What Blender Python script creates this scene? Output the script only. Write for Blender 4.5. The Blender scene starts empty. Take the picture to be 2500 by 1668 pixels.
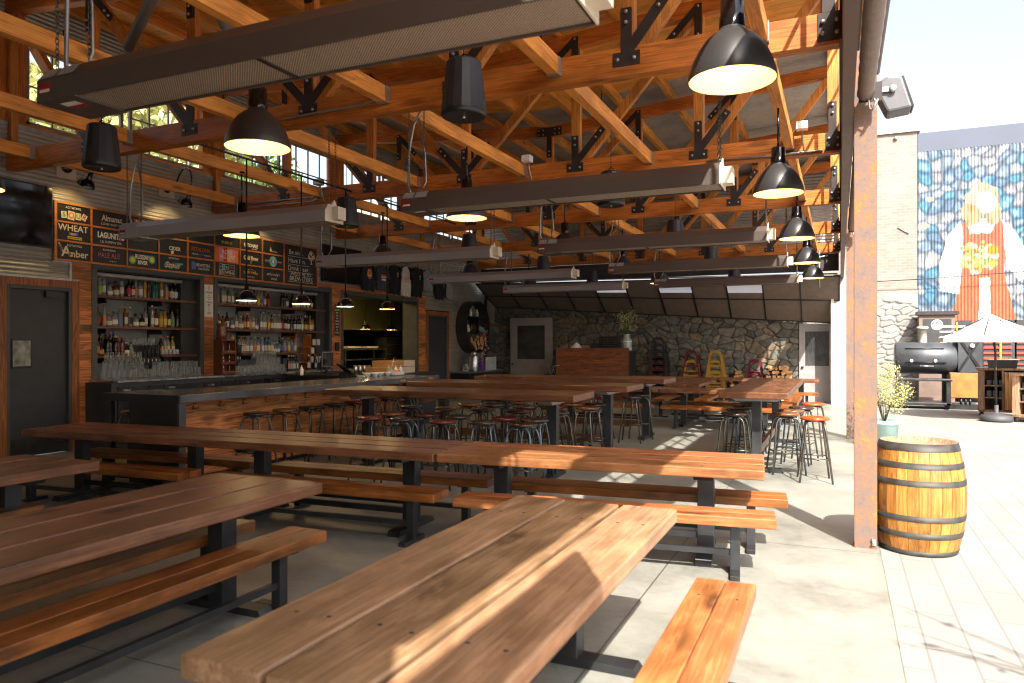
import bpy, math, random
import numpy as np
from mathutils import Vector, Matrix
RN = random.Random(11)
PI = math.pi
scene = bpy.context.scene
COL = scene.collection
V3 = Vector

# ------------------------------------------------------------------ mesh builder
class MB:
    def __init__(s):
        s.v = []; s.f = []; s.val = []; s.sm = []; s.mi = []
        s.cur = None
    def add(s, vs, fs, smooth=False, val=None, mi=0):
        o = len(s.v); s.v.extend([tuple(p) for p in vs])
        w = RN.random() if val is None else val
        for f in fs:
            s.f.append(tuple(i + o for i in f)); s.val.append(w); s.sm.append(smooth); s.mi.append(mi)
        return s
    def box(s, x0, x1, y0, y1, z0, z1, M=None, mi=0, val=None):
        vs = [V3(p) for p in ((x0,y0,z0),(x1,y0,z0),(x1,y1,z0),(x0,y1,z0),(x0,y0,z1),(x1,y0,z1),(x1,y1,z1),(x0,y1,z1))]
        if M is not None: vs = [M @ p for p in vs]
        return s.add(vs, [(3,2,1,0),(4,5,6,7),(0,1,5,4),(1,2,6,5),(2,3,7,6),(3,0,4,7)], mi=mi, val=val)
    def bar(s, p, q, w, d, up=(0,0,1), mi=0, val=None):
        """rectangular bar from p to q: w across, d along 'up'"""
        p = V3(p); q = V3(q); t = (q-p).normalized(); u = V3(up)
        u = (u - t*u.dot(t)).normalized(); r = t.cross(u)
        vs = []
        for c in (p, q):
            for a, b in ((-1,-1),(1,-1),(1,1),(-1,1)): vs.append(c + r*(a*w/2) + u*(b*d/2))
        return s.add(vs, [(3,2,1,0),(4,5,6,7),(0,1,5,4),(1,2,6,5),(2,3,7,6),(3,0,4,7)], mi=mi, val=val)
    def tube(s, pts, r, n=8, cap=True, smooth=True, mi=0, r2=None):
        pts = [V3(p) for p in pts]; vs = []; fs = []
        t0 = (pts[1]-pts[0]).normalized()
        u = t0.orthogonal().normalized()
        for i, p in enumerate(pts):
            if i == 0: t = t0
            elif i == len(pts)-1: t = (pts[i]-pts[i-1]).normalized()
            else: t = ((pts[i]-pts[i-1]).normalized() + (pts[i+1]-pts[i]).normalized()).normalized()
            u = (u - t*u.dot(t)).normalized(); w = t.cross(u)
            rr = r if r2 is None else r + (r2-r)*i/(len(pts)-1)
            if isinstance(r, (list, tuple)): rr = r[i]
            for k in range(n):
                a = 2*PI*k/n; vs.append(p + (u*math.cos(a) + w*math.sin(a))*rr)
        for i in range(len(pts)-1):
            for k in range(n):
                a = i*n+k; b = i*n+(k+1)%n; fs.append((a, b, b+n, a+n))
        val = RN.random()
        s.add(vs, fs, smooth, mi=mi, val=val)
        if cap:
            o = len(s.v)-len(vs); m = len(vs)
            for f in (tuple(range(n))[::-1], tuple(range(m-n, m))):
                s.f.append(tuple(i+o for i in f)); s.val.append(val); s.sm.append(False); s.mi.append(mi)
        return s
    def lathe(s, prof, c=(0,0,0), n=20, smooth=True, mi=0, M=None, capb=False, capt=False):
        """profile [(r, z)] turned about z; a profile item may carry a material index"""
        c = V3(c); vs = []
        for it in prof:
            for k in range(n):
                a = 2*PI*k/n; p = V3((it[0]*math.cos(a), it[0]*math.sin(a), it[1]))
                if M is not None: p = M @ p
                vs.append(p + c)
        o = len(s.v); s.v.extend([tuple(p) for p in vs]); val = RN.random()
        for i in range(len(prof)-1):
            m = prof[i][2] if len(prof[i]) > 2 else mi
            for k in range(n):
                a = o+i*n+k; b = o+i*n+(k+1)%n
                s.f.append((a, b, b+n, a+n)); s.val.append(val); s.sm.append(smooth); s.mi.append(m)
        if capb: s.f.append(tuple(range(o+n-1, o-1, -1))); s.val.append(val); s.sm.append(False); s.mi.append(mi)
        if capt:
            e = o+(len(prof)-1)*n; s.f.append(tuple(range(e, e+n))); s.val.append(val); s.sm.append(False); s.mi.append(prof[-1][2] if len(prof[-1]) > 2 else mi)
        return s
    def prism(s, poly, fn, a, b, smooth=False, mi=0, val=None):
        """extrude 2-D poly; fn(u, v, t) -> point; t from a to b"""
        n = len(poly); vs = [fn(u, v, a) for u, v in poly] + [fn(u, v, b) for u, v in poly]
        fs = [(i, (i+1) % n, (i+1) % n + n, i+n) for i in range(n)]
        return s.add(vs, fs + [tuple(range(n))[::-1], tuple(range(n, 2*n))], smooth, val, mi)
    def quad(s, a, b, c, d, mi=0, val=None): return s.add([a,b,c,d], [(0,1,2,3)], mi=mi, val=val)
    def poly(s, pts, mi=0, val=None): return s.add(pts, [tuple(range(len(pts)))], mi=mi, val=val)
    def mesh(s, name, mats):
        me = bpy.data.meshes.new(name); me.from_pydata(s.v, [], s.f)
        if not isinstance(mats, (list, tuple)): mats = [mats]
        for m in mats: me.materials.append(m)
        if s.f:
            me.polygons.foreach_set('use_smooth', s.sm)
            me.polygons.foreach_set('material_index', s.mi)
            at = me.attributes.new('v', 'FLOAT', 'FACE'); at.data.foreach_set('value', s.val)
        me.update()
        return me
    def obj(s, name, mats, parent=None, bevel=0, loc=None, auto=False):
        o = bpy.data.objects.new(name, s.mesh(name, mats)); COL.objects.link(o)
        if parent is not None: o.parent = parent
        if loc is not None: o.location = loc
        if bevel:
            b = o.modifiers.new('bevel', 'BEVEL'); b.width = bevel; b.segments = 2; b.limit_method = 'ANGLE'; b.angle_limit = 0.6
            b.harden_normals = False
        return o

def part(name, me, parent, loc=None):
    o = bpy.data.objects.new(name, me); COL.objects.link(o); o.parent = parent
    if loc is not None: o.location = loc
    return o
def tag(o, label, cat, group=None, kind=None):
    o['label'] = label; o['category'] = cat
    if group: o['group'] = group
    if kind: o['kind'] = kind
    return o
def thing(name, label, cat, loc=(0,0,0), rz=0, group=None):
    o = bpy.data.objects.new(name, None); COL.objects.link(o); o.empty_display_size = .1
    o.location = loc; o.rotation_euler = (0, 0, rz)
    return tag(o, label, cat, group)
def dup(root, loc, rz=0, label=None, group=None, scale=None):
    r = root.copy(); COL.objects.link(r); r.location = loc; r.rotation_euler = (0, 0, rz)
    if scale: r.scale = scale
    if label: r['label'] = label
    if group: r['group'] = group
    for ch in list(root.children):
        c = ch.copy(); COL.objects.link(c); c.parent = r
        for g in list(ch.children):
            d = g.copy(); COL.objects.link(d); d.parent = c
    return r
def struct(o): o['kind'] = 'structure'; return o

ORD = ['first','second','third','fourth','fifth','sixth','seventh','eighth','ninth','tenth','eleventh','twelfth','thirteenth','fourteenth','fifteenth','sixteenth','seventeenth','eighteenth','nineteenth','twentieth',
       'twenty-first','twenty-second','twenty-third','twenty-fourth','twenty-fifth','twenty-sixth','twenty-seventh','twenty-eighth','twenty-ninth','thirtieth','thirty-first','thirty-second','thirty-third']

# ------------------------------------------------------------------ text
_tx = {}
def text_geo(s, size=1.0, shear=0.0, sx=1.0, bold=0.0):
    key = (s, shear, bold)
    if key not in _tx:
        cu = bpy.data.curves.new('lettering_curve', 'FONT'); cu.body = s; cu.align_x = 'CENTER'; cu.align_y = 'CENTER'
        cu.shear = shear; cu.resolution_u = 2; cu.fill_mode = 'FRONT'; cu.offset = bold
        ob = bpy.data.objects.new('lettering_curve', cu)
        me = bpy.data.meshes.new_from_object(ob)
        _tx[key] = ([tuple(v.co) for v in me.vertices], [tuple(p.vertices) for p in me.polygons])
        bpy.data.objects.remove(ob); bpy.data.meshes.remove(me); bpy.data.curves.remove(cu)
    vs, fs = _tx[key]
    return [(x*size*sx, y*size) for x, y, z in vs], fs
def put_text(mb, fn, s, u, v, size, mi=0, shear=0, sx=1.0, bold=0.0, rot=0.0, lift=0.0):
    """fn(u, v, lift) -> 3-D point"""
    vs, fs = text_geo(s, size, shear, sx, bold); c, d = math.cos(rot), math.sin(rot)
    mb.add([fn(u + x*c - y*d, v + x*d + y*c, lift) for x, y in vs], fs, mi=mi)

# ------------------------------------------------------------------ materials
def newmat(name):
    m = bpy.data.materials.new(name); m.use_nodes = True; nt = m.node_tree; nt.nodes.clear()
    out = nt.nodes.new('ShaderNodeOutputMaterial'); b = nt.nodes.new('ShaderNodeBsdfPrincipled')
    nt.links.new(b.outputs[0], out.inputs[0]); return m, nt, b
def N(nt, t, **kw):
    n = nt.nodes.new(t)
    for k, v in kw.items():
        if k.startswith('i_'): n.inputs[k[2:].replace('_', ' ')].default_value = v
        else: setattr(n, k, v)
    return n
def L(nt, a, b): nt.links.new(a, b)
def ramp(nt, stops, interp='LINEAR'):
    r = nt.nodes.new('ShaderNodeValToRGB'); r.color_ramp.interpolation = interp; e = r.color_ramp.elements
    while len(e) < len(stops): e.new(.5)
    for i, (p, c) in enumerate(stops):
        e[i].position = p; e[i].color = (*c, 1) if len(c) == 3 else c
    return r
def mixc(nt, fac, a, b, mode='MIX'):
    m = nt.nodes.new('ShaderNodeMix'); m.data_type = 'RGBA'; m.blend_type = mode
    for sock, v in ((m.inputs[0], fac), (m.inputs[6], a), (m.inputs[7], b)):
        if isinstance(v, (int, float)): sock.default_value = v
        elif isinstance(v, tuple): sock.default_value = (*v, 1) if len(v) == 3 else v
        else: L(nt, v, sock)
    return m.outputs[2]
def mth(nt, op, a, b=None, clamp=False):
    m = nt.nodes.new('ShaderNodeMath'); m.operation = op; m.use_clamp = clamp
    for i, v in enumerate((a, b)):
        if v is None: continue
        if isinstance(v, (int, float)): m.inputs[i].default_value = v
        else: L(nt, v, m.inputs[i])
    return m.outputs[0]
def coords(nt, scale=(1,1,1), rnd=True):
    """object coordinates, shifted per object and per board"""
    tc = nt.nodes.new('ShaderNodeTexCoord')
    at = N(nt, 'ShaderNodeAttribute', attribute_name='v'); oi = nt.nodes.new('ShaderNodeObjectInfo')
    s = mth(nt, 'ADD', mth(nt, 'MULTIPLY', at.outputs['Fac'], 31.7), mth(nt, 'MULTIPLY', oi.outputs['Random'], 57.3))
    mp = N(nt, 'ShaderNodeMapping'); mp.inputs['Scale'].default_value = scale
    add = N(nt, 'ShaderNodeVectorMath', operation='ADD')
    L(nt, tc.outputs['Object'], add.inputs[0])
    if rnd: L(nt, s, add.inputs[1])
    L(nt, add.outputs[0], mp.inputs[0])
    return mp.outputs[0], at.outputs['Fac'], oi.outputs['Random'], tc
def bump(nt, b, h, strength=.3, dist=.01):
    bp = N(nt, 'ShaderNodeBump'); bp.inputs['Strength'].default_value = strength; bp.inputs['Distance'].default_value = dist
    L(nt, h, bp.inputs['Height']); L(nt, bp.outputs[0], b.inputs['Normal'])

def plain(name, col, rough=.5, metal=0, var=.18, nscale=6, bmp=0.05, spec=.5, coat=0, rvar=.25):
    m, nt, b = newmat(name); co, at, rd, tc = coords(nt, (1,1,1))
    n = N(nt, 'ShaderNodeTexNoise'); n.inputs['Scale'].default_value = nscale; n.inputs['Detail'].default_value = 5; L(nt, co, n.inputs['Vector'])
    r = ramp(nt, [(.25, tuple(c*(1-var) for c in col)), (.75, tuple(min(1, c*(1+var)) for c in col))]); L(nt, n.outputs[0], r.inputs[0])
    L(nt, r.outputs[0], b.inputs['Base Color'])
    rr = mth(nt, 'ADD', mth(nt, 'MULTIPLY', n.outputs[0], rvar), rough-rvar/2, True); L(nt, rr, b.inputs['Roughness'])
    b.inputs['Metallic'].default_value = metal; b.inputs['Specular IOR Level'].default_value = spec
    if coat: b.inputs['Coat Weight'].default_value = coat; b.inputs['Coat Roughness'].default_value = .08
    if bmp:
        n2 = N(nt, 'ShaderNodeTexNoise'); n2.inputs['Scale'].default_value = nscale*9; L(nt, co, n2.inputs['Vector'])
        bump(nt, b, n2.outputs[0], bmp, .01)
    return m
def flat(name, col, rough=.6, metal=0):
    m, nt, b = newmat(name); b.inputs['Base Color'].default_value = (*col, 1); b.inputs['Roughness'].default_value = rough; b.inputs['Metallic'].default_value = metal
    return m
def emit(name, col, st):
    m, nt, b = newmat(name); b.inputs['Base Color'].default_value = (*col, 1); b.inputs['Emission Color'].default_value = (*col, 1); b.inputs['Emission Strength'].default_value = st
    return m
def wood(name, dark, mid, light, axis=0, rough=.42, var=.45, fine=1.0, knots=.6, wear=0, bmp=.25, spec=.5, bands=1.0, ringw=.42, blotch=1.1, soft=0.0, bl=1.0):
    m, nt, b = newmat(name)
    sc = [9*fine]*3; sc[axis] = .55*fine
    co, at, rd, tc = coords(nt, tuple(sc))
    n1 = N(nt, 'ShaderNodeTexNoise'); n1.inputs['Scale'].default_value = 1.2*bands; n1.inputs['Detail'].default_value = 4; n1.inputs['Distortion'].default_value = .9; L(nt, co, n1.inputs['Vector'])
    # growth rings: a sawtooth over the warped noise
    ring = mth(nt, 'FRACT', mth(nt, 'MULTIPLY', n1.outputs[0], 7.0))
    ringr = ramp(nt, [(0, (0,0,0)), (.75, (1,1,1)), (1, (.1,.1,.1))]); L(nt, ring, ringr.inputs[0])
    sc2 = [70*fine]*3; sc2[axis] = 2.2*fine
    mp2 = N(nt, 'ShaderNodeMapping'); mp2.inputs['Scale'].default_value = tuple(sc2[i]/sc[i] for i in range(3)); L(nt, co, mp2.inputs[0])
    n2 = N(nt, 'ShaderNodeTexNoise'); n2.inputs['Scale'].default_value = 1; n2.inputs['Detail'].default_value = 3; L(nt, mp2.outputs[0], n2.inputs['Vector'])
    mix = mth(nt, 'ADD', mth(nt, 'MULTIPLY', ringr.outputs[0], ringw), mth(nt, 'MULTIPLY', n2.outputs[0], 1.04-ringw))
    cr = ramp(nt, [(.18-.22*soft, dark) if soft < .8 else (0, dark), (.5, mid), (.85+.15*soft, light)]); L(nt, mix, cr.inputs[0])
    # slow blotches and board to board change
    mp3 = N(nt, 'ShaderNodeMapping'); mp3.inputs['Scale'].default_value = tuple((2.2*bl if i != axis else .8*bl)/sc[i] for i in range(3)); L(nt, co, mp3.inputs[0])
    n3 = N(nt, 'ShaderNodeTexNoise'); n3.inputs['Scale'].default_value = 1.6; n3.inputs['Detail'].default_value = 5; L(nt, mp3.outputs[0], n3.inputs['Vector'])
    vv = mth(nt, 'ADD', mth(nt, 'MULTIPLY', mth(nt, 'SUBTRACT', at, .5), var), mth(nt, 'MULTIPLY', mth(nt, 'SUBTRACT', n3.outputs[0], .5), blotch))
    vv = mth(nt, 'ADD', vv, mth(nt, 'MULTIPLY', mth(nt, 'SUBTRACT', rd, .5), var*.4))
    br = mth(nt, 'ADD', 1.0, vv)
    hsv = N(nt, 'ShaderNodeHueSaturation'); L(nt, cr.outputs[0], hsv.inputs['Color']); L(nt, br, hsv.inputs['Value'])
    hue = mth(nt, 'ADD', .5, mth(nt, 'MULTIPLY', mth(nt, 'SUBTRACT', at, .5), -.012)); L(nt, hue, hsv.inputs['Hue'])
    colr = hsv.outputs[0]
    if knots:
        mp4 = N(nt, 'ShaderNodeMapping'); mp4.inputs['Scale'].default_value = tuple((6.5 if i != axis else 2.0)/sc[i] for i in range(3)); L(nt, co, mp4.inputs[0])
        vo = N(nt, 'ShaderNodeTexVoronoi'); vo.inputs['Scale'].default_value = .55; L(nt, mp4.outputs[0], vo.inputs['Vector'])
        kr = ramp(nt, [(.09, (1,1,1)), (.2, (0,0,0))]); L(nt, vo.outputs['Distance'], kr.inputs[0])
        colr = mixc(nt, mth(nt, 'MULTIPLY', kr.outputs[0], knots), colr, tuple(c*.35 for c in dark))
    if wear:
        n5 = N(nt, 'ShaderNodeTexNoise'); n5.inputs['Scale'].default_value = 3.2; n5.inputs['Detail'].default_value = 8; n5.inputs['Roughness'].default_value = .7; L(nt, mp3.outputs[0], n5.inputs['Vector'])
        wr = ramp(nt, [(.5, (0,0,0)), (.68, (1,1,1))]); L(nt, n5.outputs[0], wr.inputs[0])
        colr = mixc(nt, mth(nt, 'MULTIPLY', wr.outputs[0], wear), colr, tuple(min(1, c*1.7+.02) for c in mid))
    L(nt, colr, b.inputs['Base Color'])
    L(nt, mth(nt, 'ADD', mth(nt, 'MULTIPLY', n3.outputs[0], .3), rough-.15, True), b.inputs['Roughness'])
    b.inputs['Specular IOR Level'].default_value = spec
    bump(nt, b, mix, bmp, .004)
    return m
def paint(name):
    """colour carried by the vertex colours of the mesh"""
    m, nt, b = newmat(name); a = N(nt, 'ShaderNodeAttribute', attribute_name='Col'); tc = N(nt, 'ShaderNodeTexCoord')
    n = N(nt, 'ShaderNodeTexNoise'); n.inputs['Scale'].default_value = 9; n.inputs['Detail'].default_value = 8; n.inputs['Roughness'].default_value = .65; L(nt, tc.outputs['Object'], n.inputs['Vector'])
    c = mixc(nt, .65, a.outputs['Color'], ramp_from(nt, n.outputs[0], [(.3, (.5,.5,.5)), (.7, (.95,.95,.95))]), 'MULTIPLY')
    L(nt, c, b.inputs['Base Color']); b.inputs['Roughness'].default_value = .85
    n2 = N(nt, 'ShaderNodeTexNoise'); n2.inputs['Scale'].default_value = 28; n2.inputs['Detail'].default_value = 6; L(nt, tc.outputs['Object'], n2.inputs['Vector'])
    bump(nt, b, n2.outputs[0], .5, .02)
    return m
def ramp_from(nt, src, stops): r = ramp(nt, stops); L(nt, src, r.inputs[0]); return r.outputs[0]

def grid_mesh(name, P, colr, mat, parent=None):
    """P: (nu, nv, 3) numpy points, colr: (nu, nv, 3) linear colours"""
    nu, nv = P.shape[:2]
    idx = np.arange(nu*nv).reshape(nu, nv)
    f = np.stack([idx[:-1,:-1], idx[1:,:-1], idx[1:,1:], idx[:-1,1:]], -1).reshape(-1, 4)
    me = bpy.data.meshes.new(name); me.from_pydata(P.reshape(-1, 3).tolist(), [], f.tolist())
    ca = me.color_attributes.new('Col', 'FLOAT_COLOR', 'POINT')
    c4 = np.concatenate([colr.reshape(-1, 3), np.ones((nu*nv, 1))], 1).astype(np.float32); ca.data.foreach_set('color', c4.ravel())
    me.polygons.foreach_set('use_smooth', np.ones(len(f), bool)); me.materials.append(mat); me.update()
    o = bpy.data.objects.new(name, me); COL.objects.link(o)
    if parent is not None: o.parent = parent
    return o
def cells(U, W, su, sw, seed=0, jit=.42):
    """jittered-grid Voronoi: returns cell id hash (0..1), F1, F2"""
    rs = np.random.RandomState(seed); T = rs.rand(64, 64, 3)
    gu = np.floor(U/su).astype(int); gw = np.floor(W/sw).astype(int)
    f1 = np.full(U.shape, 9e9); f2 = f1.copy(); cid = np.zeros(U.shape)
    for a in (-1, 0, 1):
        for c in (-1, 0, 1):
            iu = gu+a; iw = gw+c; t = T[iu % 64, iw % 64]
            shift = (iw % 2)*.5
            cu = (iu+.5+shift*0+(t[...,0]-.5)*2*jit)*su; cw = (iw+.5+(t[...,1]-.5)*2*jit)*sw
            d = np.hypot((U-cu)/su, (W-cw)/sw)
            m = d < f1
            f2 = np.where(m, f1, np.minimum(f2, d)); cid = np.where(m, t[...,2], cid); f1 = np.where(m, d, f1)
    return cid, f1, f2
def vnoise(U, W, seed=0):
    rs = np.random.RandomState(seed); T = rs.rand(128, 128)
    iu = np.floor(U).astype(int); iw = np.floor(W).astype(int); fu = U-iu; fw = W-iw
    fu = fu*fu*(3-2*fu); fw = fw*fw*(3-2*fw); g = lambda a, b: T[a % 128, b % 128]
    return (g(iu,iw)*(1-fu)+g(iu+1,iw)*fu)*(1-fw)+(g(iu,iw+1)*(1-fu)+g(iu+1,iw+1)*fu)*fw
SKY_STRENGTH = 0.31
SUN_STRENGTH = 14.0
LAMP_POWER = 11
BAR_POWER = 14
GOOSE_POWER = 20
# ------------------------------------------------------------------ materials used
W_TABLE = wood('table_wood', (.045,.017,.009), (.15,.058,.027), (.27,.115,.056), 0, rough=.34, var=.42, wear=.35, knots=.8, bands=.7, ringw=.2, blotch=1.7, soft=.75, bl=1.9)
W_TABLEL = wood('sunlit_table_wood', (.085,.043,.022), (.27,.15,.078), (.43,.285,.175), 0, rough=.4, var=.3, wear=.5, knots=.8, bands=.7, ringw=.2, blotch=1.7, soft=.75, bl=1.9)  # lighter copy of the table wood, sunlight put into its colour
W_TABLEO = wood('sunlit_orange_table_wood', (.11,.038,.014), (.29,.108,.042), (.43,.2,.085), 0, rough=.36, var=.3, wear=.3, knots=.8, bands=.7, ringw=.2, blotch=1.7, soft=.75, bl=1.9)  # orange copy for the right table, its sunlit look painted in
W_BENCHL = wood('sunlit_bench_wood', (.13,.042,.013), (.32,.108,.034), (.44,.19,.075), 0, rough=.4, var=.3, wear=.4, knots=.8, ringw=.2, blotch=1.7, soft=.75, bl=1.9)  # lit copy of the bench wood, sun brightness mixed into the tone
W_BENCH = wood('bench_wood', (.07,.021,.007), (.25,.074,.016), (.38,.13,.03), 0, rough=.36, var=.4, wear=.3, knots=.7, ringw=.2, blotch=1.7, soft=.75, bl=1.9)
W_HIGH = wood('high_table_wood', (.03,.013,.008), (.12,.048,.022), (.23,.10,.045), 0, rough=.33, var=.3, wear=.25, knots=.3, ringw=.2, blotch=1.7, soft=.75, bl=1.9)
W_BEAMX = wood('beam_wood_dark', (.2,.052,.008), (.5,.14,.018), (.64,.225,.035), 0, rough=.5, var=.35, knots=.5, ringw=.3, blotch=1.6)
W_BEAMY = wood('beam_wood_joist', (.36,.115,.016), (.7,.265,.04), (.78,.37,.08), 1, rough=.55, var=.25, knots=.7, ringw=.3, blotch=1.6)
W_BEAMZ = wood('beam_wood_post', (.26,.078,.012), (.58,.19,.03), (.72,.3,.06), 2, rough=.55, var=.35, knots=.4, ringw=.3, blotch=1.6)
W_DECK = wood('roof_deck_wood', (.5,.19,.024), (.74,.32,.045), (.8,.4,.085), 0, rough=.6, var=.2, knots=.5)
W_CLAD = wood('reclaimed_boards', (.09,.026,.007), (.36,.12,.03), (.58,.24,.07), 1, rough=.55, var=.95, knots=.7, wear=.15)
W_TRIMZ = wood('trim_wood', (.1,.03,.008), (.28,.088,.024), (.42,.16,.045), 2, rough=.5, var=.3)
W_SHELF = wood('shelf_wood', (.05,.014,.007), (.13,.04,.017), (.22,.075,.03), 1, rough=.45, var=.3, knots=.2)
W_BOARDF = wood('board_frame_wood', (.28,.08,.012), (.48,.16,.028), (.6,.23,.05), 1, rough=.45, var=.2, knots=.1)
W_SEAT = wood('seat_dark_wood', (.012,.008,.007), (.035,.02,.016), (.07,.04,.03), 0, rough=.25, var=.3, knots=.1, bmp=.1)
W_SEATR = wood('seat_maroon_wood', (.03,.006,.006), (.085,.014,.012), (.14,.03,.024), 0, rough=.22, var=.3, knots=.1, bmp=.1)
W_SEATB = wood('seat_brown_wood', (.05,.018,.01), (.15,.05,.02), (.26,.1,.04), 0, rough=.25, var=.3, knots=.1, bmp=.1)
W_SEATO = wood('seat_red_wood', (.32,.03,.005), (.52,.066,.01), (.58,.1,.016), 0, rough=.25, var=.2, knots=.1, bmp=.1)
W_BARREL = wood('barrel_staves', (.13,.05,.012), (.33,.13,.022), (.46,.22,.06), 2, rough=.5, var=.7, knots=.1, wear=.5, ringw=.25, blotch=1.8)
W_WEATH = wood('weathered_boards', (.1,.05,.03), (.25,.14,.08), (.4,.25,.15), 2, rough=.7, var=.6)
W_LOG = wood('split_firewood', (.22,.1,.04), (.45,.25,.1), (.6,.38,.18), 1, rough=.8, var=.5)
CARD = plain('cardboard', (.47,.26,.11), .85, var=.08)
CARDL = plain('cardboard_pale', (.6,.5,.38), .85, var=.06)
BLACK = plain('black_metal', (.012,.012,.014), .38, 0, .3)
GLOSSBLK = plain('gloss_black_enamel', (.006,.006,.008), .1, 0, .2, bmp=0, coat=.25)
LAMPBLK = plain('lamp_satin_black', (.05,.05,.052), .34, .35, .1, bmp=0, spec=.9, rvar=.05)
STEEL = plain('dark_steel', (.06,.062,.066), .42, .75, .35, nscale=4)
GUN = plain('gunmetal_tube', (.13,.12,.10), .35, .85, .3)
GUNB = plain('blue_grey_tube', (.12,.15,.18), .38, .7, .3)
STAIN = plain('stainless_steel', (.55,.55,.54), .28, .95, .15)
GALV = plain('galvanised_steel', (.42,.43,.42), .45, .85, .25)
GUSSET = plain('gusset_brown_steel', (.04,.03,.028), .5, .3, .25)
BOLT = plain('bolt_zinc', (.4,.38,.35), .4, .8)
FRAMEG = plain('frame_grey_steel', (.075,.08,.085), .5, .2, .2)
DOORG = plain('door_slate_paint', (.035,.04,.048), .5, 0, .2)
GREYP = plain('door_grey_paint', (.27,.25,.25), .6, 0, .12)
CANOPY = plain('canopy_fabric', (.21,.165,.135), .8, 0, .15)
def mat_sky_panel():
    m, nt, b = newmat('translucent_skylight'); out = [n for n in nt.nodes if n.type == 'OUTPUT_MATERIAL'][0]
    t = N(nt, 'ShaderNodeBsdfTranslucent'); t.inputs[0].default_value = (.92,.9,.88,1); mx = N(nt, 'ShaderNodeMixShader'); mx.inputs[0].default_value = .85
    b.inputs['Base Color'].default_value = (.85,.83,.8,1); L(nt, b.outputs[0], mx.inputs[1]); L(nt, t.outputs[0], mx.inputs[2]); L(nt, mx.outputs[0], out.inputs[0]); return m
CANOPYW = mat_sky_panel()
PANELB = plain('chalkboard', (.016,.017,.018), .45, 0, .3)
DARKIN = plain('dark_interior', (.03,.032,.034), .6, 0, .3)
BACKSP = plain('grey_alcove_back', (.24,.25,.255), .55, .1, .3, nscale=2)
WHITE = plain('white_paint', (.78,.77,.74), .5, 0, .05)
CREAM = plain('cream_paint', (.68,.6,.48), .55, .1, .1)
PAPER = plain('white_paper', (.75,.73,.68), .8, 0, .05)
RUST = None
TILEW = plain('white_ceramic', (.8,.8,.8), .15, 0, .03, bmp=0)
def mat_rust():
    m, nt, b = newmat('rusted_steel'); co, at, rd, tc = coords(nt, (1,1,.8))
    n = N(nt, 'ShaderNodeTexNoise'); n.inputs['Scale'].default_value = 7; n.inputs['Detail'].default_value = 9; n.inputs['Roughness'].default_value = .7; L(nt, co, n.inputs['Vector'])
    n2 = N(nt, 'ShaderNodeTexNoise'); n2.inputs['Scale'].default_value = 30; n2.inputs['Detail'].default_value = 6; n2.inputs['Roughness'].default_value = .7; L(nt, tc.outputs['Object'], n2.inputs['Vector'])
    a = mth(nt, 'ADD', mth(nt, 'MULTIPLY', n.outputs[0], .65), mth(nt, 'MULTIPLY', n2.outputs[0], .5))
    r = ramp(nt, [(.42, (.11,.09,.085)), (.52, (.16,.11,.09)), (.60, (.19,.11,.075)), (.66, (.33,.125,.035)), (.70, (.4,.16,.05)), (.76, (.17,.125,.11))]); L(nt, a, r.inputs[0]); L(nt, r.outputs[0], b.inputs['Base Color'])
    b.inputs['Roughness'].default_value = .8; b.inputs['Metallic'].default_value = .1; bump(nt, b, n2.outputs[0], .35, .01); return m
RUST = mat_rust()
def mat_corr(name, col, rust=.25):
    m, nt, b = newmat(name); co, at, rd, tc = coords(nt, (1,1,1))
    n = N(nt, 'ShaderNodeTexNoise'); n.inputs['Scale'].default_value = 1.3; n.inputs['Detail'].default_value = 9; n.inputs['Roughness'].default_value = .7; L(nt, co, n.inputs['Vector'])
    r = ramp(nt, [(.3, tuple(c*.65 for c in col)), (.55, col), (.7, (col[0]*1.0, col[1]*.82, col[2]*.55))]); L(nt, n.outputs[0], r.inputs[0]); L(nt, r.outputs[0], b.inputs['Base Color'])
    b.inputs['Metallic'].default_value = .55; b.inputs['Roughness'].default_value = .45; return m
CORR = mat_corr('corrugated_galvanised', (.46,.44,.39))
CORRD = mat_corr('roof_corrugated', (.5,.48,.45))
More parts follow.
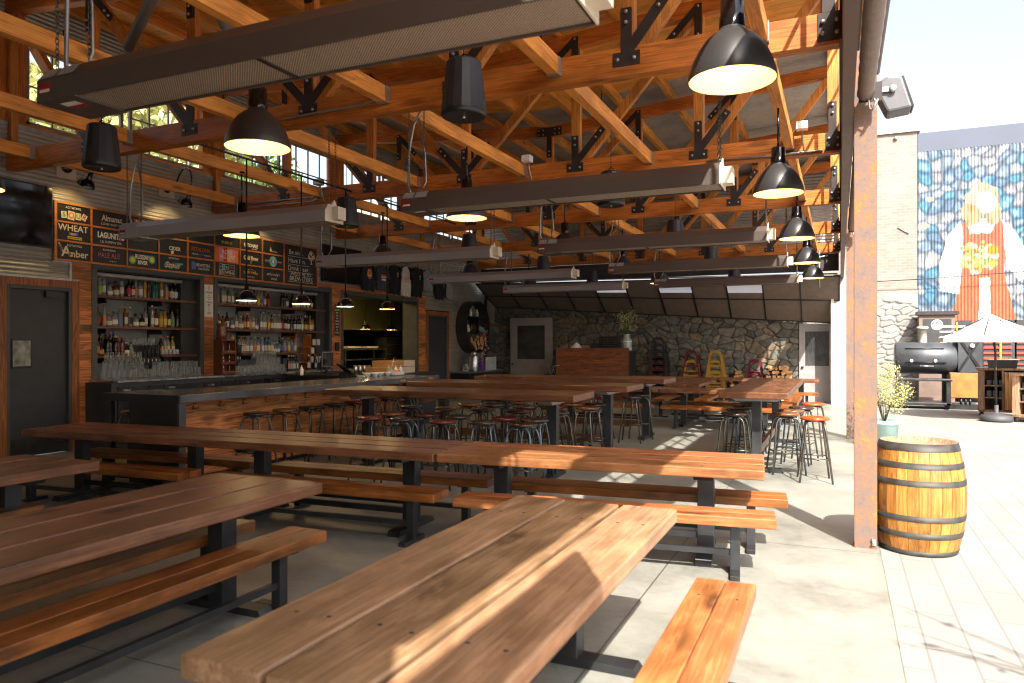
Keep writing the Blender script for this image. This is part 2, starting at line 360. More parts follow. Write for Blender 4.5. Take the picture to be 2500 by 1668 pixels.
def mat_floor():
    m, nt, b = newmat('polished_concrete'); tc = N(nt, 'ShaderNodeTexCoord')
    n = N(nt, 'ShaderNodeTexNoise'); n.inputs['Scale'].default_value = .8; n.inputs['Detail'].default_value = 10; n.inputs['Roughness'].default_value = .68; L(nt, tc.outputs['Object'], n.inputs['Vector'])
    n2 = N(nt, 'ShaderNodeTexNoise'); n2.inputs['Scale'].default_value = 14; n2.inputs['Detail'].default_value = 8; n2.inputs['Roughness'].default_value = .75; L(nt, tc.outputs['Object'], n2.inputs['Vector'])
    a = mth(nt, 'ADD', mth(nt, 'MULTIPLY', n.outputs[0], .7), mth(nt, 'MULTIPLY', n2.outputs[0], .3))
    r = ramp(nt, [(.3, (.10,.102,.09)), (.5, (.235,.233,.205)), (.7, (.33,.325,.29))]); L(nt, a, r.inputs[0])
    br = N(nt, 'ShaderNodeTexBrick'); br.offset = 0; br.inputs['Scale'].default_value = 1; br.inputs['Mortar Size'].default_value = .006; br.inputs['Brick Width'].default_value = 3.8; br.inputs['Row Height'].default_value = 3.8
    br.inputs['Color1'].default_value = br.inputs['Color2'].default_value = (1,1,1,1); br.inputs['Mortar'].default_value = (.35,.35,.35,1)
    mp = N(nt, 'ShaderNodeMapping'); mp.inputs['Location'].default_value = (1.2, 1.05, 0); L(nt, tc.outputs['Object'], mp.inputs[0]); L(nt, mp.outputs[0], br.inputs['Vector'])
    vo = N(nt, 'ShaderNodeTexVoronoi'); vo.feature = 'DISTANCE_TO_EDGE'; vo.inputs['Scale'].default_value = .3; 
    nv = N(nt, 'ShaderNodeVectorMath', operation='ADD'); L(nt, tc.outputs['Object'], nv.inputs[0]); L(nt, n.outputs['Color'], nv.inputs[1]); L(nt, nv.outputs[0], vo.inputs['Vector'])
    cr = ramp(nt, [(0, (.8,.8,.8)), (.006, (1,1,1))]); L(nt, vo.outputs['Distance'], cr.inputs[0])
    c = mixc(nt, 1.0, r.outputs[0], br.outputs[0], 'MULTIPLY'); c = mixc(nt, .6, c, cr.outputs[0], 'MULTIPLY'); L(nt, c, b.inputs['Base Color'])
    L(nt, mth(nt, 'ADD', mth(nt, 'MULTIPLY', a, .5), .13, True), b.inputs['Roughness']); b.inputs['Specular IOR Level'].default_value = .45
    bump(nt, b, n2.outputs[0], .08, .01); return m
FLOOR = mat_floor()
def mat_pave():
    m, nt, b = newmat('yard_pavers'); tc = N(nt, 'ShaderNodeTexCoord')
    mp = N(nt, 'ShaderNodeMapping'); mp.inputs['Rotation'].default_value = (0, 0, PI/2); L(nt, tc.outputs['Object'], mp.inputs[0])
    n = N(nt, 'ShaderNodeTexNoise'); n.inputs['Scale'].default_value = 1.4; n.inputs['Detail'].default_value = 9; L(nt, tc.outputs['Object'], n.inputs['Vector'])
    br = N(nt, 'ShaderNodeTexBrick'); br.offset = .5; br.inputs['Scale'].default_value = 1; br.inputs['Mortar Size'].default_value = .007; br.inputs['Mortar Smooth'].default_value = .3; br.inputs['Brick Width'].default_value = .62; br.inputs['Row Height'].default_value = .22
    br.inputs['Color1'].default_value = (.235,.225,.205,1); br.inputs['Color2'].default_value = (.275,.262,.24,1); br.inputs['Mortar'].default_value = (.17,.165,.155,1)
    L(nt, mp.outputs[0], br.inputs['Vector'])
    c = mixc(nt, .55, br.outputs[0], ramp_from(nt, n.outputs[0], [(.3, (.72,.7,.68)), (.7, (1,1,1))]), 'MULTIPLY'); L(nt, c, b.inputs['Base Color']); b.inputs['Roughness'].default_value = .8
    bump(nt, b, br.outputs['Fac'], -.25, .01); return m
PAVE = mat_pave()
def mat_brick():
    m, nt, b = newmat('painted_brick'); tc = N(nt, 'ShaderNodeTexCoord')
    mp = N(nt, 'ShaderNodeMapping'); mp.inputs['Rotation'].default_value = (PI/2, 0, 0); L(nt, tc.outputs['Object'], mp.inputs[0])
    br = N(nt, 'ShaderNodeTexBrick'); br.inputs['Scale'].default_value = 1; br.inputs['Brick Width'].default_value = .24; br.inputs['Row Height'].default_value = .085; br.inputs['Mortar Size'].default_value = .008
    br.inputs['Color1'].default_value = (.24,.175,.15,1); br.inputs['Color2'].default_value = (.28,.215,.19,1); br.inputs['Mortar'].default_value = (.29,.245,.22,1); L(nt, mp.outputs[0], br.inputs['Vector'])
    n = N(nt, 'ShaderNodeTexNoise'); n.inputs['Scale'].default_value = 1.1; n.inputs['Detail'].default_value = 8; L(nt, tc.outputs['Object'], n.inputs['Vector'])
    c = mixc(nt, .5, br.outputs[0], ramp_from(nt, n.outputs[0], [(.3, (.75,.72,.7)), (.7, (1,1,1))]), 'MULTIPLY'); L(nt, c, b.inputs['Base Color']); b.inputs['Roughness'].default_value = .85
    bump(nt, b, br.outputs['Fac'], -.4, .01); return m
BRICK = mat_brick()
def mat_grille():
    """perforated heater face: a fine mesh of holes"""
    m, nt, b = newmat('perforated_grille'); tc = N(nt, 'ShaderNodeTexCoord')
    w = []
    for ang in (PI/4, -PI/4):
        mp = N(nt, 'ShaderNodeMapping'); mp.inputs['Rotation'].default_value = (0, 0, ang); L(nt, tc.outputs['Object'], mp.inputs[0])
        wv = N(nt, 'ShaderNodeTexWave'); wv.inputs['Scale'].default_value = 26; L(nt, mp.outputs[0], wv.inputs['Vector']); w.append(wv.outputs['Fac'])
    mask = mth(nt, 'MAXIMUM', w[0], w[1])
    r = ramp(nt, [(.62, (.035,.024,.017)), (.86, (.6,.47,.36))]); L(nt, mask, r.inputs[0]); L(nt, r.outputs[0], b.inputs['Base Color'])
    b.inputs['Roughness'].default_value = .5; b.inputs['Metallic'].default_value = .2; bump(nt, b, mask, .5, .01); return m
GRILLE = mat_grille()
HEAT = plain('heater_brown_steel', (.165,.135,.122), .3, .55, .04, nscale=2, bmp=0, rvar=.05)
HEATL = plain('heater_brushed_steel', (.5,.5,.52), .3, .6, .04, nscale=2, bmp=0, rvar=.05)
LABELG = plain('grey_label', (.38,.37,.37), .6, 0, .1)
LABELR = flat('red_label', (.35,.02,.025), .5)
def mat_glass(name, col, rough=.05, trans=1.0):
    m, nt, b = newmat(name); b.inputs['Base Color'].default_value = (*col, 1); b.inputs['Roughness'].default_value = rough
    b.inputs['Transmission Weight'].default_value = trans; b.inputs['IOR'].default_value = 1.45; return m
PANE = None
def mat_pane():
    m, nt, b = newmat('window_pane'); nt.nodes.remove(b); out = [n for n in nt.nodes if n.type == 'OUTPUT_MATERIAL'][0]
    t = N(nt, 'ShaderNodeBsdfTransparent'); t.inputs[0].default_value = (.93,.96,.97,1); g = N(nt, 'ShaderNodeBsdfGlossy'); g.inputs['Roughness'].default_value = .03
    fr = N(nt, 'ShaderNodeFresnel'); fr.inputs[0].default_value = 1.45; mx = N(nt, 'ShaderNodeMixShader'); L(nt, fr.outputs[0], mx.inputs[0]); L(nt, t.outputs[0], mx.inputs[1]); L(nt, g.outputs[0], mx.inputs[2]); L(nt, mx.outputs[0], out.inputs[0]); return m
PANE = mat_pane()
PINT = plain('pint_glass', (.4,.43,.43), .12, 0, .2, bmp=0)
def mat_thin(name, col, alpha):
    m, nt, b = newmat(name); b.inputs['Base Color'].default_value = (*col, 1); b.inputs['Roughness'].default_value = .08; b.inputs['Alpha'].default_value = alpha; b.inputs['Coat Weight'].default_value = .6; return m
def mat_tumbler(name, tint, lo, hi):
    m, nt, b = newmat(name); lw = N(nt, 'ShaderNodeLayerWeight'); lw.inputs[0].default_value = .45
    n = N(nt, 'ShaderNodeTexNoise'); n.inputs['Scale'].default_value = 60; tc = N(nt, 'ShaderNodeTexCoord'); L(nt, tc.outputs['Object'], n.inputs['Vector'])
    b.inputs['Base Color'].default_value = (*tint, 1); b.inputs['Roughness'].default_value = .06; b.inputs['Coat Weight'].default_value = 1
    a = mth(nt, 'ADD', lo, mth(nt, 'MULTIPLY', lw.outputs['Facing'], hi), True); L(nt, a, b.inputs['Alpha']); return m
TUMBLER = mat_tumbler('clear_tumbler', (.55,.6,.61), .16, .65)
BOTC = {'clear': mat_thin('bottle_clear', (.34,.35,.34), .62), 'dark': plain('bottle_dark', (.016,.012,.01), .1, 0, .2, bmp=0), 'green': plain('bottle_green', (.02,.1,.035), .1, 0, .2, bmp=0),
        'amber': plain('bottle_amber', (.16,.055,.012), .1, 0, .2, bmp=0), 'red': plain('bottle_red', (.13,.012,.014), .1, 0, .2, bmp=0), 'gold': plain('bottle_gold', (.4,.24,.04), .12, 0, .2, bmp=0),
        'teal': plain('bottle_teal', (.012,.13,.12), .1, 0, .2, bmp=0), 'blue': plain('bottle_blue', (.03,.06,.2), .1, 0, .2, bmp=0)}
LABC = {'white': (.7,.69,.65), 'cream': (.62,.55,.4), 'yellow': (.7,.5,.03), 'lime': (.3,.5,.03), 'orange': (.65,.2,.03), 'red': (.5,.03,.03), 'blue': (.08,.16,.42), 'black': (.03,.03,.03),
        'green': (.12,.3,.08), 'gold': (.5,.33,.06), 'mint': (.3,.52,.42), 'pink': (.6,.25,.25), 'purple': (.16,.05,.25), 'teal': (.05,.36,.42)}
LABM = {k: flat('paper_' + k, v, .65) for k, v in LABC.items()}
def leafmat(name, a, c, tr=.25):
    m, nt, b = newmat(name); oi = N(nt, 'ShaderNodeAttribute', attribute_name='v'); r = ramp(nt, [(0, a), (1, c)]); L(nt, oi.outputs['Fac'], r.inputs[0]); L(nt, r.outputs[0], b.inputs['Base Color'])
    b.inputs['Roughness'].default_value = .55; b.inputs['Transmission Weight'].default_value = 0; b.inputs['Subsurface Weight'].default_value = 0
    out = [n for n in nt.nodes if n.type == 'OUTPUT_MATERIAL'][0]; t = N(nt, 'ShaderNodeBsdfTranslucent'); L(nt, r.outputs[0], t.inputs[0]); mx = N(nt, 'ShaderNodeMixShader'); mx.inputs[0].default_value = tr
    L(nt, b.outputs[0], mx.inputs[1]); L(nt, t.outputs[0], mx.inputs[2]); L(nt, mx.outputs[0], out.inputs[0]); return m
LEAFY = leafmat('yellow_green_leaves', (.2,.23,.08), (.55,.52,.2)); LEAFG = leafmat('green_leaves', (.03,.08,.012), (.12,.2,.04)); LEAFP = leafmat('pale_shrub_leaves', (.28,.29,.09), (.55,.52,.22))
BARK = plain('bark', (.12,.085,.06), .9, 0, .3)
STONEP = paint('stone_paint')
MURALP = paint('mural_paint')
# ------------------------------------------------------------------ world, sun, camera
SUN_AZ = math.radians(150); SUN_EL = math.radians(45)
w = bpy.data.worlds.new('World'); scene.world = w; w.use_nodes = True; wn = w.node_tree
bg = wn.nodes['Background']; sk = wn.nodes.new('ShaderNodeTexSky'); sk.sky_type = 'NISHITA'; sk.sun_disc = False
sk.sun_elevation = SUN_EL; sk.sun_rotation = SUN_AZ; sk.dust_density = 5.0; sk.air_density = 1.0; sk.altitude = 0
hs = wn.nodes.new('ShaderNodeHueSaturation'); hs.inputs['Saturation'].default_value = .5; hs.inputs['Value'].default_value = 1.3; wn.links.new(sk.outputs[0], hs.inputs['Color']); wn.links.new(hs.outputs[0], bg.inputs[0]); bg.inputs[1].default_value = SKY_STRENGTH
ld = bpy.data.lights.new('sun', 'SUN'); ld.energy = SUN_STRENGTH; ld.angle = math.radians(.5); ld.color = (1, .93, .83)
so = bpy.data.objects.new('sun', ld); COL.objects.link(so)
sd = V3((-math.sin(SUN_AZ)*math.cos(SUN_EL), -math.cos(SUN_AZ)*math.cos(SUN_EL), -math.sin(SUN_EL)))
so.rotation_euler = sd.to_track_quat('-Z', 'Y').to_euler(); so.location = (12, -20, 25)
cd = bpy.data.cameras.new('camera'); co_ = bpy.data.objects.new('camera', cd); COL.objects.link(co_); scene.camera = co_
cd.sensor_width = 36; cd.lens = 1790/2500*36; cd.clip_start = .05; cd.clip_end = 400
co_.location = (0, 0, 1.68); co_.rotation_euler = (PI/2, 0, math.atan(800/1790)); cd.shift_y = 6/2500
cd.dof.use_dof = True; cd.dof.focus_distance = 10.5; cd.dof.aperture_fstop = 2.4
scene.view_settings.view_transform = 'Standard'; scene.view_settings.look = 'None'; scene.view_settings.exposure = 0; scene.view_settings.gamma = 1
cy = scene.cycles; cy.use_denoising = True; cy.max_bounces = 9; cy.diffuse_bounces = 6; cy.glossy_bounces = 4; cy.transmission_bounces = 5; cy.transparent_max_bounces = 12
cy.filter_width = 1.15; cy.caustics_reflective = False; cy.caustics_refractive = False; cy.sample_clamp_indirect = 6; cy.use_adaptive_sampling = True; cy.adaptive_threshold = .015

# ------------------------------------------------------------------ ground
b = MB(); b.quad((-14.5,-12,0), (.3,-12,0), (.3,23.3,0), (-14.5,23.3,0)); struct(b.obj('floor', FLOOR))
b = MB(); b.quad((-90,-90,-.02), (90,-90,-.02), (90,120,-.02), (-90,120,-.02)); struct(b.obj('ground', plain('ground_earth', (.3,.27,.22), .9)))
b = MB(); b.quad((.304,-12,-.008), (14,-12,-.008), (14,25,-.008), (.304,25,-.008)); struct(b.obj('yard_paving', PAVE))

# ------------------------------------------------------------------ trusses
YT = [2.89, 6.69, 10.5, 14.3, 18.1, 21.9]
PX = [-9.24, -7.38, -5.54, -3.65, -1.82]
ZB0, ZB1 = 4.19, 4.46
def ztop(x): return 6.0 + .086*abs(x+5.54)
def bolts(mb, pts, y, r=.018):
    for x, z in pts: mb.lathe([(r, 0), (r, .016), (r*.6, .022), (0, .022)], (x, y, z), 8, M=Matrix.Rotation(PI/2, 3, 'X'), mi=1)
ordT = ['nearest the camera overhead', 'second from the camera, over the near picnic tables', 'third from the camera, over the first high table', 'fourth from the camera, over the far high tables', 'fifth from the camera, over the far picnic tables', 'farthest from the camera, above the dark canopy']
def make_truss():
    t = thing('roof_truss', 'x', 'roof truss')
    m = MB(); m.box(-11.06, 0, 0, .14, ZB0, ZB1); m.obj('bottom_chord', W_BEAMX, t, bevel=.006)
    for a, c in ((-11.06, -5.54), (-5.54, -.02)):
        m = MB(); m.prism([(a, ztop(a)), (c, ztop(c)), (c, ztop(c)+.22), (a, ztop(a)+.22)], lambda u, v, q: (u, q, v), 0, .14); m.obj('top_chord', W_BEAMX, t)
    for x in [-10.98] + PX + [-.08]:
        m = MB(); m.box(x-.07, x+.07, .02, .12, ZB1, ztop(x)); m.obj('web_post', W_BEAMZ, t, bevel=.004)
    for i, x in enumerate(PX):
        for sgn in ((-1,) if x < -5.6 else (1,) if x > -5.5 else (-1, 1)):
            e = ([-10.98] + PX + [-.08])[i+1+sgn]
            m = MB(); m.bar((x+.1*sgn, .07, ZB1-.02), (e-.08*sgn, .07, ztop(e)-.0), .1, .13, up=(sgn, 0, .001), val=.3); m.obj('web_brace', W_BEAMZ, t)
            # plate on the joint at the bottom
    for i, x in enumerate(PX):
        sg = (-1,) if x < -5.6 else (1,) if x > -5.5 else (-1, 1)
        m = MB(); y = -.008
        m.box(x-.13, x+.13, y, 0, ZB0+.09, ZB0+.22, val=.2); m.box(x-.05, x+.05, y-.002, .02, ZB0+.2, ZB1+.36, val=.2)
        bl = [(x-.08, ZB0+.15), (x+.08, ZB0+.15), (x, ZB1+.22), (x, ZB1+.32)]
        for sgn in sg:
            e = ([-10.98] + PX + [-.08])[i+1+sgn]; d = V3((e-x-.18*sgn, 0, ztop(e)-ZB1)).normalized()
            p = V3((x+.03*sgn, y/2-.002, ZB0+.24)); q = p + d*.62
            m.bar(p, q, .1, .006, up=(0,1,0), val=.2); bl += [tuple((q-d*.06).xz), tuple((q-d*.17).xz)]
        bolts(m, bl, y-.006); m.obj('gusset_plate', [GUSSET, BOLT], t)
        e = x; m = MB(); zt = ztop(x)
        if abs(x+5.54) < .1:
            m.box(x-.28, x+.28, y, 0, zt+.02, zt+.2, val=.2); m.box(x-.05, x+.05, y-.002, .02, zt-.42, zt+.1, val=.2)
            bolts(m, [(x-.23, zt+.06), (x-.23, zt+.15), (x-.13, zt+.06), (x-.13, zt+.15), (x+.23, zt+.06), (x+.23, zt+.15), (x+.13, zt+.06), (x+.13, zt+.15), (x, zt-.3), (x, zt-.38)], y-.006)
        else:
            sgn = 1 if x < -5.54 else -1; j = i + sgn; o = PX[j]
            d = V3((o-x, 0, ZB1-zt)).normalized(); p = V3((x+.02*sgn, y/2-.002, zt+.1)); q = p + d*.62
            m.box(x-.05, x+.05, y, .02, zt-.42, zt+.16, val=.2); m.bar(p, q, .1, .006, up=(0,1,0), val=.2)
            bolts(m, [(x, zt+.12), (x, zt-.28), (x, zt-.38), tuple((q-d*.06).xz), tuple((q-d*.17).xz)], y-.006)
        m.obj('gusset_plate', [GUSSET, BOLT], t)
    m = MB(); m.box(-.17, .02, -.008, 0, ZB0+.03, ZB1+.0, val=.2); m.box(-.135, -.035, -.01, .02, ZB1, ZB1+.4, val=.2)
    bolts(m, [(-.13, ZB0+.09), (-.02, ZB0+.09), (-.13, ZB0+.19), (-.02, ZB0+.19), (-.085, ZB1+.25), (-.085, ZB1+.35)], -.016); m.obj('gusset_plate', [GUSSET, BOLT], t)
    return t
tr = make_truss()
for i, y in enumerate(YT):
    o = tr if i == 0 else dup(tr, (0, y, 0))
    o.location = (0, y, 0); o['label'] = 'orange timber roof truss with steel plates, ' + ordT[i]; o['group'] = 'timber roof trusses'
# joists between the bottom chords
def make_joist():
    t = thing('ceiling_joist', 'x', 'joist')
    m = MB(); m.box(-.055, .055, .148, 3.80, -.085, .085); m.obj('timber', W_BEAMY, t, bevel=.006)
    for y0 in (.145, 3.73):
        m = MB(); m.box(-.066, .066, y0, y0+.09, -.094, -.086); m.box(-.066, -.057, y0, y0+.09, -.086, .08); m.box(.057, .066, y0, y0+.09, -.086, .08); m.obj('hanger', GALV, t)
    return t
JX = [-.62, -2.53, -4.5, -6.43, -8.45, -10.4]
j0 = make_joist(); first = True
bays = ['in the bay overhead', 'in the second bay', 'in the third bay', 'in the fourth bay', 'in the farthest bay']
jn = ['nearest the yard', 'second from the yard', 'third from the yard', 'third from the bar wall', 'second from the bar wall', 'nearest the bar wall']
for k in range(5):
    for i, x in enumerate(JX):
        o = j0 if first else dup(j0, (0,0,0)); first = False
        o.location = (x, YT[k]-.005, 4.37); o['label'] = 'pale timber joist %s, %s' % (jn[i], bays[k]); o['group'] = 'joists between the roof trusses'

# ------------------------------------------------------------------ roof
rf = thing('pavilion_roof', 'shallow valley roof of boards and corrugated metal over the tables', 'roof')
def zdeck(x): return 6.0 + .086*abs(x+5.54) + .41
for k in range(12):
    x = -10.6 + k*.95
    m = MB(); m.prism([(x-.045, zdeck(x)-.19), (x+.045, zdeck(x)-.19), (x+.045, zdeck(x)-.008), (x-.045, zdeck(x)-.008)], lambda u, v, q: (u, q, v), -9, 22.5); m.obj('purlin', W_BEAMY, rf)
m = MB()
for a, c in ((-11.6, -5.54), (-5.54, .5)):
    y = -9
    while y < 13.6:
        m.add([(a,y,zdeck(a)), (c,y,zdeck(c)), (c,y+.235,zdeck(c)), (a,y+.235,zdeck(a)), (a,y,zdeck(a)+.03), (c,y,zdeck(c)+.03), (c,y+.235,zdeck(c)+.03), (a,y+.235,zdeck(a)+.03)],
              [(3,2,1,0),(4,5,6,7),(0,1,5,4),(1,2,6,5),(2,3,7,6),(3,0,4,7)]); y += .24
m.obj('deck_boards', W_DECK, rf)
def corr_sheet(mb, fn, L0, L1, t0, t1, period=.068, depth=.009, n=6):
    """waves along t, straight along L; fn(l, t, h)"""
    k = max(2, int((t1-t0)/period*n)); o = []
    for i in range(k+1):
        t = t0 + (t1-t0)*i/k; h = depth*math.cos(2*PI*t/period); o += [fn(L0, t, h), fn(L1, t, h)]
    mb.add(o, [(2*i, 2*i+1, 2*i+3, 2*i+2) for i in range(k)], smooth=True)
m = MB()
for a, c in ((-11.6, -5.54), (-5.54, .5)):
    corr_sheet(m, lambda l, t, h: ((l), t, zdeck(l)+.025+h), a, c, 13.68, 22.6, .12, .02, 6)
m.obj('corrugated_deck', CORRD, rf)
m = MB(); corr_sheet(m, lambda l, t, h: (l, 22.32+h, t), -11.1, .05, 4.41, 6.9, .09, .014, 6)
tag(m.obj('gable_siding', CORRD), 'grey corrugated gable wall above the far end beam', 'wall')
m = MB(); m.box(.46, .52, -9, 22.6, zdeck(.5)-.16, zdeck(.5)+.04); m.obj('fascia', BLACK, rf)

# ------------------------------------------------------------------ wall behind the bar
WX = -11.0
wall = thing('bar_wall', 'tall wall behind the bar, reclaimed boards below corrugated metal', 'wall', (0,0,0))
m = MB()
for y0, y1, z0, z1 in ((-9.0,22.2,3.1,4.84), (-9.0,7.36,2.96,3.1), (-9.0,7.66,2.68,2.96), (-9.0,6.55,0,2.68), (-9.0,2.9,4.84,6.4), (18.43,22.2,2.68,3.1), (19.84,22.2,0,2.68)):  # stretch behind the camera is lengthened to cut stray light
    corr_sheet(m, lambda l, t, h: (WX+h, l, t), y0, y1, z0, z1)
m.obj('corrugated_siding', CORR, wall)
m = MB(); z = 0
HO = [(8.01,10.28,2.99), (10.53,14.1,3.0), (14.46,18.02,2.97)]
row = 0
while z < 3.1:
    z1 = min(z+.142, 3.1); zz = (z+z1)/2
    y = 7.8 if zz < 2.68 else 7.66 if zz < 2.96 else 7.36
    segs = []; cur = y
    for a, c, zt in HO:
        if zz < zt: segs.append((cur, a)); cur = c
    segs.append((cur, 18.43))
    for a, c in segs:
        y = a
        while y < c-.01:
            l = RN.uniform(.5, 1.7); e = min(c, y+l)
            if c-e < .2: e = c
            m.box(WX-.03, WX+.012+RN.uniform(0, .006), y+.001, e-.001, z+.0015, z1-.0015); y = e
    z = z1; row += 1
m.obj('reclaimed_boards', W_CLAD, wall)
m = MB(); m.box(WX-.005, WX+.02, 1, 22.2, 4.84, 4.9); m.box(WX-.01, WX+.024, 7.36, 7.40, 2.96, 3.08); m.box(WX-.01, WX+.024, 7.36, 7.66, 2.94, 2.975); m.box(WX-.01, WX+.024, 7.63, 7.67, 2.70, 2.94); m.box(WX-.01, WX+.024, 6.3, 7.67, 2.665, 2.70); m.box(WX-.02, WX+.04, 22.16, 22.24, 0, 4.86)
m.obj('edge_trim', GALV, wall)
# steel frames round the openings
m = MB()
for a, c, zt in HO:
    m.box(WX-.45, WX+.03, a-.004, a+.09, 0, zt); m.box(WX-.45, WX+.03, c-.09, c+.004, 0, zt); m.box(WX-.45, WX+.032, a-.004, c+.004, zt-.10, zt+.004)
m.obj('opening_frame', FRAMEG, wall, bevel=.004)
m = MB()
for a, c, zt in HO[:2]:
    m.box(WX-.5, WX-.47, a, c, .9, zt+.1)
m.obj('alcove_back', BACKSP, wall)
m = MB()
for a, c, zt in HO[:2]: m.tube([(WX-.06, a+.1, zt-.17), (WX-.06, c-.45, zt-.17)], .035, 8); 
m.obj('shutter_rail', plain('shutter_grey', (.4,.39,.36), .6), wall)
m = MB()
for a, c, zt in HO[:2]: m.box(WX-.34, WX-.1, c-.42, c-.1, 1.1, zt-.1); m.box(WX-.3, WX-.02, a+.09, c-.09, zt-.12, zt-.102)
m.obj('shutter_housing', DARKIN, wall)
for (a, c, zt) in HO[:1]: pass
# upper framing and clerestory windows
m = MB(); m.box(WX-.12, WX-.04, 1, 23, 4.86, 4.95); m.box(WX-.12, WX-.0, 1, 23, 6.14, 6.32); m.obj('window_header', W_BEAMY, wall)
for k in range(5):
    for h in (0, 1):
        y0 = YT[k]+.32+h*1.74; y1 = y0+1.62
        fr = MB()
        for a, c, z0, z1 in ((y0,y0+.05,4.95,6.14), (y1-.05,y1,4.95,6.14), (y0,y1,4.95,5.0), (y0,y1,6.09,6.14)): fr.box(WX-.1, WX-.05, a, c, z0, z1)
        for q in (1, 2, 3): fr.box(WX-.09, WX-.06, y0+1.62*q/4-.011, y0+1.62*q/4+.011, 4.95, 6.14)
        fr.box(WX-.088, WX-.062, y0, y1, 5.53, 5.552)
        win = fr.obj('window', plain('window_frame_taupe', (.3,.25,.22), .5) if k+h == 0 else bpy.data.materials['window_frame_taupe'], wall)
        p = MB(); p.quad((WX-.075,y0,4.95), (WX-.075,y1,4.95), (WX-.075,y1,6.14), (WX-.075,y0,6.14)); p.obj('pane', PANE, win)
    m = MB(); m.box(WX-.13, WX-.03, YT[k]-.2, YT[k]+.31, 4.95, 6.14) if k else None
    if k: m.obj('wall_stud', W_BEAMZ, wall)
m = MB(); corr_sheet(m, lambda l, t, h: (WX-.03+h, l, t), -9, 22.4, 6.32, 6.87); m.obj('upper_siding', CORR, wall)
m = MB(); m.box(WX-.05, WX-.02, 22.24, 22.5, 2.9, 6.4); m.obj('end_panel', DARKIN, wall)
# conduit boxes and square plates for the gooseneck lamps on the corrugated wall are built with the lamps

# doors in the bar wall
def wall_door(name, label, y0, y1, zt, jamb=.14, window=False):
    t = thing(name, label, 'door', (WX, (y0+y1)/2, 0)); h = (y1-y0)/2
    m = MB(); m.box(-.03, .02, -h-jamb, -h, 0, zt+jamb); m.box(-.03, .02, h, h+jamb, 0, zt+jamb); m.box(-.03, .021, -h, h, zt, zt+jamb); m.obj('wood_casing', W_TRIMZ, t, bevel=.004)
    m = MB(); m.box(-.09, .012, -h, -h+.05, 0, zt); m.box(-.09, .012, h-.05, h, 0, zt); m.box(-.09, .013, -h, h, zt-.05, zt); m.obj('steel_frame', FRAMEG, t)
    m = MB(); m.box(-.10, -.05, -h+.05, h-.05, .01, zt-.05); lf = m.obj('door_leaf', DOORG, t, bevel=.003)
    if window:
        m = MB(); m.box(-.052, -.035, -h+.1, -h+.4, 1.32, 1.76); p = m.obj('push_plate', BLACK, t)
        m = MB(); m.box(-.036, -.033, -h+.12, -h+.375, 1.35, 1.73); m.obj('window', plain('crinkled_plastic', (.25,.26,.23), .2, .3, .6, nscale=9, bmp=.6), p)
        m = MB(); m.box(-.05, .0, h-.4, h-.18, zt-.16, zt-.06); m.obj('door_closer', BLACK, t)
        m = MB(); m.box(-.052, -.045, -h+.06, h-.06, .02, .28); m.obj('kick_plate', STEEL, t)
    return t
wall_door('kitchen_door', 'slate grey swing door with a crinkled window left of the bar', 6.69, 7.68, 2.55, .12, True)
wall_door('service_door', 'narrow dark door with orange casing beside the log ring', 18.58, 19.72, 2.54, .11)

t = thing('light_block_wall', 'unseen dark wall added behind the camera to cut stray light', 'wall'); m = MB(); m.box(-11.2, .3, -9.1, -9.0, 0, 7); m.obj('siding', DARKIN, t)  # closes the end behind the camera, added to cut stray sky light
# kitchen beyond the pass
kt = thing('kitchen_room', 'dim kitchen with yellow-lit hood seen through the serving hatch', 'kitchen', (0,0,0))
m = MB(); m.box(-15.6, -15.5, 13.5, 22, 0, 3.4); m.box(-15.6, -11.5, 13.4, 13.5, 0, 3.4); m.box(-15.6, -11.1, 22, 22.1, 0, 3.4); m.box(-15.6, -11.1, 13.4, 22.1, 3.3, 3.4); m.obj('inner_wall', DARKIN, kt)
m = MB(); m.prism([(-15.4, 3.2), (-13.2, 3.2), (-13.0, 2.1), (-15.4, 2.1)], lambda u, v, q: (u, q, v), 14.5, 20.6); m.obj('hood', plain('hood_steel_yellow', (.42,.33,.1), .35, .6, .1), kt)
m = MB(); m.box(-13.6, -13.1, 14.5, 21, .0, .9); m.box(-13.5, -12.9, 14.8, 20.5, 1.5, 1.53); m.box(-13.5, -12.9, 14.8, 20.5, 1.2, 1.23)
for y in (15.0, 17.2, 18.6, 20.4): m.box(-12.93, -12.9, y, y+.03, .9, 1.53)
m.obj('steel_rack', STAIN, kt)
m = MB(); m.box(-13.3, -12.85, 19.2, 20.6, 1.0, 1.9); m.obj('oven', STEEL, kt)
m = MB()
for z in (1.65, 1.35, 1.1): m.box(-12.85, -12.82, 19.3, 20.5, z, z+.02)
m.obj('oven_handle', STAIN, kt)
m = MB(); m.box(-12.9, -12.2, 15.2, 16.4, 3.24, 3.28); m.obj('ceiling_light', emit('kitchen_tube_light', (1,.78,.3), 14), kt)
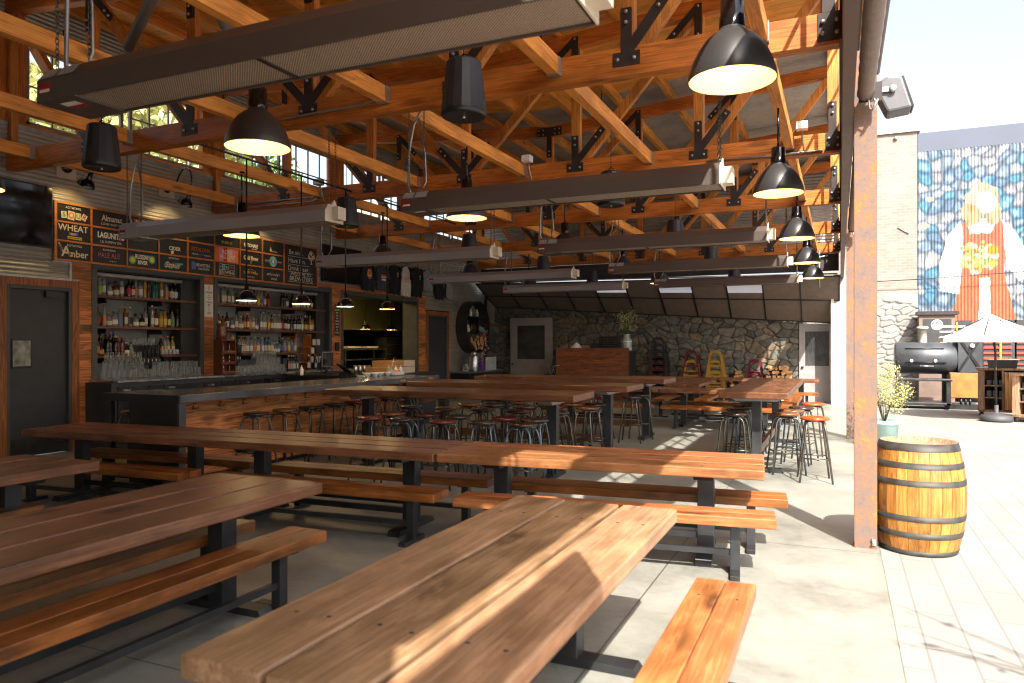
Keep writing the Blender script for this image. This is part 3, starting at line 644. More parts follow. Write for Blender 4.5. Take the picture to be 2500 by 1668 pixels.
# ------------------------------------------------------------------ steel frame on the yard side
def steel_column(y, lab):
    t = thing('steel_column', lab, 'column', (.195, y, 0), 0, 'rusty steel columns')
    m = MB(); m.box(-.085, .085, 0, .012, 0, 4.1); m.box(-.085, .085, .188, .2, 0, 4.1); m.box(-.006, .006, .012, .188, 0, 4.1); m.obj('shaft', RUST, t)
    m = MB(); m.box(-.082, .082, -.006, .0, 0, .05); m.obj('base_plate', RUST, t)
    m = MB(); m.box(.045, .075, -.02, 0, .03, .085); m.tube([(.06, -.02, .06), (.06, -.045, .06)], .012, 6); m.obj('anchor', GALV, t)
    return t
c1 = steel_column(6.69, 'near rusty steel column beside the oak barrel'); 
c2 = dup(c1, (.195, 14.3, 0), 0, 'far rusty steel column behind the near one'); 
dup(c1, (.195, -.92, 0), 0, 'rusty steel column beside the camera, out of view')
t = thing('header_beam', 'long brown steel beam along the open yard side', 'beam')
m = MB(); m.box(.02, .10, -9, 23, 3.5, 4.46); m.obj('web', plain('brown_painted_steel', (.075,.038,.028), .5, .2, .25), t)
m = MB(); m.box(.0, .17, -9, 23, 4.46, 4.49); m.obj('flange', GUSSET, t)
t = thing('yard_clerestory', 'framed clerestory lattice above the long steel beam on the yard side', 'window')
m = MB(); m.box(.06, .08, .6, 22.2, 4.49, 4.72); m.box(.06, .08, -9, .6, 4.49, 6.5); m.obj('sill_panel', GUSSET, t)  # full-height run behind the camera is added to block sun streaks
for k in range(5):
    m = MB(); y0, y1 = YT[k]+.15, YT[k+1]
    for q in range(1, 6): y = y0+(y1-y0)*q/6; m.box(.055, .085, y-.018, y+.018, 4.72, 6.55)
    for z in (5.2, 5.75): m.box(.057, .083, y0, y1, z-.015, z+.015)
    m.obj('mullion_frame', GUSSET, t)
FLASH = plain('brown_flashing', (.11,.075,.06), .45, .2, .2); TARP = plain('rolled_tarp', (.2,.15,.125), .6, 0, .25, nscale=11, bmp=.6)
for (a, b_, lab) in ((-.6, 6.55, 'rolled brown tarp under the beam above the near column'), (7.2, 14.1, 'rolled brown tarp between the two rusty columns')):
    t = thing('rolled_curtain', lab, 'curtain', (.19, 0, 3.7), 0, 'rolled side curtains')
    m = MB(); pts = []; n = 60
    for i in range(n+1): pts.append((0, a+(b_-a)*i/n, 0))
    m.tube(pts, [.062+RN.uniform(-.003, .004) for _ in pts], 14); m.obj('roll', TARP, t)
    m = MB(); m.tube([(.075, a, .16), (.075, b_, .16)], .03, 10); m.obj('guide_tube', FLASH, t)
    m = MB(); m.box(-.05, .12, b_, b_+.02, -.07, .08); m.obj('bracket', GUSSET, t)
    m = MB(); m.tube([(.02, b_-.02, -.06), (.03, b_+.02, -.12), (.06, b_+.02, -.15), (.085, b_+.02, -.1), (.06, b_, -.05)], .007, 6); m.tube([(.05, b_, -.14), (.09, b_, -.06)], .01, 6); m.obj('clip', GALV, t)
m = MB(); m.box(.21, .23, -1.2, .87, 2.52, 3.33); tag(m.obj('shadow_panel', TARP), 'unseen brown panel added beside the camera to shade the foreground table', 'sign')  # unseen panel, placed to cast the dark patch on the foreground table
# outdoor loudspeakers on the columns
def outdoor_speaker(y, lab):
    t = thing('outdoor_speaker', lab, 'speaker', (.40, y, 3.75), 0, 'outdoor loudspeakers on the columns')
    Mr = Matrix.Rotation(math.radians(-22), 4, 'Y')
    m = MB(); m.prism([(-.09, -.12), (.09, -.17), (.12, .11), (.02, .16), (-.10, .14)], lambda u, v, q: Mr @ V3((u, q, v)), -.12, .12); m.obj('cabinet', plain('grey_speaker_plastic', (.10,.10,.11), .5), t, bevel=.02)
    m = MB(); m.prism([(.092, -.165), (.107, -.16), (.132, .105), (.117, .11)], lambda u, v, q: Mr @ V3((u, q, v)), -.105, .105); m.obj('grille', BLACK, t)
    m = MB(); m.box(-.14, .0, -.145, -.125, .02, .06); m.box(-.14, -.11, -.145, .05, .02, .06); m.lathe([(.03, 0), (.03, .012), (0, .012)], (.0, -.14, .04), 10, M=Matrix.Rotation(PI/2, 3, 'X')); m.obj('bracket', GALV, t)
    return t
s1 = outdoor_speaker(6.95, 'grey box loudspeaker on the near column against the sky')
dup(s1, (.40, 14.5, 3.75), 0, 'grey box loudspeaker half hidden behind the near column')

# ------------------------------------------------------------------ far end: canopy, stone wall, doors
cn = thing('sloping_canopy', 'dark sloping fabric canopy of square panels at the far end', 'canopy')
def cpt(x, t):      # t 0 at the top edge, 1 at the bottom edge
    x0 = (x+11)/11.0
    zt = 3.66 - .14*x0; zb = 2.98 - .70*x0
    return V3((x, 21.5+1.45*t, zt+(zb-zt)*t))
cols_ = [-10.9+i*.99 for i in range(12)]
SKYL = {4, 6, 8}
m = MB(); ms = MB(); mr = MB()
for i in range(11):
    a, c = cols_[i], cols_[i+1]
    for t0, t1 in ((0, .5), (.5, 1)):
        if i in SKYL and t0 == 0:
            ms = MB(); ms.quad(cpt(a+.02, .12), cpt(c-.02, .12), cpt(c-.02, .36), cpt(a+.02, .36)); ms.obj('skylight_panel', CANOPYW, cn); m.quad(cpt(a, 0), cpt(c, 0), cpt(c, .12), cpt(a, .12)); m.quad(cpt(a, .36), cpt(c, .36), cpt(c, t1), cpt(a, t1))
        else: m.quad(cpt(a, t0), cpt(c, t0), cpt(c, t1), cpt(a, t1))
for x in cols_: mr.bar(cpt(x, 0)-V3((0,0,.015)), cpt(x, 1)-V3((0,0,.015)), .035, .03)
for t in (0, .5, .995): mr.bar(cpt(-10.9, t)-V3((0,0,.02)), cpt(-.01, t)-V3((0,0,.02)), .03, .03)
m.obj('fabric', CANOPY, cn); mr.obj('purlin_frame', BLACK, cn)
m = MB(); m.box(-11.0, -.02, 22.06, 22.12, 3.7, 4.18); m.obj('dark_fascia', plain('dark_purple_fascia', (.05,.042,.045), .6), cn)
t = thing('end_beam', 'long orange timber beam across the far end above the canopy', 'beam'); m = MB(); m.box(-11, 0, 22.05, 22.14, 4.19, 4.4); m.obj('timber', W_BEAMX, t)
t = thing('canopy_gutter', 'pale pipe running along the top edge of the sloping canopy', 'pipe'); m = MB(); m.tube([(-10.6, 21.45, 3.70), (-.05, 21.45, 3.56)], .022, 8); m.obj('pipe', GALV, t); m = MB(); m.tube([(-.5, 21.4, 3.2), (-.5, 21.4, 4.2)], .025, 8); m.tube([(-.62, 21.4, 4.0), (-.3, 21.4, 4.05)], .02, 8); m.obj('valve', GALV, t)

# stone wall at the far end
u = np.linspace(-12.6, -.98, 560); zz_ = np.linspace(0, 3.0, 170); U, Z = np.meshgrid(u, zz_, indexing='ij')
Uw = U + (vnoise(U*3, Z*3, 3)-.5)*.16 + (vnoise(U*9, Z*9, 5)-.5)*.05; Zw = Z + (vnoise(U*3, Z*3, 4)-.5)*.13 + (vnoise(U*9, Z*9, 6)-.5)*.04
cid, f1, f2 = cells(Uw, Zw, .33, .21, 5)
edge = np.clip((f2-f1)/.15, 0, 1); edge = edge**.6
pal = np.array([(.16,.14,.11), (.12,.115,.095), (.19,.165,.125), (.14,.14,.115), (.22,.18,.13), (.10,.095,.083), (.17,.155,.135), (.18,.14,.09), (.15,.147,.128), (.13,.12,.1)])
colr = pal[(cid*997).astype(int) % len(pal)] * (.72+.6*vnoise(U*14, Z*14, 8))[..., None]
colr = colr*(.3+.7*edge)[..., None]
P = np.stack([U, 23.05 - .055*edge + .03*(vnoise(U*8, Z*8, 9)-.5)*edge, Z], -1)
sw = thing('stone_wall', 'rough fieldstone wall across the far end behind the high chairs', 'wall')
grid_mesh('stone_face', P, colr, STONEP, sw)
m = MB(); m.box(-12.6, -.98, 23.06, 23.5, 0, 2.2); m.obj('core', DARKIN, sw)
# bright cut stone seen through the side opening at the left
u = np.linspace(-13.2, -10.2, 120); U, Z = np.meshgrid(u, np.linspace(0, 2.9, 110), indexing='ij'); Zq = Z+(vnoise(U*4, Z*6, 13)-.5)*.1
cid, f1, f2 = cells(U+(vnoise(U*6, Z*6, 12)-.5)*.2, Zq, .34, .11, 15); edge = np.clip((f2-f1)/.25, 0, 1)
colr = (np.array([(.34,.31,.33), (.24,.22,.25), (.42,.38,.38), (.2,.18,.2)])[(cid*997).astype(int) % 4])*(.5+.9*vnoise(U*18, Z*18, 14))[..., None]*(.3+.7*edge)[..., None]
bw = thing('slate_wall', 'sunlit ragged slate wall seen through the gap beyond the log ring', 'wall'); grid_mesh('stone_face', np.stack([U, 24.6-.05*edge-.03*vnoise(U*10, Z*10, 2), Z], -1), colr, STONEP, bw)
def end_door(name, label, x0, x1, zt, y):
    t = thing(name, label, 'door', ((x0+x1)/2, y, 0)); h = (x1-x0)/2
    m = MB(); wz0, wz1, wx = zt*.46, zt*.9, h*.66
    m.box(-h, -wx, -.03, .03, 0, zt); m.box(wx, h, -.03, .03, 0, zt); m.box(-wx, wx, -.03, .03, 0, wz0); m.box(-wx, wx, -.03, .03, wz1, zt); m.obj('door_panel', GREYP, t)
    m = MB(); m.box(-wx, wx, -.012, -.006, wz0, wz1); m.obj('window', plain('vinyl_window', (.045,.045,.045), .12, 0, .6, nscale=3, bmp=.9), t)
    m = MB(); m.box(-wx-.03, wx+.03, -.036, -.03, wz1, wz1+.03); m.box(-wx-.03, wx+.03, -.036, -.03, wz0-.03, wz0); m.obj('window_bead', GREYP, t)
    m = MB(); m.lathe([(0, .05), (.03, .045), (.036, .02), (.02, .0)], (-h+.09, -.03, 1.0), 12, M=Matrix.Rotation(PI/2, 3, 'X')); m.obj('knob', BLACK, t)
    return t
end_door('grey_gate_door', 'pale grey door with clear vinyl window in sunlight at far right', -1.08, -.12, 2.27, 22.98)
end_door('grey_side_door', 'shaded grey door with dark window beside the slate wall opening', -10.15, -8.65, 2.55, 22.6)
t = thing('corner_post', 'pale grey square post between the far door and the yard', 'post', (-.02, 22.2, 0)); m = MB(); m.box(-.2, -.13, 0, .1, 0, 3.5); m.obj('trim', CREAM, t); m = MB(); m.box(-.13, .22, .02, .3, 0, 3.6); m.obj('shaft', GREYP, t); m = MB(); m.box(-.2, .24, -.03, .0, 0, .13); m.obj('base', GREYP, t)
t = thing('wing_wall', 'dark brown panel above the gap at the end of the bar wall', 'wall'); m = MB(); m.prism([(22.24, 3.75), (24.3, 2.95), (24.3, 2.5), (22.24, 2.5)], lambda a, v, q: (q, a, v), -11.0, -10.94); m.obj('panel', CANOPY, t); m = MB(); m.box(-11.02, -10.9, 22.24, 22.34, 0, 3.7); m.obj('post', BLACK, t)
# ------------------------------------------------------------------ picnic tables and benches
def make_table(L=2.44, W=.9, mt=W_TABLE):
    t = thing('picnic_table', 'x', 'table')
    m = MB(); w3 = W/3
    for i in range(3): m.box(-L/2+RN.uniform(0,.012), L/2-RN.uniform(0,.012), -W/2+i*w3+.011, -W/2+(i+1)*w3-.011,   .685, .76)
    m.obj('table_top', mt, t, bevel=.009); m = MB(); m.box(-L/2+.02, L/2-.02, -w3/2-.04, w3/2+.04, .676, .684); m.obj('seam_shade_strip', BLACK, t); m = MB()  # black strip added under the planks so the gaps look shaded
    for s in (-1, 1):
        for i in range(3):
            for q in (-.06, .06): m.lathe([(.008, .7602), (.008, .7612), (0, .7612)], (s*(L/2-.42)+RN.uniform(-.01,.01), -W/2+(i+.5)*w3+q, 0), 8)
    m.obj('screw_heads', STEEL, t)
    for s in (-1, 1):
        m = MB(); m.box(s*(L/2-.42)-.06, s*(L/2-.42)+.06, -.06, .06, .045, .672); m.obj('pedestal', STEEL, t, bevel=.004)
        m = MB(); x = s*(L/2-.42); m.prism([(-.36, 0), (.36, 0), (.33, .045), (-.33, .045)], lambda u, v, q: (q, u, v), x-.055, x+.055); m.obj('foot', STEEL, t)
        m = MB(); m.prism([(-.36, .685), (.36, .685), (.30, .64), (-.30, .64)], lambda u, v, q: (q, u, v), x-.07, x+.07); m.obj('top_bracket', STEEL, t)
    m = MB(); m.box(-L/2+.36, L/2-.36, -.02, .02, .13, .18); m.obj('stretcher', STEEL, t)
    return t
def make_bench(L=2.44, W=.3, mt=W_BENCH):
    t = thing('bench', 'x', 'bench')
    m = MB(); m.box(-L/2, L/2, -W/2, -.002, .378, .45); m.box(-L/2+.004, L/2-.003, .002, W/2, .378, .45); m.obj('seat', mt, t, bevel=.007)
    m = MB()
    for s in (-1, 1):
        for q in (-.09, .09): m.lathe([(.008, .4502), (.008, .4512), (0, .4512)], (s*(L/2-.28), q, 0), 8)
    m.obj('screw_heads', STEEL, t)
    for s in (-1, 1):
        x = s*(L/2-.28)
        m = MB(); m.box(x-.035, x+.035, -.035, .035, .035, .366); m.box(x-.03, x+.03, -.13, .13, .366, .377); m.obj('leg', STEEL, t, bevel=.003)
        m = MB(); m.box(x-.035, x+.035, -.17, .17, 0, .035); m.obj('foot', STEEL, t, bevel=.003)
    m = MB(); m.box(-L/2+.31, L/2-.31, -.018, .018, .14, .18); m.obj('stretcher', STEEL, t)
    return t
T0 = make_table(); B0 = make_bench(); D = math.radians
TAB = [(-1.31,2.84,90,2.53,.99,'big sunlit plank table running toward the camera in the foreground'), (-3.6,2.7,90,2.5,.94,'brown plank table in shade at lower left, beside the foreground table'),
       (-5.76,2.7,90,2.5,.92,'plank table whose end shows at the left edge of the photo'),
       (-6.88,5.54,4,2.42,.82,'leftmost of the three end-to-end plank tables, with a red reflection'), (-4.41,5.70,3,2.56,.86,'middle one of the three plank tables set end to end'), (-1.83,5.90,5.5,2.62,.86,'right one of the three end-to-end tables, its end in sun'),
       (-4.62,15.35,0,2.45,.86,'far plank table, left of a pair beyond the high tables'), (-2.15,15.3,0,2.42,.86,'far plank table with sun patches behind the sunlit high table'), (-3.33,18.3,90,2.5,.82,'far plank table turned lengthwise in front of the yellow high chairs'),
       (-4.25,20.6,0,2.5,.8,'farthest plank table on the left, before the wood stand'), (-1.72,20.55,0,2.46,.8,'farthest plank table on the right, its end in full sun'), (-1.35,18.1,90,2.4,.8,'far lengthwise plank table hidden behind the sunlit high table')]
for i, (x, y, r, l, w_, lab) in enumerate(TAB):
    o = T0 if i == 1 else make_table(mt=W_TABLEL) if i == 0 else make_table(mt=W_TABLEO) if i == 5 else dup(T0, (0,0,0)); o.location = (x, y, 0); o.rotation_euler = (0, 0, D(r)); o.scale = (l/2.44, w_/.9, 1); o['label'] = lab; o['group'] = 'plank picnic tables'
BEN = [(-.54,2.72,90,'sunlit orange bench at lower right, beside the foreground table'), (-3.24,2.7,90,'bench with glowing orange edge in front of the lower left table'), (-3.87,2.72,90,'bench behind the lower left table, mostly under its top'),
       (-5.72,2.45,90,'bench end under the table at the left edge'), (-6.95,5.12,4,'dark bench in front of the leftmost end-to-end table'), (-6.85,5.93,4,'dark bench behind the leftmost end-to-end table'),
       (-4.25,5.28,3,'worn edged bench in front of the middle end-to-end table'), (-4.12,6.02,3,'bench behind the middle end-to-end table'), (-1.63,5.44,6.5,'bench with sunlit end in front of the right end-to-end table'), (-1.6,6.2,5.5,'bench behind the right end-to-end table'),
       (-4.7,14.75,0,'far bench in front of the left far table'), (-2.05,14.72,0,'far bench with sun patch before the far tables'), (-2.1,15.95,0,'far bench behind the sun patched far table'), (-3.75,17.7,90,'lengthwise far bench left of the lengthwise far table'), (-2.85,18.0,90,'lengthwise far bench right of the lengthwise far table'),
       (-.96,17.6,90,'far lengthwise bench in sun beyond the orange stools'), (-1.7,20.0,0,'farthest bench in sun before the grey gate door'), (-4.2,20.0,0,'farthest bench in shade before the wood stand')]
for i, (x, y, r, lab) in enumerate(BEN):
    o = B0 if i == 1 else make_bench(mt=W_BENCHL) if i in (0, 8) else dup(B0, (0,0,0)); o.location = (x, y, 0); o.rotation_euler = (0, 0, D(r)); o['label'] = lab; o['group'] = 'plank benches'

# ------------------------------------------------------------------ high tables
def make_high(L=3.6, W=.95):
    t = thing('high_table', 'x', 'table')
    m = MB(); m.box(-L/2, L/2, -W/2, W/2, .985, 1.07); m.obj('table_top', W_HIGH, t, bevel=.012)
    for s in (-1, 1):
        x = s*(L/2-.42)
        m = MB(); m.box(x-.065, x+.065, -.065, .065, .05, .975); m.obj('leg', STEEL, t, bevel=.004)
        m = MB(); m.prism([(-.38, 0), (.38, 0), (.34, .05), (-.34, .05)], lambda u, v, q: (q, u, v), x-.06, x+.06); m.obj('foot', STEEL, t)
        m = MB(); m.prism([(-.38, .985), (.38, .985), (.3, .93), (-.3, .93)], lambda u, v, q: (q, u, v), x-.09, x+.09); m.obj('top_bracket', GALV, t)
    m = MB(); m.box(-L/2+.5, L/2-.5, -.03, .03, .19, .30); m.obj('foot_board', W_HIGH, t, bevel=.004)
    for x in [(-1.2+i*.6) for i in range(5)]:
        m = MB()
        for s in (-1, 1): m.tube([(x, -W/2+.06, .975), (x, -W/2+.06, .955), (x+s*.014, -W/2+.06, .944), (x+s*.03, -W/2+.06, .95), (x+s*.034, -W/2+.06, .962)], .004, 5)
        m.obj('bag_hook', STAIN, t)
    return t
H0 = make_high()
for i, (x, y, r, l, w_, lab) in enumerate([(-4.65,8.58,2.5,3.54,.92,'nearest dark high table, facing the end of the bar'), (-4.62,10.72,0,3.7,.95,'second dark high table, behind the nearest one'), (-4.58,13.05,0,3.66,1.0,'third dark high table, farthest of the three in a row'), (-1.0,11.74,90,4.1,.84,'half sunlit high table running lengthwise beside the rusty column')]):
    o = H0 if i == 0 else dup(H0, (0,0,0)); o.location = (x, y, 0); o.rotation_euler = (0, 0, D(r)); o.scale = (l/3.6, w_/.95, 1); o['label'] = lab; o['group'] = 'high tables'

# ------------------------------------------------------------------ bar stools
def make_stool(seatm, tubem, nm):
    t = thing('bar_stool', 'x', 'stool')
    m = MB(); m.lathe([(0, .742), (.12, .742), (.155, .748), (.168, .758), (.168, .772), (.158, .783), (.11, .786), (0, .784)], n=28); m.obj('seat', seatm, t)
    m = MB(); m.lathe([(.09, .728), (.09, .742)], n=16, capb=True); m.bar((-.1,-.1,.73), (.1,.1,.73), .025, .01); m.bar((-.1,.1,.73), (.1,-.1,.73), .025, .01); m.obj('seat_mount', tubem, t)
    for sx in (-1, 1):
        for sy in (-1, 1):
            m = MB(); m.tube([(sx*.205, sy*.185, 0), (sx*.15, sy*.115, .6), (sx*.14, sy*.105, .66), (sx*.12, sy*.1, .7), (sx*.09, sy*.098, .72), (0, sy*.097, .722)], .0125, 8); m.obj('leg', tubem, t)
    m = MB(); z = .27; q = .178; p = .152
    for a, c in (((-q,-p),(q,-p)), ((-q,p),(q,p)), ((-q,-p),(-q,p)), ((q,-p),(q,p))): m.tube([(*a, z if a[1] == c[1] else z+.02), (*c, z if a[1] == c[1] else z+.02)], .009, 6)
    m.obj('foot_ring', tubem, t)
    return t
STK = {}
STN = {'black': (W_SEAT, GUN), 'blackb': (W_SEAT, GUNB), 'maroon': (W_SEATR, GUN), 'maroonb': (W_SEATR, GUNB), 'brown': (W_SEATB, GUN), 'brownb': (W_SEATB, GUNB), 'orange': (W_SEATO, GUN)}
def stool(kind, x, y, lab, group):
    if kind not in STK: STK[kind] = o = make_stool(*STN[kind], kind)
    else: o = dup(STK[kind], (0,0,0))
    o.location = (x, y, 0); o.rotation_euler = (0, 0, RN.choice([0, PI/2]) + RN.uniform(-.35, .35)); o['label'] = lab; o['group'] = group
SEATN = {'black': 'black', 'blackb': 'black', 'maroon': 'maroon', 'maroonb': 'maroon', 'brown': 'brown', 'brownb': 'brown', 'orange': 'bright orange'}
LEGN = lambda k: 'blue-grey' if k.endswith('b') else 'gunmetal'
def row(lst, where, group):
    for i, (k, x, y) in enumerate(lst): stool(k, x, y, '%s stool, %s legs, %s %s' % (SEATN[k], LEGN(k), ORD[i], where), group)
row([('blackb',-6.98,7.4),('brown',-7.0,7.97),('black',-6.98,8.48),('black',-7.0,9.05),('maroon',-6.98,9.55),('brown',-7.0,10.0),('black',-7.0,10.5),('blackb',-6.98,11.0)], 'from the left along the wood bar front', 'stools along the bar')
row([('brown',-8.72,6.98),('black',-8.16,6.92)], 'from the left under the dark bar end', 'stools along the bar')
row([('maroon',-5.30,7.56),('blackb',-4.85,7.6),('maroon',-4.27,7.55),('blackb',-3.79,7.66),('blackb',-3.28,7.64)], 'from left before the nearest high table', 'stools at the high tables')
row([('brown',-5.36,8.16),('maroonb',-4.86,8.2),('black',-4.40,8.15),('maroon',-3.74,8.16),('blackb',-3.34,8.15)], 'from left tucked under the nearest high table', 'stools at the high tables')
row([('blackb',-5.7,9.15),('brown',-5.1,9.12),('black',-4.55,9.16),('maroon',-4.0,9.14),('black',-3.45,9.18)], 'from left on the far side of the nearest high table', 'stools at the high tables')
row([('brown',-5.12,9.86),('black',-4.72,9.9),('black',-4.15,9.77),('maroon',-3.80,9.92),('brown',-3.29,10.0)], 'from left before the second high table', 'stools at the high tables')
row([('black',-5.05,10.5),('brown',-4.6,10.55),('maroon',-4.12,10.5),('brown',-3.7,10.52),('black',-3.36,10.62)], 'from left tucked under the second high table', 'stools at the high tables')
row([('black',-5.1,12.3),('brown',-4.55,12.35),('maroon',-3.85,12.4),('black',-3.26,12.3),('black',-3.24,12.88),('brown',-4.05,12.95)], 'from left around the third high table', 'stools at the high tables')
row([('orange',-.28,9.75),('brown',-.64,10.2),('brownb',-.6,10.68),('black',-.50,11.25),('orange',-.37,12.05)], 'from the camera, yard side of the sunlit high table', 'stools at the high tables')
row([('black',-1.26,9.95),('black',-1.28,10.55),('blackb',-1.27,11.18),('black',-1.25,11.8)], 'from the camera, bar side of the sunlit high table', 'stools at the high tables')

# ------------------------------------------------------------------ bar counter
bc = thing('bar_counter', 'long bar counter with grey steel-edged top and reclaimed wood front', 'bar counter')
m = MB(); m.prism([(-6.94,6.16), (-6.94,12.15), (-7.95,12.15), (-7.95,6.9), (-8.22,6.9), (-8.22,6.16)], lambda u, v, q: (u, v, q), .995, 1.085)
m.obj('counter_top', plain('counter_grey_zinc', (.15,.155,.165), .22, .45, .3, nscale=3), bc, bevel=.004)
m = MB(); z = .06
while z < .99:
    z1 = min(z+.145, .993); y = 6.21
    while y < 11.35:
        e = min(11.35, y+RN.uniform(.7, 1.9)); e = 11.35 if 11.35-e < .25 else e
        m.box(-7.28, -7.225-RN.uniform(0,.005), y+.001, e-.001, z+.0015, z1-.0015); y = e
    z = z1
m.obj('wood_front', W_CLAD, bc)
m = MB(); m.box(-7.42, -7.0, 6.165, 6.20, 0, .994); m.obj('end_panel', BLACK, bc); m = MB(); m.box(-7.0, -6.965, 6.165, 6.26, 0, .994); m.obj('steel_leg', FRAMEG, bc)
m = MB(); m.box(-7.4, -7.0, 11.36, 11.40, 0, .994); m.obj('end_panel', FRAMEG, bc); m = MB(); m.box(-7.0, -6.95, 11.34, 11.41, 0, .994); m.obj('steel_leg', FRAMEG, bc); m = MB(); m.box(-8.222, -6.97, 6.152, 6.16, .99, 1.083); m.obj('black_edge', BLACK, bc)
m = MB(); m.box(-7.9, -7.29, 6.25, 12.1, 0, .99); m.obj('dark_carcass', BLACK, bc)
m = MB(); m.box(-8.2, -8.15, 6.2, 6.25, 0, .99); m.box(-8.2, -7.3, 6.84, 6.87, .72, .99); m.obj('return_frame', BLACK, bc)
BRS = plain('brass', (.55,.38,.12), .35, .8)
for y in (10.8, 11.75): m = MB(); m.box(-6.939, -6.936, y, y+.15, 1.02, 1.06); m.obj('brass_plate', BRS, bc)
m = MB(); m.box(-7.5, -7.0, 11.42, 12.1, .6, .63); m.box(-7.5, -7.0, 11.42, 12.1, .84, .87); m.obj('end_shelf', W_SHELF, bc)
for i in range(12):
    y = 6.6+i*.41; m = MB(); x = -7.225
    for s in (-1, 1): m.tube([(x, y, .935), (x+.015, y, .9), (x+.03, y+s*.02, .885), (x+.045, y+s*.045, .895), (x+.05, y+s*.05, .915)], .005, 5)
    m.tube([(x, y, .955), (x+.02, y, .945), (x+.045, y, .955)], .006, 5); m.obj('coat_hook', plain('hook_bronze', (.09,.07,.05), .4, .8) if i == 0 else bpy.data.materials['hook_bronze'], bc)
t = thing('cloth_bag', 'sage green cloth bag hanging below the dark bar end', 'bag', (-7.62, 6.5, 0)); m = MB(); m.lathe([(.05,.06), (.13,.1), (.15,.25), (.12,.4), (.13,.46), (.1,.5)], n=14, capb=True); m.obj('bag_body', plain('sage_cloth', (.16,.2,.14), .9, 0, .2, bmp=.4), t)

# back counter under the shelves
t = thing('back_counter', 'stainless edged back counter with dark fridge doors below the shelves', 'counter')
m = MB(); m.box(-11.45, -10.34, 7.98, 14.1, 1.07, 1.10); m.obj('steel_top', STAIN, t)
m = MB(); m.box(-11.44, -10.38, 7.9, 14.1, .0, 1.065); m.obj('fridge_body', DOORG, t)
for k in range(7):
    m = MB(); m.box(-10.38, -10.36, 8.0+k*.86, 8.82+k*.86, .1, 1.0); d = m.obj('fridge_door', plain('fridge_black', (.03,.033,.04), .3, .3, .2) if k == 0 else bpy.data.materials['fridge_black'], t)
    m = MB(); m.box(-10.36, -10.33, 8.08+k*.86, 8.2+k*.86, .93, .96); m.obj('handle', STAIN, d)

# ------------------------------------------------------------------ ceiling heaters
HP = [(-.17,0),(-.17,.13),(-.115,.205),(.115,.205),(.17,.13),(.17,0),(.155,0),(.155,.025),(-.155,.025),(-.155,0)]
def chain_mesh(Lh=1.06):
    m = MB(); n = int(Lh/.032)
    for i in range(n):
        z = i*.032; pts = []
        for k in range(9):
            a = 2*PI*k/8; u = .0105*math.cos(a); v = .022*math.sin(a); pts.append((u if i % 2 else 0, 0 if i % 2 else u, z+v))
        m.tube(pts, .0034, 4, cap=False)
    return m.mesh('chain', GUN)
CHN = chain_mesh()
def make_heater(body):
    t = thing('radiant_heater', 'x', 'heater'); Lh = 3.4
    m = MB(); m.prism(HP, lambda u, v, q: (q, u, v), .34, Lh); m.obj('housing', body, t)
    m = MB(); m.box(.34, Lh-.02, -.153, .153, .012, .016); m.box(1.68, 1.71, -.155, .155, .004, .011, mi=1); m.obj('grille', [GRILLE, GUSSET], t)
    m = MB(); m.prism(HP[:6], lambda u, v, q: (q, u*1.01, v*1.01-.004), 0, .34); cb = m.obj('control_box', body, t)
    fn = lambda a, s: (a, -.1735+s*.055, .1325+s*.0755)
    for a0, a1 in ((.02,.15), (.17,.32)): m = MB(); m.quad(fn(a0,.02), fn(a1,.02), fn(a1,.97), fn(a0,.97)); m.obj('label', LABELG, cb)
    m = MB(); m.quad((.02,-.1745,.045), (.13,-.1745,.045), (.13,-.1745,.105), (.02,-.1745,.105)); m.quad((.03,-.1755,.05), (.12,-.1755,.05), (.12,-.1755,.068), (.03,-.1755,.068), mi=1); m.obj('red_label', [LABELR, PAPER], cb)
    m = MB(); m.quad((.12,-.115,-.0055), (.26,-.115,-.0055), (.26,-.02,-.0055), (.12,-.02,-.0055), mi=1); m.quad((.12,-.06,-.0065), (.26,-.06,-.0065), (.26,-.02,-.0065), (.12,-.02,-.0065)); m.obj('warning_label', [LABELR, PAPER], cb)
    m = MB(); m.prism([(-.17,0),(-.17,.13),(-.115,.205),(-.05,.205),(0,.27),(.05,.205),(.115,.205),(.17,.13),(.17,0)], lambda u, v, q: (q, u, v), Lh+.001, Lh+.012); ep = m.obj('end_plate', CREAM, t)
    m = MB(); m.box(Lh+.012, Lh+.1, -.05, .10, .03, .18); m.obj('flue_box', CREAM, ep)
    for x, y in ((.05,-.08), (.16,.05), (Lh-.02,-.06), (Lh-.02,.06)): part('chain', CHN, t, (x, y, .2))
    m = MB(); pts = [(.02,.03,.2), (-.03,.03,.3), (-.02,.03,.7), (.03,.05,1.0), (.12,.06,1.15)]; m.tube(pts, .014, 8)
    m.tube([(.1,.05,.2), (.19,.05,.35), (.17,.06,.65), (.08,.06,1.1)], .009, 6); m.obj('conduit', GALV, t)
    return t
hA = make_heater(HEAT); hB = make_heater(HEATL)
HL = ['nearest the camera, filling the top left of the photo', 'second from the camera on the yard side', 'third from the camera on the yard side', 'fourth from the camera on the yard side', 'farthest from the camera on the yard side']
HR = ['nearest on the bar side, in front of the menu boards', 'second on the bar side, in front of the shirts', 'third on the bar side', 'farthest on the bar side']
HC = [(xa, y, xb, y) for xa, y, xb in ((-4.375,3.01,-.993), (-4.353,6.95,-.98), (-4.36,10.9,-.915), (-4.3,14.57,-.88), (-4.31,18.62,-.895), (-8.95,7.09,-5.48), (-8.9,11.13,-5.3), (-8.87,15.17,-5.3), (-8.64,18.87,-5.2))]
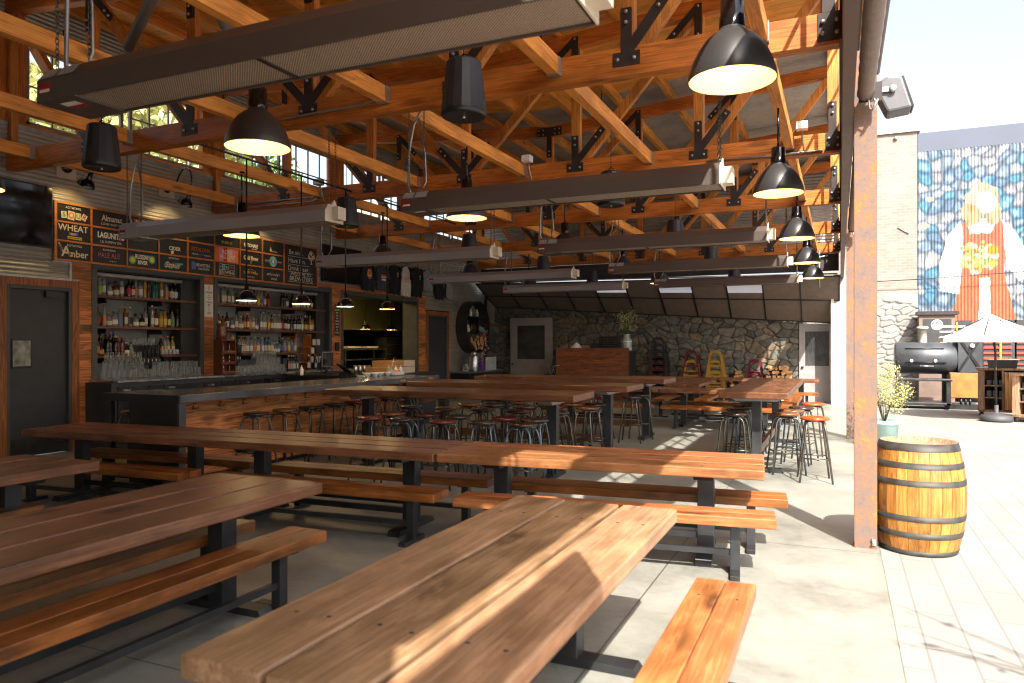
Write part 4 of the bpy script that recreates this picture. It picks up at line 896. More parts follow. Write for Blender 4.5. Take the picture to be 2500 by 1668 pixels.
for i, (xa, ya, xb, yb) in enumerate(HC):
    pr = hA if i < 5 else hB
    o = pr if i in (0, 5) else dup(pr, (0,0,0))
    o.location = (xa, ya, 3.12); o.rotation_euler = (0, 0, math.atan2(yb-ya, xb-xa)); l = math.hypot(xb-xa, yb-ya); o.scale = (l/3.41, 1, 1)
    o['label'] = ('brown box heater on chains, ' + HL[i]) if i < 5 else ('silvery box heater on chains, ' + HR[i-5]); o['group'] = 'hanging box heaters'

# ------------------------------------------------------------------ pendant lamps
LAMPIN = plain('lamp_inside_enamel', (.8,.7,.45), .4, 0, .03, bmp=0)
BULB = emit('lamp_bulb', (1,.72,.34), 14)
def bulb_light(parent, z, power):
    l = bpy.data.lights.new('bulb_light', 'POINT'); l.energy = power; l.color = (1,.68,.32); l.shadow_soft_size = .06
    o = bpy.data.objects.new('bulb_light', l); COL.objects.link(o); o.parent = parent; o.location = (0, 0, z); return o
def make_dome(power):
    t = thing('pendant_lamp', 'x', 'pendant lamp')
    pr = [(.272,0),(.272,.012),(.262,.06),(.243,.12),(.212,.185),(.17,.245),(.12,.29),(.085,.31),(.078,.33)]
    m = MB(); m.lathe(pr, n=40); m.obj('shade', LAMPBLK, t)
    m = MB(); m.lathe([(r*.975, z+.001) for r, z in pr[:-1]] + [(0, .30)], n=40); m.obj('reflector', LAMPIN, t)
    m = MB(); m.lathe([(.08,.325),(.08,.40),(.074,.405),(.074,.50),(.06,.515),(.02,.52)], n=20, capt=True); m.obj('socket', GLOSSBLK, t)
    m = MB(); m.tube([(0,0,.5), (0,0,.99)], .012, 8); m.lathe([(.05,.955),(.05,.985),(.0,.99)], n=14); m.obj('rod', GLOSSBLK, t)
    m = MB(); m.lathe([(0,.13),(.03,.14),(.045,.17),(.035,.21),(.02,.24),(.02,.29)], n=12); m.obj('bulb', BULB, t)
    bulb_light(t, .1, power)
    return t
L0 = make_dome(LAMP_POWER)
rowsn = {0: 'in the yard side row', 1: 'in the middle row', 2: 'in the bar side row'}
k = 0
for r_, x in enumerate((-.62, -4.5, -8.4)):
    for i, y in enumerate((4.79, 8.6, 12.4, 16.2, 20.0)):
        o = L0 if k == 0 else dup(L0, (0,0,0)); k += 1
        o.location = (x, y, 3.34); o['label'] = 'black dome pendant lamp, %s from the camera %s' % (ORD[i], rowsn[r_]); o['group'] = 'black dome pendant lamps'
# pendant speakers
def make_speaker():
    t = thing('pendant_speaker', 'x', 'speaker')
    m = MB(); m.lathe([(.0,.42),(.11,.415),(.128,.40),(.15,.22),(.168,.06),(.17,.035)], n=16, smooth=False); m.obj('cabinet', plain('speaker_black_plastic', (.025,.025,.03), .45, 0, .2), t)
    m = MB(); m.lathe([(.17,.035),(.168,.012),(.155,0),(.15,.002),(0,.002)], n=32); m.lathe([(.012,-.006),(.012,.002)], n=8, capb=True, mi=1); m.obj('grille', [BLACK, STAIN], t)
    m = MB(); m.tube([(0,0,.42), (0,0,.94)], .0045, 6); m.tube([(-.03,0,.41), (-.03,0,.45), (0,0,.47), (.03,0,.45), (.03,0,.41)], .006, 6); m.obj('cable', BLACK, t)
    return t
s0 = make_speaker(); k = 0
for r_, x in enumerate((-2.53, -6.43)):
    for i, y in enumerate((4.79, 8.6, 12.4, 16.2, 20.0)):
        if (r_, i) in ((0, 1),): pass
        o = s0 if k == 0 else dup(s0, (0,0,0)); k += 1
        o.location = (x, y, 3.35); o['label'] = 'faceted black pendant speaker, %s from the camera in the %s row' % (ORD[i], 'yard side' if r_ == 0 else 'bar side'); o['group'] = 'pendant speakers'
# small gloss lamps over the bar
def make_bar_lamp():
    t = thing('bar_pendant', 'x', 'pendant lamp')
    pr = [(.148,0),(.148,.008),(.14,.045),(.118,.088),(.085,.12),(.05,.14),(.034,.148)]
    m = MB(); m.lathe(pr, n=32); m.obj('shade', GLOSSBLK, t)
    m = MB(); m.lathe([(r*.97, z+.001) for r, z in pr[:-1]] + [(0,.137)], n=32); m.obj('reflector', LAMPIN, t)
    m = MB(); m.lathe([(.034,.145),(.036,.16),(.03,.165),(.03,.235),(.022,.25),(.0,.255)], n=14); m.obj('socket', GLOSSBLK, t)
    m = MB(); m.tube([(0,0,.25), (0,0,2.02)], .012, 8); m.obj('rod', BLACK, t)
    m = MB(); m.lathe([(0,.04),(.022,.05),(.03,.075),(.018,.11)], n=10); m.obj('bulb', BULB, t)
    bulb_light(t, .03, BAR_POWER)
    return t
for y0, y1, lab in ((6.84,10.49,'thin black pipe carrying the left bar pendants'), (10.65,14.29,'thin black pipe carrying the last bar pendant')):
    t = thing('lamp_rail', lab, 'pipe'); m = MB(); m.tube([(-7.75,y0,4.33),(-7.75,y1,4.33)], .016, 8); m.obj('pipe', BLACK, t)
l1 = make_bar_lamp()
for i, (x, y) in enumerate(((-7.75,8.03), (-7.75,9.2), (-7.75,10.33), (-7.75,11.6))):
    o = l1 if i == 0 else dup(l1, (0,0,0)); o.location = (x, y, 2.3+.01*i); o['label'] = 'small glossy black pendant over the bar, %s from the left' % ORD[i]; o['group'] = 'glossy pendants over the bar'
for i, (x, y) in enumerate(((-12.3,17.31), (-12.3,18.65))):
    o = dup(l1, (x, y, 2.1)); o['label'] = 'small black pendant inside the kitchen hatch, %s one' % ('left' if i == 0 else 'right'); o['group'] = 'kitchen hatch pendants'
# gooseneck lamps on the corrugated wall
def gooseneck(y, z, lab):
    t = thing('gooseneck_lamp', lab, 'wall lamp', (WX, y, z), 0, 'gooseneck lamps over the menu board')
    m = MB(); m.box(.0, .03, -.16, .16, -.16, .16); m.obj('mounting_plate', CREAM, t, bevel=.006)
    m = MB(); m.lathe([(.085,.03),(.08,.06),(.03,.075)], n=16, M=Matrix.Rotation(PI/2, 3, 'Y'), capt=True); m.obj('rose', GLOSSBLK, t)
    m = MB(); pts = [(.06,0,0), (.16,0,.0), (.26,0,.07), (.33,0,.2), (.42,0,.3), (.52,0,.31), (.6,0,.25), (.63,0,.12), (.62,0,-.1)]
    m.tube(pts, .014, 8); m.obj('arm', GLOSSBLK, t)
    Mr = Matrix.Rotation(math.radians(35), 3, 'Y')
    m = MB(); m.lathe([(.03,.0),(.034,-.12),(.05,-.15),(.10,-.19),(.13,-.25),(.132,-.26)], (.62,0,-.1), 18, M=Mr); m.lathe([(.125,-.25),(.09,-.19),(0,-.16)], (.62,0,-.1), 18, M=Mr, mi=1); m.obj('shade', [GLOSSBLK, LAMPIN], t)
    l = bpy.data.lights.new('bulb_light', 'SPOT'); l.energy = GOOSE_POWER; l.color = (1,.7,.3); l.spot_size = 1.9; l.spot_blend = .6; l.shadow_soft_size = .04
    o = bpy.data.objects.new('bulb_light', l); COL.objects.link(o); o.parent = t; o.location = (.50, 0, -.28); o.rotation_euler = (0, math.radians(35), 0)
gooseneck(7.58, 4.42, 'black gooseneck wall lamp at the left over the menu board'); gooseneck(9.44, 4.46, 'black gooseneck wall lamp in the middle over the menu board'); gooseneck(11.65, 4.42, 'black gooseneck wall lamp at the right over the menu board')
# sprinkler and conduit runs
for (pts, r, lab) in (([(-10.2,1,5.95), (-10.2,22.5,5.95)], .035, 'black sprinkler pipe along the bar side of the roof'), ([(-4.0,3,6.05), (-4.0,22,6.05)], .03, 'black sprinkler pipe along the middle of the roof')):
    t = thing('sprinkler_pipe', lab, 'pipe'); m = MB(); m.tube(pts, r, 8); m.obj('pipe', BLACK, t); m = MB()
    for y in range(4, 22, 3): m.tube([(pts[0][0], y, pts[0][2]), (pts[0][0], y, pts[0][2]+.25)], .01, 5)
    m.obj('hanger', BLACK, t)
t = thing('duct_pipe', 'grey duct pipe with an elbow high over the near heater', 'pipe'); m = MB(); m.tube([(-7.6,6.0,5.15), (-5.6,5.0,5.5)], .06, 12); m.tube([(-5.75,5.05,5.55), (-5.55,4.95,5.5), (-5.5,5.2,5.2), (-5.45,5.5,4.7)], .1, 12); m.tube([(-4.7,4.9,5.7),(-2.4,5.0,5.72)], .09, 12); m.obj('pipe', plain('duct_grey', (.25,.23,.21), .5), t)
t = thing('wall_conduit', 'pair of galvanised conduits clipped to the second truss chord', 'conduit'); 
for z in (4.22, 4.3): m = MB(); m.tube([(-11,10.48,z), (-8.6,10.48,z), (-8.5,10.48,z+.03), (-8.44,10.48,z+.14)], .014, 6); m.obj('tube', GALV, t)
for i_, pts_ in enumerate(([(-6.2,6.675,4.32), (-6.0,6.66,4.28), (-4.8,6.66,4.30), (-4.6,6.66,4.33), (-4.56,6.66,4.45)], [(-1.7,10.48,4.23), (-.2,10.48,4.23)])):
    t = thing('wall_conduit', ['grey conduit along the first visible truss chord', 'grey conduit on the second truss chord near the yard'][i_], 'conduit'); m = MB(); m.tube(pts_, .014, 6); m.obj('tube', GALV, t)
m = MB(); (0 and m.tube([(-6.2,6.675,4.32), (-6.0,6.66,4.28), (-4.8,6.66,4.30), (-4.6,6.66,4.33), (-4.56,6.66,4.45)], .014, 6))
for i, (x, y, z) in enumerate(((-4.35,10.3,4.5), (-8.3,10.3,4.5), (-.45,10.3,4.53))):
    t = thing('junction_box', ['white junction box on the middle joist at the second truss', 'grey junction box on the bar side joist at the second truss', 'white junction box on the yard side joist at the second truss'][i], 'junction box', (x, y, z)); m = MB(); m.box(-.07,.07,-.07,.07,-.05,.05); m.obj('box', WHITE if i != 1 else GALV, t, bevel=.005); m = MB(); m.tube([(0,.05,-.05),(0,.09,-.15),(.02,.12,-.3)], .012, 6); m.obj('conduit', GALV, t)
# ------------------------------------------------------------------ menu board
INK = {k: flat('ink_'+k, v, .6) for k, v in {'white': (.75,.73,.68), 'cream': (.7,.6,.42), 'pink': (.55,.12,.2), 'magenta': (.6,.06,.25), 'teal': (.03,.4,.45), 'yellow': (.72,.55,.03), 'blue': (.08,.15,.4), 'red': (.6,.03,.03), 'orange': (.75,.2,.02), 'green': (.12,.4,.08), 'grey': (.35,.35,.35), 'purple': (.25,.1,.4), 'rust': (.5,.12,.04), 'rose': (.75,.2,.4), 'amber': (.85,.45,.08)}.items()}
INKL = list(INK); IX = {k: i for i, k in enumerate(INKL)}; INKM = [INK[k] for k in INKL]
mbd = thing('menu_board', 'big black menu board with orange grid frame over the shelves', 'menu board')
CB = [7.38, 7.97, 8.61, 9.24, 9.87, 10.5, 11.15, 11.78, 12.43, 13.52]; RB = [3.86, 3.57, 3.275, 2.98]   # column and row lines
BX = WX+.05
m = MB(); m.box(WX+.012, BX-.006, CB[0], CB[-1], RB[3], RB[0])
m.obj('backing', PANELB, mbd)
m = MB(); fx = .028
for y in CB: m.box(BX-.012, BX+.022, y-fx/2*(1.5 if y in (CB[0], CB[-1]) else .8), y+fx/2*(1.5 if y in (CB[0], CB[-1]) else .8), RB[3]-.02, RB[0]+.02)
for j, z in enumerate(RB): m.box(BX-.012, BX+.019, CB[0]-.02, (CB[-1] if j in (0, 3) else CB[-2]), z-fx/2, z+fx/2)
m.obj('frame', W_BOARDF, mbd)
def panel(ci, ri, span=1):
    y0, y1 = CB[ci]+.014, CB[ci+1]-.014; z0, z1 = (RB[ri+1]+.014, RB[ri]-.014) if span == 1 else (RB[3]+.014, RB[0]-.014)
    m = MB(); m.box(BX-.006, BX, y0, y1, z0, z1); p = m.obj('menu_panel', PANELB, mbd)
    yc, zc = (y0+y1)/2, (z0+z1)/2
    q = .9 if span == 1 else 1
    return p, lambda u, v, l=0: (BX+.0025+l, yc+u*q, zc+v*q)
def lettering(p, fn, items, extra=None):
    mb = MB()
    for it in items:
        s, u, v, size, ink = it[:5]; kw = it[5] if len(it) > 5 else {}
        put_text(mb, fn, s, u, v, size, mi=IX[ink], **kw)
    if extra: extra(mb, fn)
    mb.obj('lettering', INKM, p)
def disc(mb, fn, u, v, r, ink, l=0, ru=None, n=20): mb.poly([fn(u+(ru or r)*math.cos(2*PI*k/n), v+r*math.sin(2*PI*k/n), l) for k in range(n)], mi=IX[ink])
def rect(mb, fn, u0, u1, v0, v1, ink, l=0, rot=0):
    uc, vc = (u0+u1)/2, (v0+v1)/2; c, d = math.cos(rot), math.sin(rot)
    mb.poly([fn(uc+(a-uc)*c-(b_-vc)*d, vc+(a-uc)*d+(b_-vc)*c, l) for a, b_ in ((u0,v0),(u1,v0),(u1,v1),(u0,v1))], mi=IX[ink])
B = dict(bold=.02)
def sour(mb, fn):
    for u, ink, ch, r, s in ((-.17,'green','S',.1,.12), (-.04,'orange','O',-.1,.15), (.09,'green','U',0,.12), (.2,'red','R',-.45,.11)):
        rect(mb, fn, u-s*.42, u+s*.42, -.035-s*.5, -.035+s*.5, 'cream', 0, r); put_text(mb, fn, ch, u, -.035, s*.95, mi=IX[ink], rot=r, lift=.002, bold=.03)
def ear(u0, v0, du, dv, n, ink):
    def f(mb, fn):
        for k in range(n):
            for s in (-1, 1): disc(mb, fn, u0+du*k/n - s*dv*.12*.6, v0+dv*k/n + s*.014, .011, ink, .001, .02)
    return f
p, f = panel(0,0); lettering(p, f, [('ROTATING',0,.095,.055,'white')], sour)
p, f = panel(0,1); lettering(p, f, [('WHEAT',0,.07,.155,'cream',B), ('BEER',0,-.03,.045,'white',dict(lift=.002))], lambda mb, fn: (rect(mb, fn, -.08,.08,-.055,-.005,'purple'), ear(-.09,-.095,.26,0,9,'yellow')(mb, fn)))
p, f = panel(0,2); lettering(p, f, [('ROTATING',.02,.095,.055,'white'), ('A',-.13,-.02,.25,'cream',B), ('mber',.09,-.045,.17,'cream',B)], ear(-.2,.0,-.06,.13,7,'cream'))
p, f = panel(1,0); lettering(p, f, [('Almanac',.06,.02,.15,'cream',dict(bold=.03, sx=.8)), ('LOVE HAZY IPA',.06,-.085,.062,'white')])
p, f = panel(1,1); lettering(p, f, [('LAGUNITAS',.04,.03,.14,'white',dict(bold=.04, sx=.72)), ("LIL SUMPIN' IPA",.04,-.085,.062,'white')], lambda mb, fn: disc(mb, fn, .22,-.02,.022,'red',.002))
p, f = panel(1,2); lettering(p, f, [('ROTATING',0,.095,.05,'white'), ('PALE ALE',0,-.005,.125,'pink',dict(sx=.85))], lambda mb, fn: (disc(mb, fn, .07,-.1,.012,'yellow'), rect(mb, fn, .0,.05,-.1,-.095,'white'), rect(mb, fn, .09,.15,-.1,-.095,'white')))
def hazy(mb, fn):
    pts = [(-.2,.11),(-.13,.09),(0,.1),(.12,.08),(.2,.1),(.17,.02),(.2,-.05),(.13,-.1),(0,-.12),(-.13,-.1),(-.2,-.05),(-.17,.03)]
    mb.poly([fn(u, v, 0) for u, v in pts], mi=IX['magenta']); mb.poly([fn(u*.84, v*.82, .001) for u, v in pts], mi=IX['purple'])
p, f = panel(2,0); lettering(p, f, [('HAZY',0,.04,.12,'amber',dict(bold=.04, lift=.003, rot=-.05)), ('IPA',0,-.055,.11,'yellow',dict(bold=.03, lift=.003))], hazy)
p, f = panel(2,1)
def hops(mb, fn):
    for u, v in ((-.22,-.02), (.2,.02)): disc(mb, fn, u, v, .08, 'teal'); disc(mb, fn, u, v, .066, 'green', .001); disc(mb, fn, u, v, .05, 'yellow', .002)
p, f = panel(2,2); lettering(p, f, [('RUSSIAN',.0,.045,.12,'white',dict(bold=.03, sx=.7)), ('RIVER',.0,-.06,.1,'white',dict(bold=.04, sx=.85))], hops)
p, f = panel(3,0); lettering(p, f, [], lambda mb, fn: (mb.poly([fn(u, v) for u, v in ((-.18,.08),(.12,.05),(.1,-.02),(-.16,0))], mi=IX['red']), rect(mb, fn, -.19,-.17,-.1,.1,'cream')))
p, f = panel(3,1); lettering(p, f, [('CIDER',.04,-.03,.1,'cream',B)], lambda mb, fn: disc(mb, fn, -.02,-.105,.035,'cream'))
def stout(mb, fn):
    for k in range(14): disc(mb, fn, -.17+.024*k, -.045+.02*math.sin(k), .055-.0012*k, 'teal', 0, .045)
    rect(mb, fn, .05,.24,-.01,.02,'teal')
p, f = panel(3,2); lettering(p, f, [('ROTATING',.02,.1,.05,'white'), ('Stout',-.03,-.04,.16,'cream',dict(shear=.35, lift=.002, bold=.02))], stout)
p, f = panel(4,0)
p, f = panel(4,1); lettering(p, f, [('PETALOMA',0,.02,.125,'rust',dict(sx=.78)), ('MEZCAL',-.15,-.075,.045,'white'), ('GRAPEFRUIT',.0,-.08,.045,'purple'), ('TEQUILA',.17,-.085,.045,'white')])
p, f = panel(4,2); lettering(p, f, [('B',-.19,.0,.2,'blue',dict(bold=.06)), ('REWSTERS',.06,.03,.085,'white',dict(sx=.9)), ('HOUSE IPA',.08,-.045,.06,'white')])
p, f = panel(5,0); lettering(p, f, [('BUBBLES',0,-.06,.08,'yellow')])
def rose(mb, fn):
    for u0, u1, ink in ((-.342,-.22,'orange'), (-.22,-.1,'rose'), (-.1,.01,'red'), (.01,.12,'amber'), (.12,.23,'rose'), (.23,.342,'orange')): rect(mb, fn, u0, u1, -.146, .146, ink, -.0012)
p, f = panel(5,1); lettering(p, f, [('ROSE',.0,.055,.12,'white',B), ('ALL DAY',.02,-.045,.12,'white',dict(sx=.9, bold=.02))], rose)
def wine(mb, fn):
    for a in ((-.22,.22,.115,.12), (-.22,.22,-.12,-.115), (-.22,.22,.0,.005)): rect(mb, fn, *a, 'white')
    for u in (-.22, -.14, -.06, .04, .215): rect(mb, fn, u, u+.005, -.12 if u in (-.22, -.06, -.14, .215) else 0, .12, 'white')
    rect(mb, fn, -.135,-.06,.005,.115,'teal'); rect(mb, fn, -.13,-.07,-.1,-.02,'rust'); put_text(mb, fn, 'n', -.01, .06, .09, mi=IX['white'], bold=.03); put_text(mb, fn, 'v', -.18, .06, .08, mi=IX['white'])
    for k in range(5): rect(mb, fn, -.21, -.15, -.1+k*.02, -.092+k*.02, 'white')
p, f = panel(5,2); lettering(p, f, [('RED',.13,.06,.07,'pink'), ('WINE',.08,-.058,.1,'white')], wine)
p, f = panel(6,0); lettering(p, f, [('RATIONALE',0,-.04,.11,'white',dict(sx=.72, bold=.03)), ('BREWING',.1,-.11,.035,'white')])
p, f = panel(6,1); lettering(p, f, [('Cold Brew',0,.0,.125,'cream',dict(bold=.05, sx=.8))], lambda mb, fn: disc(mb, fn, 0,-.09,.03,'rust'))
def kom(mb, fn):
    for i, ch in enumerate('Kombucha'):
        a = -.55+i*.157; put_text(mb, fn, ch, .3*math.sin(a)*1.25, -.03+.07*math.cos(a*1.6)-.02, .09, mi=IX[['green','green','yellow','red','orange','yellow','yellow','orange'][i]], bold=.04, rot=-a*.45)
    for i in range(7): disc(mb, fn, -.12+.04*i, .085-.03*abs(i-3)/3, .009, ['teal','white','green','yellow','white','orange','teal'][i])
p, f = panel(6,2); lettering(p, f, [('ROTATING',0,-.095,.045,'white')], kom)
p, f = panel(7,0); lettering(p, f, [('Mind Haze',.05,-.09,.04,'white')], lambda mb, fn: mb.poly([fn(u, v) for u, v in ((-.12,-.09),(-.03,-.1),(-.08,.02))], mi=IX['yellow']))
def eight(mb, fn):
    disc(mb, fn, 0,0,.12,'white',-.0008); disc(mb, fn, 0,0,.113,'teal',-.0004); disc(mb, fn, 0,0,.07,'white',0); disc(mb, fn, 0,0,.064,'blue',.0004)
p, f = panel(7,1); lettering(p, f, [('8',0,0,.13,'white',dict(bold=.04, lift=.003)), ('SOFT',-.2,0,.06,'white'), ('SERVE',.21,0,.055,'white'), ('DOUBLE',0,.088,.034,'white',dict(lift=.003)), ('DAIRY',0,-.093,.034,'white',dict(lift=.003))], eight)
p, f = panel(7,2); lettering(p, f, [("ask for today's",0,.025,.09,'white',dict(shear=.3, sx=.8)), ('mead',.02,-.075,.09,'white',dict(shear=.3))])
def tree_logo(mb, fn):
    r = random.Random(3)
    for k in range(55):
        a = r.uniform(0, 2*PI); q = .115*math.sqrt(r.random()); disc(mb, fn, .36+q*math.cos(a), .245+q*.95*math.sin(a), r.uniform(.009,.02), 'cream', .0005*k/55, n=7)
    mb.poly([fn(u, v) for u, v in ((.35,.2),(.37,.2),(.375,.08),(.41,.06),(.31,.06),(.345,.08))], mi=IX['cream'])
    for a, c, v in ((-.42,.26,.18), (-.42,.3,-.0), (-.42,.4,-.16), (-.42,.44,-.375)): rect(mb, fn, a, c, v, v+.007, 'white')
p, f = panel(8,0,3); lettering(p, f, [('Be nice.',-.15,.27,.15,'white'), ('Have fun.',-.12,.09,.15,'white'), ('Drink beer.',-.06,-.08,.15,'white'), ('-WELCOME TO-',.0,-.2,.1,'white',dict(shear=.2)), ('BREWSTERS',.02,-.305,.145,'white')], tree_logo)

# screens, notices
def screen(name, y0, y1, z0, z1, lab, x=.09):
    t = thing(name, lab, 'screen', (WX, (y0+y1)/2, (z0+z1)/2)); h = (y1-y0)/2; v = (z1-z0)/2
    m = MB(); m.box(.02, x, -h, h, -v, v); m.obj('housing', BLACK, t, bevel=.006)
    m = MB(); m.quad((x+.002,-h+.02,-v+.02), (x+.002,h-.02,-v+.02), (x+.002,h-.02,v-.02), (x+.002,-h+.02,v-.02)); m.obj('glass', GLOSSBLK, t)
screen('wall_screen', 5.9, 7.33, 3.13, 4.06, 'large glossy black screen left of the menu board')
screen('wall_screen', 13.72, 15.2, 3.14, 4.0, 'glossy black screen between the menu board and the shirts')
t = thing('id_notice', 'narrow white sign about one drink per person with valid ID', 'sign', (WX+.03, 10.39, 2.5)); m = MB(); m.box(-.01, .006, -.095, .095, -.30, .30); m.obj('panel', PAPER, t); m = MB(); m.box(-.012, .0, -.105, .105, -.31, .31); m.obj('frame', CREAM, t)
mb = MB(); fn = lambda u, v, l=0: (.0085+l, u, v)
for s, v, sz in (('1',.24,.11), ('DRINK',.16,.048), ('per',.11,.03), ('person',.07,.035), ('with',.03,.03), ('VALID',-.03,.048), ('ID',-.085,.065), ("it's",-.145,.03), ('the',-.185,.03), ('LAW',-.235,.05)): put_text(mb, fn, s, 0, v, sz, bold=.02)
mb.obj('lettering', flat('ink_black', (.02,.02,.02)), t)
t = thing('hours_board', 'small chalk list board with wooden frame beside the kitchen hatch', 'sign', (WX+.02, 14.28, 2.25)); m = MB(); m.box(0, .02, -.13, .13, -.42, .42); m.obj('frame', W_BOARDF, t); m = MB(); m.box(.018, .024, -.095, .095, -.37, .37); m.obj('panel', PANELB, t)
mb = MB(); fn = lambda u, v, l=0: (.0265+l, u, v)
for i, s in enumerate(('PIZZA', 'BURGER', 'FRIES', 'BBQ', 'RIBS', 'WINGS', 'SALAD', 'SOUP', 'PIE', 'COFFEE')): put_text(mb, fn, s, 0, .31-i*.068, .052, sx=.8, bold=.02)
mb.obj('lettering', INK['white'], t)
for y, z, lab in ((14.28, 1.62, 'black card reader box on the boards by the kitchen hatch'),):
    t = thing('wall_reader', lab, 'reader', (WX+.015, y, z)); m = MB(); m.box(0,.05,-.06,.07,-.1,.1); m.obj('box', BLACK, t, bevel=.01); m = MB(); m.quad((.051,-.04,0),(.051,.05,0),(.051,.05,.07),(.051,-.04,.07)); m.obj('display', STEEL, t)

# hanging shirts
def shirt(y, z0, z1, w_, col, lab, mark=None, sleeves=None, folded=False):
    t = thing('hanging_shirt', lab, 'shirt', (WX+.07, y, 0), 0, 'shirts hung on the corrugated wall')
    m = MB(); n = 9; k = 14; vs = []
    for j in range(k+1):
        q = j/k; z = z1+(z0-z1)*q; wd = w_*(.42+.58*min(1, q*5)) if not folded else w_*(.8+.2*math.sin(q*3)); wd *= 1-.12*q
        for i in range(n+1):
            u = -1+2*i/n; vs.append((.035*math.sin(u*5+q*4)*q + .02*math.cos(u*PI/2)+.03, u*wd/2 + .03*q*math.sin(q*3), z + (.05*abs(u)*-1 if j == 0 else 0) + (.02*math.sin(u*6) if j == k else 0)))
    m.add(vs, [(j*(n+1)+i, j*(n+1)+i+1, (j+1)*(n+1)+i+1, (j+1)*(n+1)+i) for j in range(k) for i in range(n)], smooth=True)
    mt = plain('shirt_cloth_%s' % '_'.join('%d' % (c*100) for c in col), col, .9, 0, .12, bmp=.3); body = m.obj('body', mt, t); so_ = body.modifiers.new('thick', 'SOLIDIFY'); so_.thickness = .012
    if not folded:
        mt2 = plain('sleeve_cloth_%s' % '_'.join('%d' % (c*100) for c in sleeves), sleeves, .9, 0, .1) if sleeves else mt
        for s in (-1, 1):
            m = MB(); zz = z1-.06
            m.add([(.03, s*w_*.3, zz+.04), (.05, s*w_*.5, zz-.02), (.05, s*w_*.62, zz-.28), (.04, s*w_*.44, zz-.3), (.06, s*w_*.42, zz-.1)], [(0,1,4), (1,2,3,4)], smooth=True); q = m.obj('sleeve', mt2, t); q.modifiers.new('thick', 'SOLIDIFY').thickness = .03
        m = MB(); m.tube([(.03, 0, z1+.09), (.05, .02, z1+.11), (.04, .03, z1+.07), (.035, 0, z1+.02)], .006, 5); m.tube([(.035, -w_*.3, z1-.05), (.035, 0, z1+.02), (.035, w_*.3, z1-.05)], .009, 6); m.obj('hanger', BLACK, t)
    if mark: mm = MB(); mark(mm, lambda u, v, l=0: (.085+l, u, (z0+z1)/2+v)); mm.obj('print', INKM, t)
badge = lambda mb, fn: (disc(mb, fn, 0,.08,.13,'amber',0,.1), disc(mb, fn, 0,.08,.115,'orange',.002,.088), rect(mb, fn, -.085,.085,.02,.05,'yellow',.004), rect(mb, fn, -.08,.08,-.03,0,'blue',.004), rect(mb, fn, -.04,.04,.08,.15,'rust',.004))
stripe = lambda mb, fn: (rect(mb, fn, -.12,.12,.06,.09,'red'), rect(mb, fn, -.12,.12,.03,.06,'orange',.001), rect(mb, fn, -.12,.12,0,.03,'cream',.002), rect(mb, fn, -.1,.1,-.07,-.02,'white',.002))
words_ = lambda mb, fn: [put_text(mb, fn, s, 0, .1-i*.055, .055, mi=IX['red'], bold=.02) for i, s in enumerate(('Be nice.', 'Have fun.', 'Drink beer.'))]
small_ = lambda mb, fn: (rect(mb, fn, .06,.12,.12,.2,'grey'), rect(mb, fn, .06,.12,.08,.1,'white'))
shirt(15.45,3.02,3.72,.5,(.012,.016,.03),'dark navy shirt with round orange badge', badge); shirt(16.08,3.06,3.74,.48,(.05,.055,.085),'slate blue shirt with red and orange stripe print', stripe)
shirt(16.66,3.0,3.8,.48,(.008,.008,.01),'black shirt with small grey print, just left of the white shirt', small_); shirt(17.21,2.98,3.82,.48,(.6,.56,.53),'white shirt with black sleeves and red lettering', words_, (.012,.012,.015))
shirt(17.8,3.0,3.84,.5,(.008,.008,.012),'black shirt with small grey print, just right of the white shirt', small_); shirt(18.4,3.2,3.84,.48,(.25,.26,.29),'grey shirt with red and orange stripe print', stripe, None)
shirt(19.07,3.0,3.6,.5,(.01,.01,.012),'folded black shirt under the third heater', None, None, True); shirt(19.7,3.05,3.6,.45,(.26,.26,.29),'folded grey shirt nearest the log ring', None, None, True)

# ------------------------------------------------------------------ shelves, bottles and glasses
def shelf(y0, y1, z, lab, brk):
    t = thing('wall_shelf', lab, 'shelf', (0,0,0), 0, 'wooden bottle shelves'); m = MB(); m.box(-11.44, -11.06, y0, y1, z-.045, z); m.obj('board', W_SHELF, t, bevel=.003)
    for y in brk: m = MB(); m.box(-11.44, -11.09, y-.012, y+.012, z-.13, z-.046); m.box(-11.465, -11.435, y-.015, y+.015, z-.6, z-.046); m.obj('bracket', BLACK, t)
AL = (8.1, 10.19); AR = (10.62, 14.0)
Z1, Z2, Z3 = 2.485, 1.98, 1.49
for nm, (a, c), br in (('left', AL, (8.35, 9.45)), ('right', AR, (11.6, 12.95))):
    shelf(a, c, Z1, 'top bottle shelf of the %s alcove' % nm, br); shelf(a, c, Z2, 'middle bottle shelf of the %s alcove' % nm, br)
shelf(8.1, 8.93, Z3, 'low shelf left of the taps in the left alcove', (8.35,)); shelf(9.42, 10.19, Z3, 'low shelf right of the taps in the left alcove', (9.5,)); shelf(11.35, 13.25, Z3, 'low bottle shelf of the right alcove', (11.6, 12.95))
BSH = {'std': [(.0,0),(.036,0),(.038,.01),(.038,.17),(.034,.195),(.017,.225),(.0135,.24),(.0135,.285)], 'wide': [(.0,0),(.05,0),(.052,.01),(.052,.11),(.046,.145),(.02,.17),(.015,.185),(.015,.225)], 'wine': [(.0,0),(.036,0),(.037,.01),(.037,.18),(.03,.215),(.016,.24),(.0145,.25),(.0145,.30)],
       'tall': [(.0,0),(.03,0),(.031,.01),(.03,.2),(.026,.235),(.014,.27),(.012,.28),(.012,.335)], 'short': [(.0,0),(.043,0),(.044,.008),(.044,.09),(.038,.12),(.016,.145),(.014,.15),(.014,.19)]}
LBH = {'std': (.04,.14), 'wide': (.03,.10), 'wine': (.04,.13), 'tall': (.05,.15), 'short': (.02,.075)}
_bm = {}
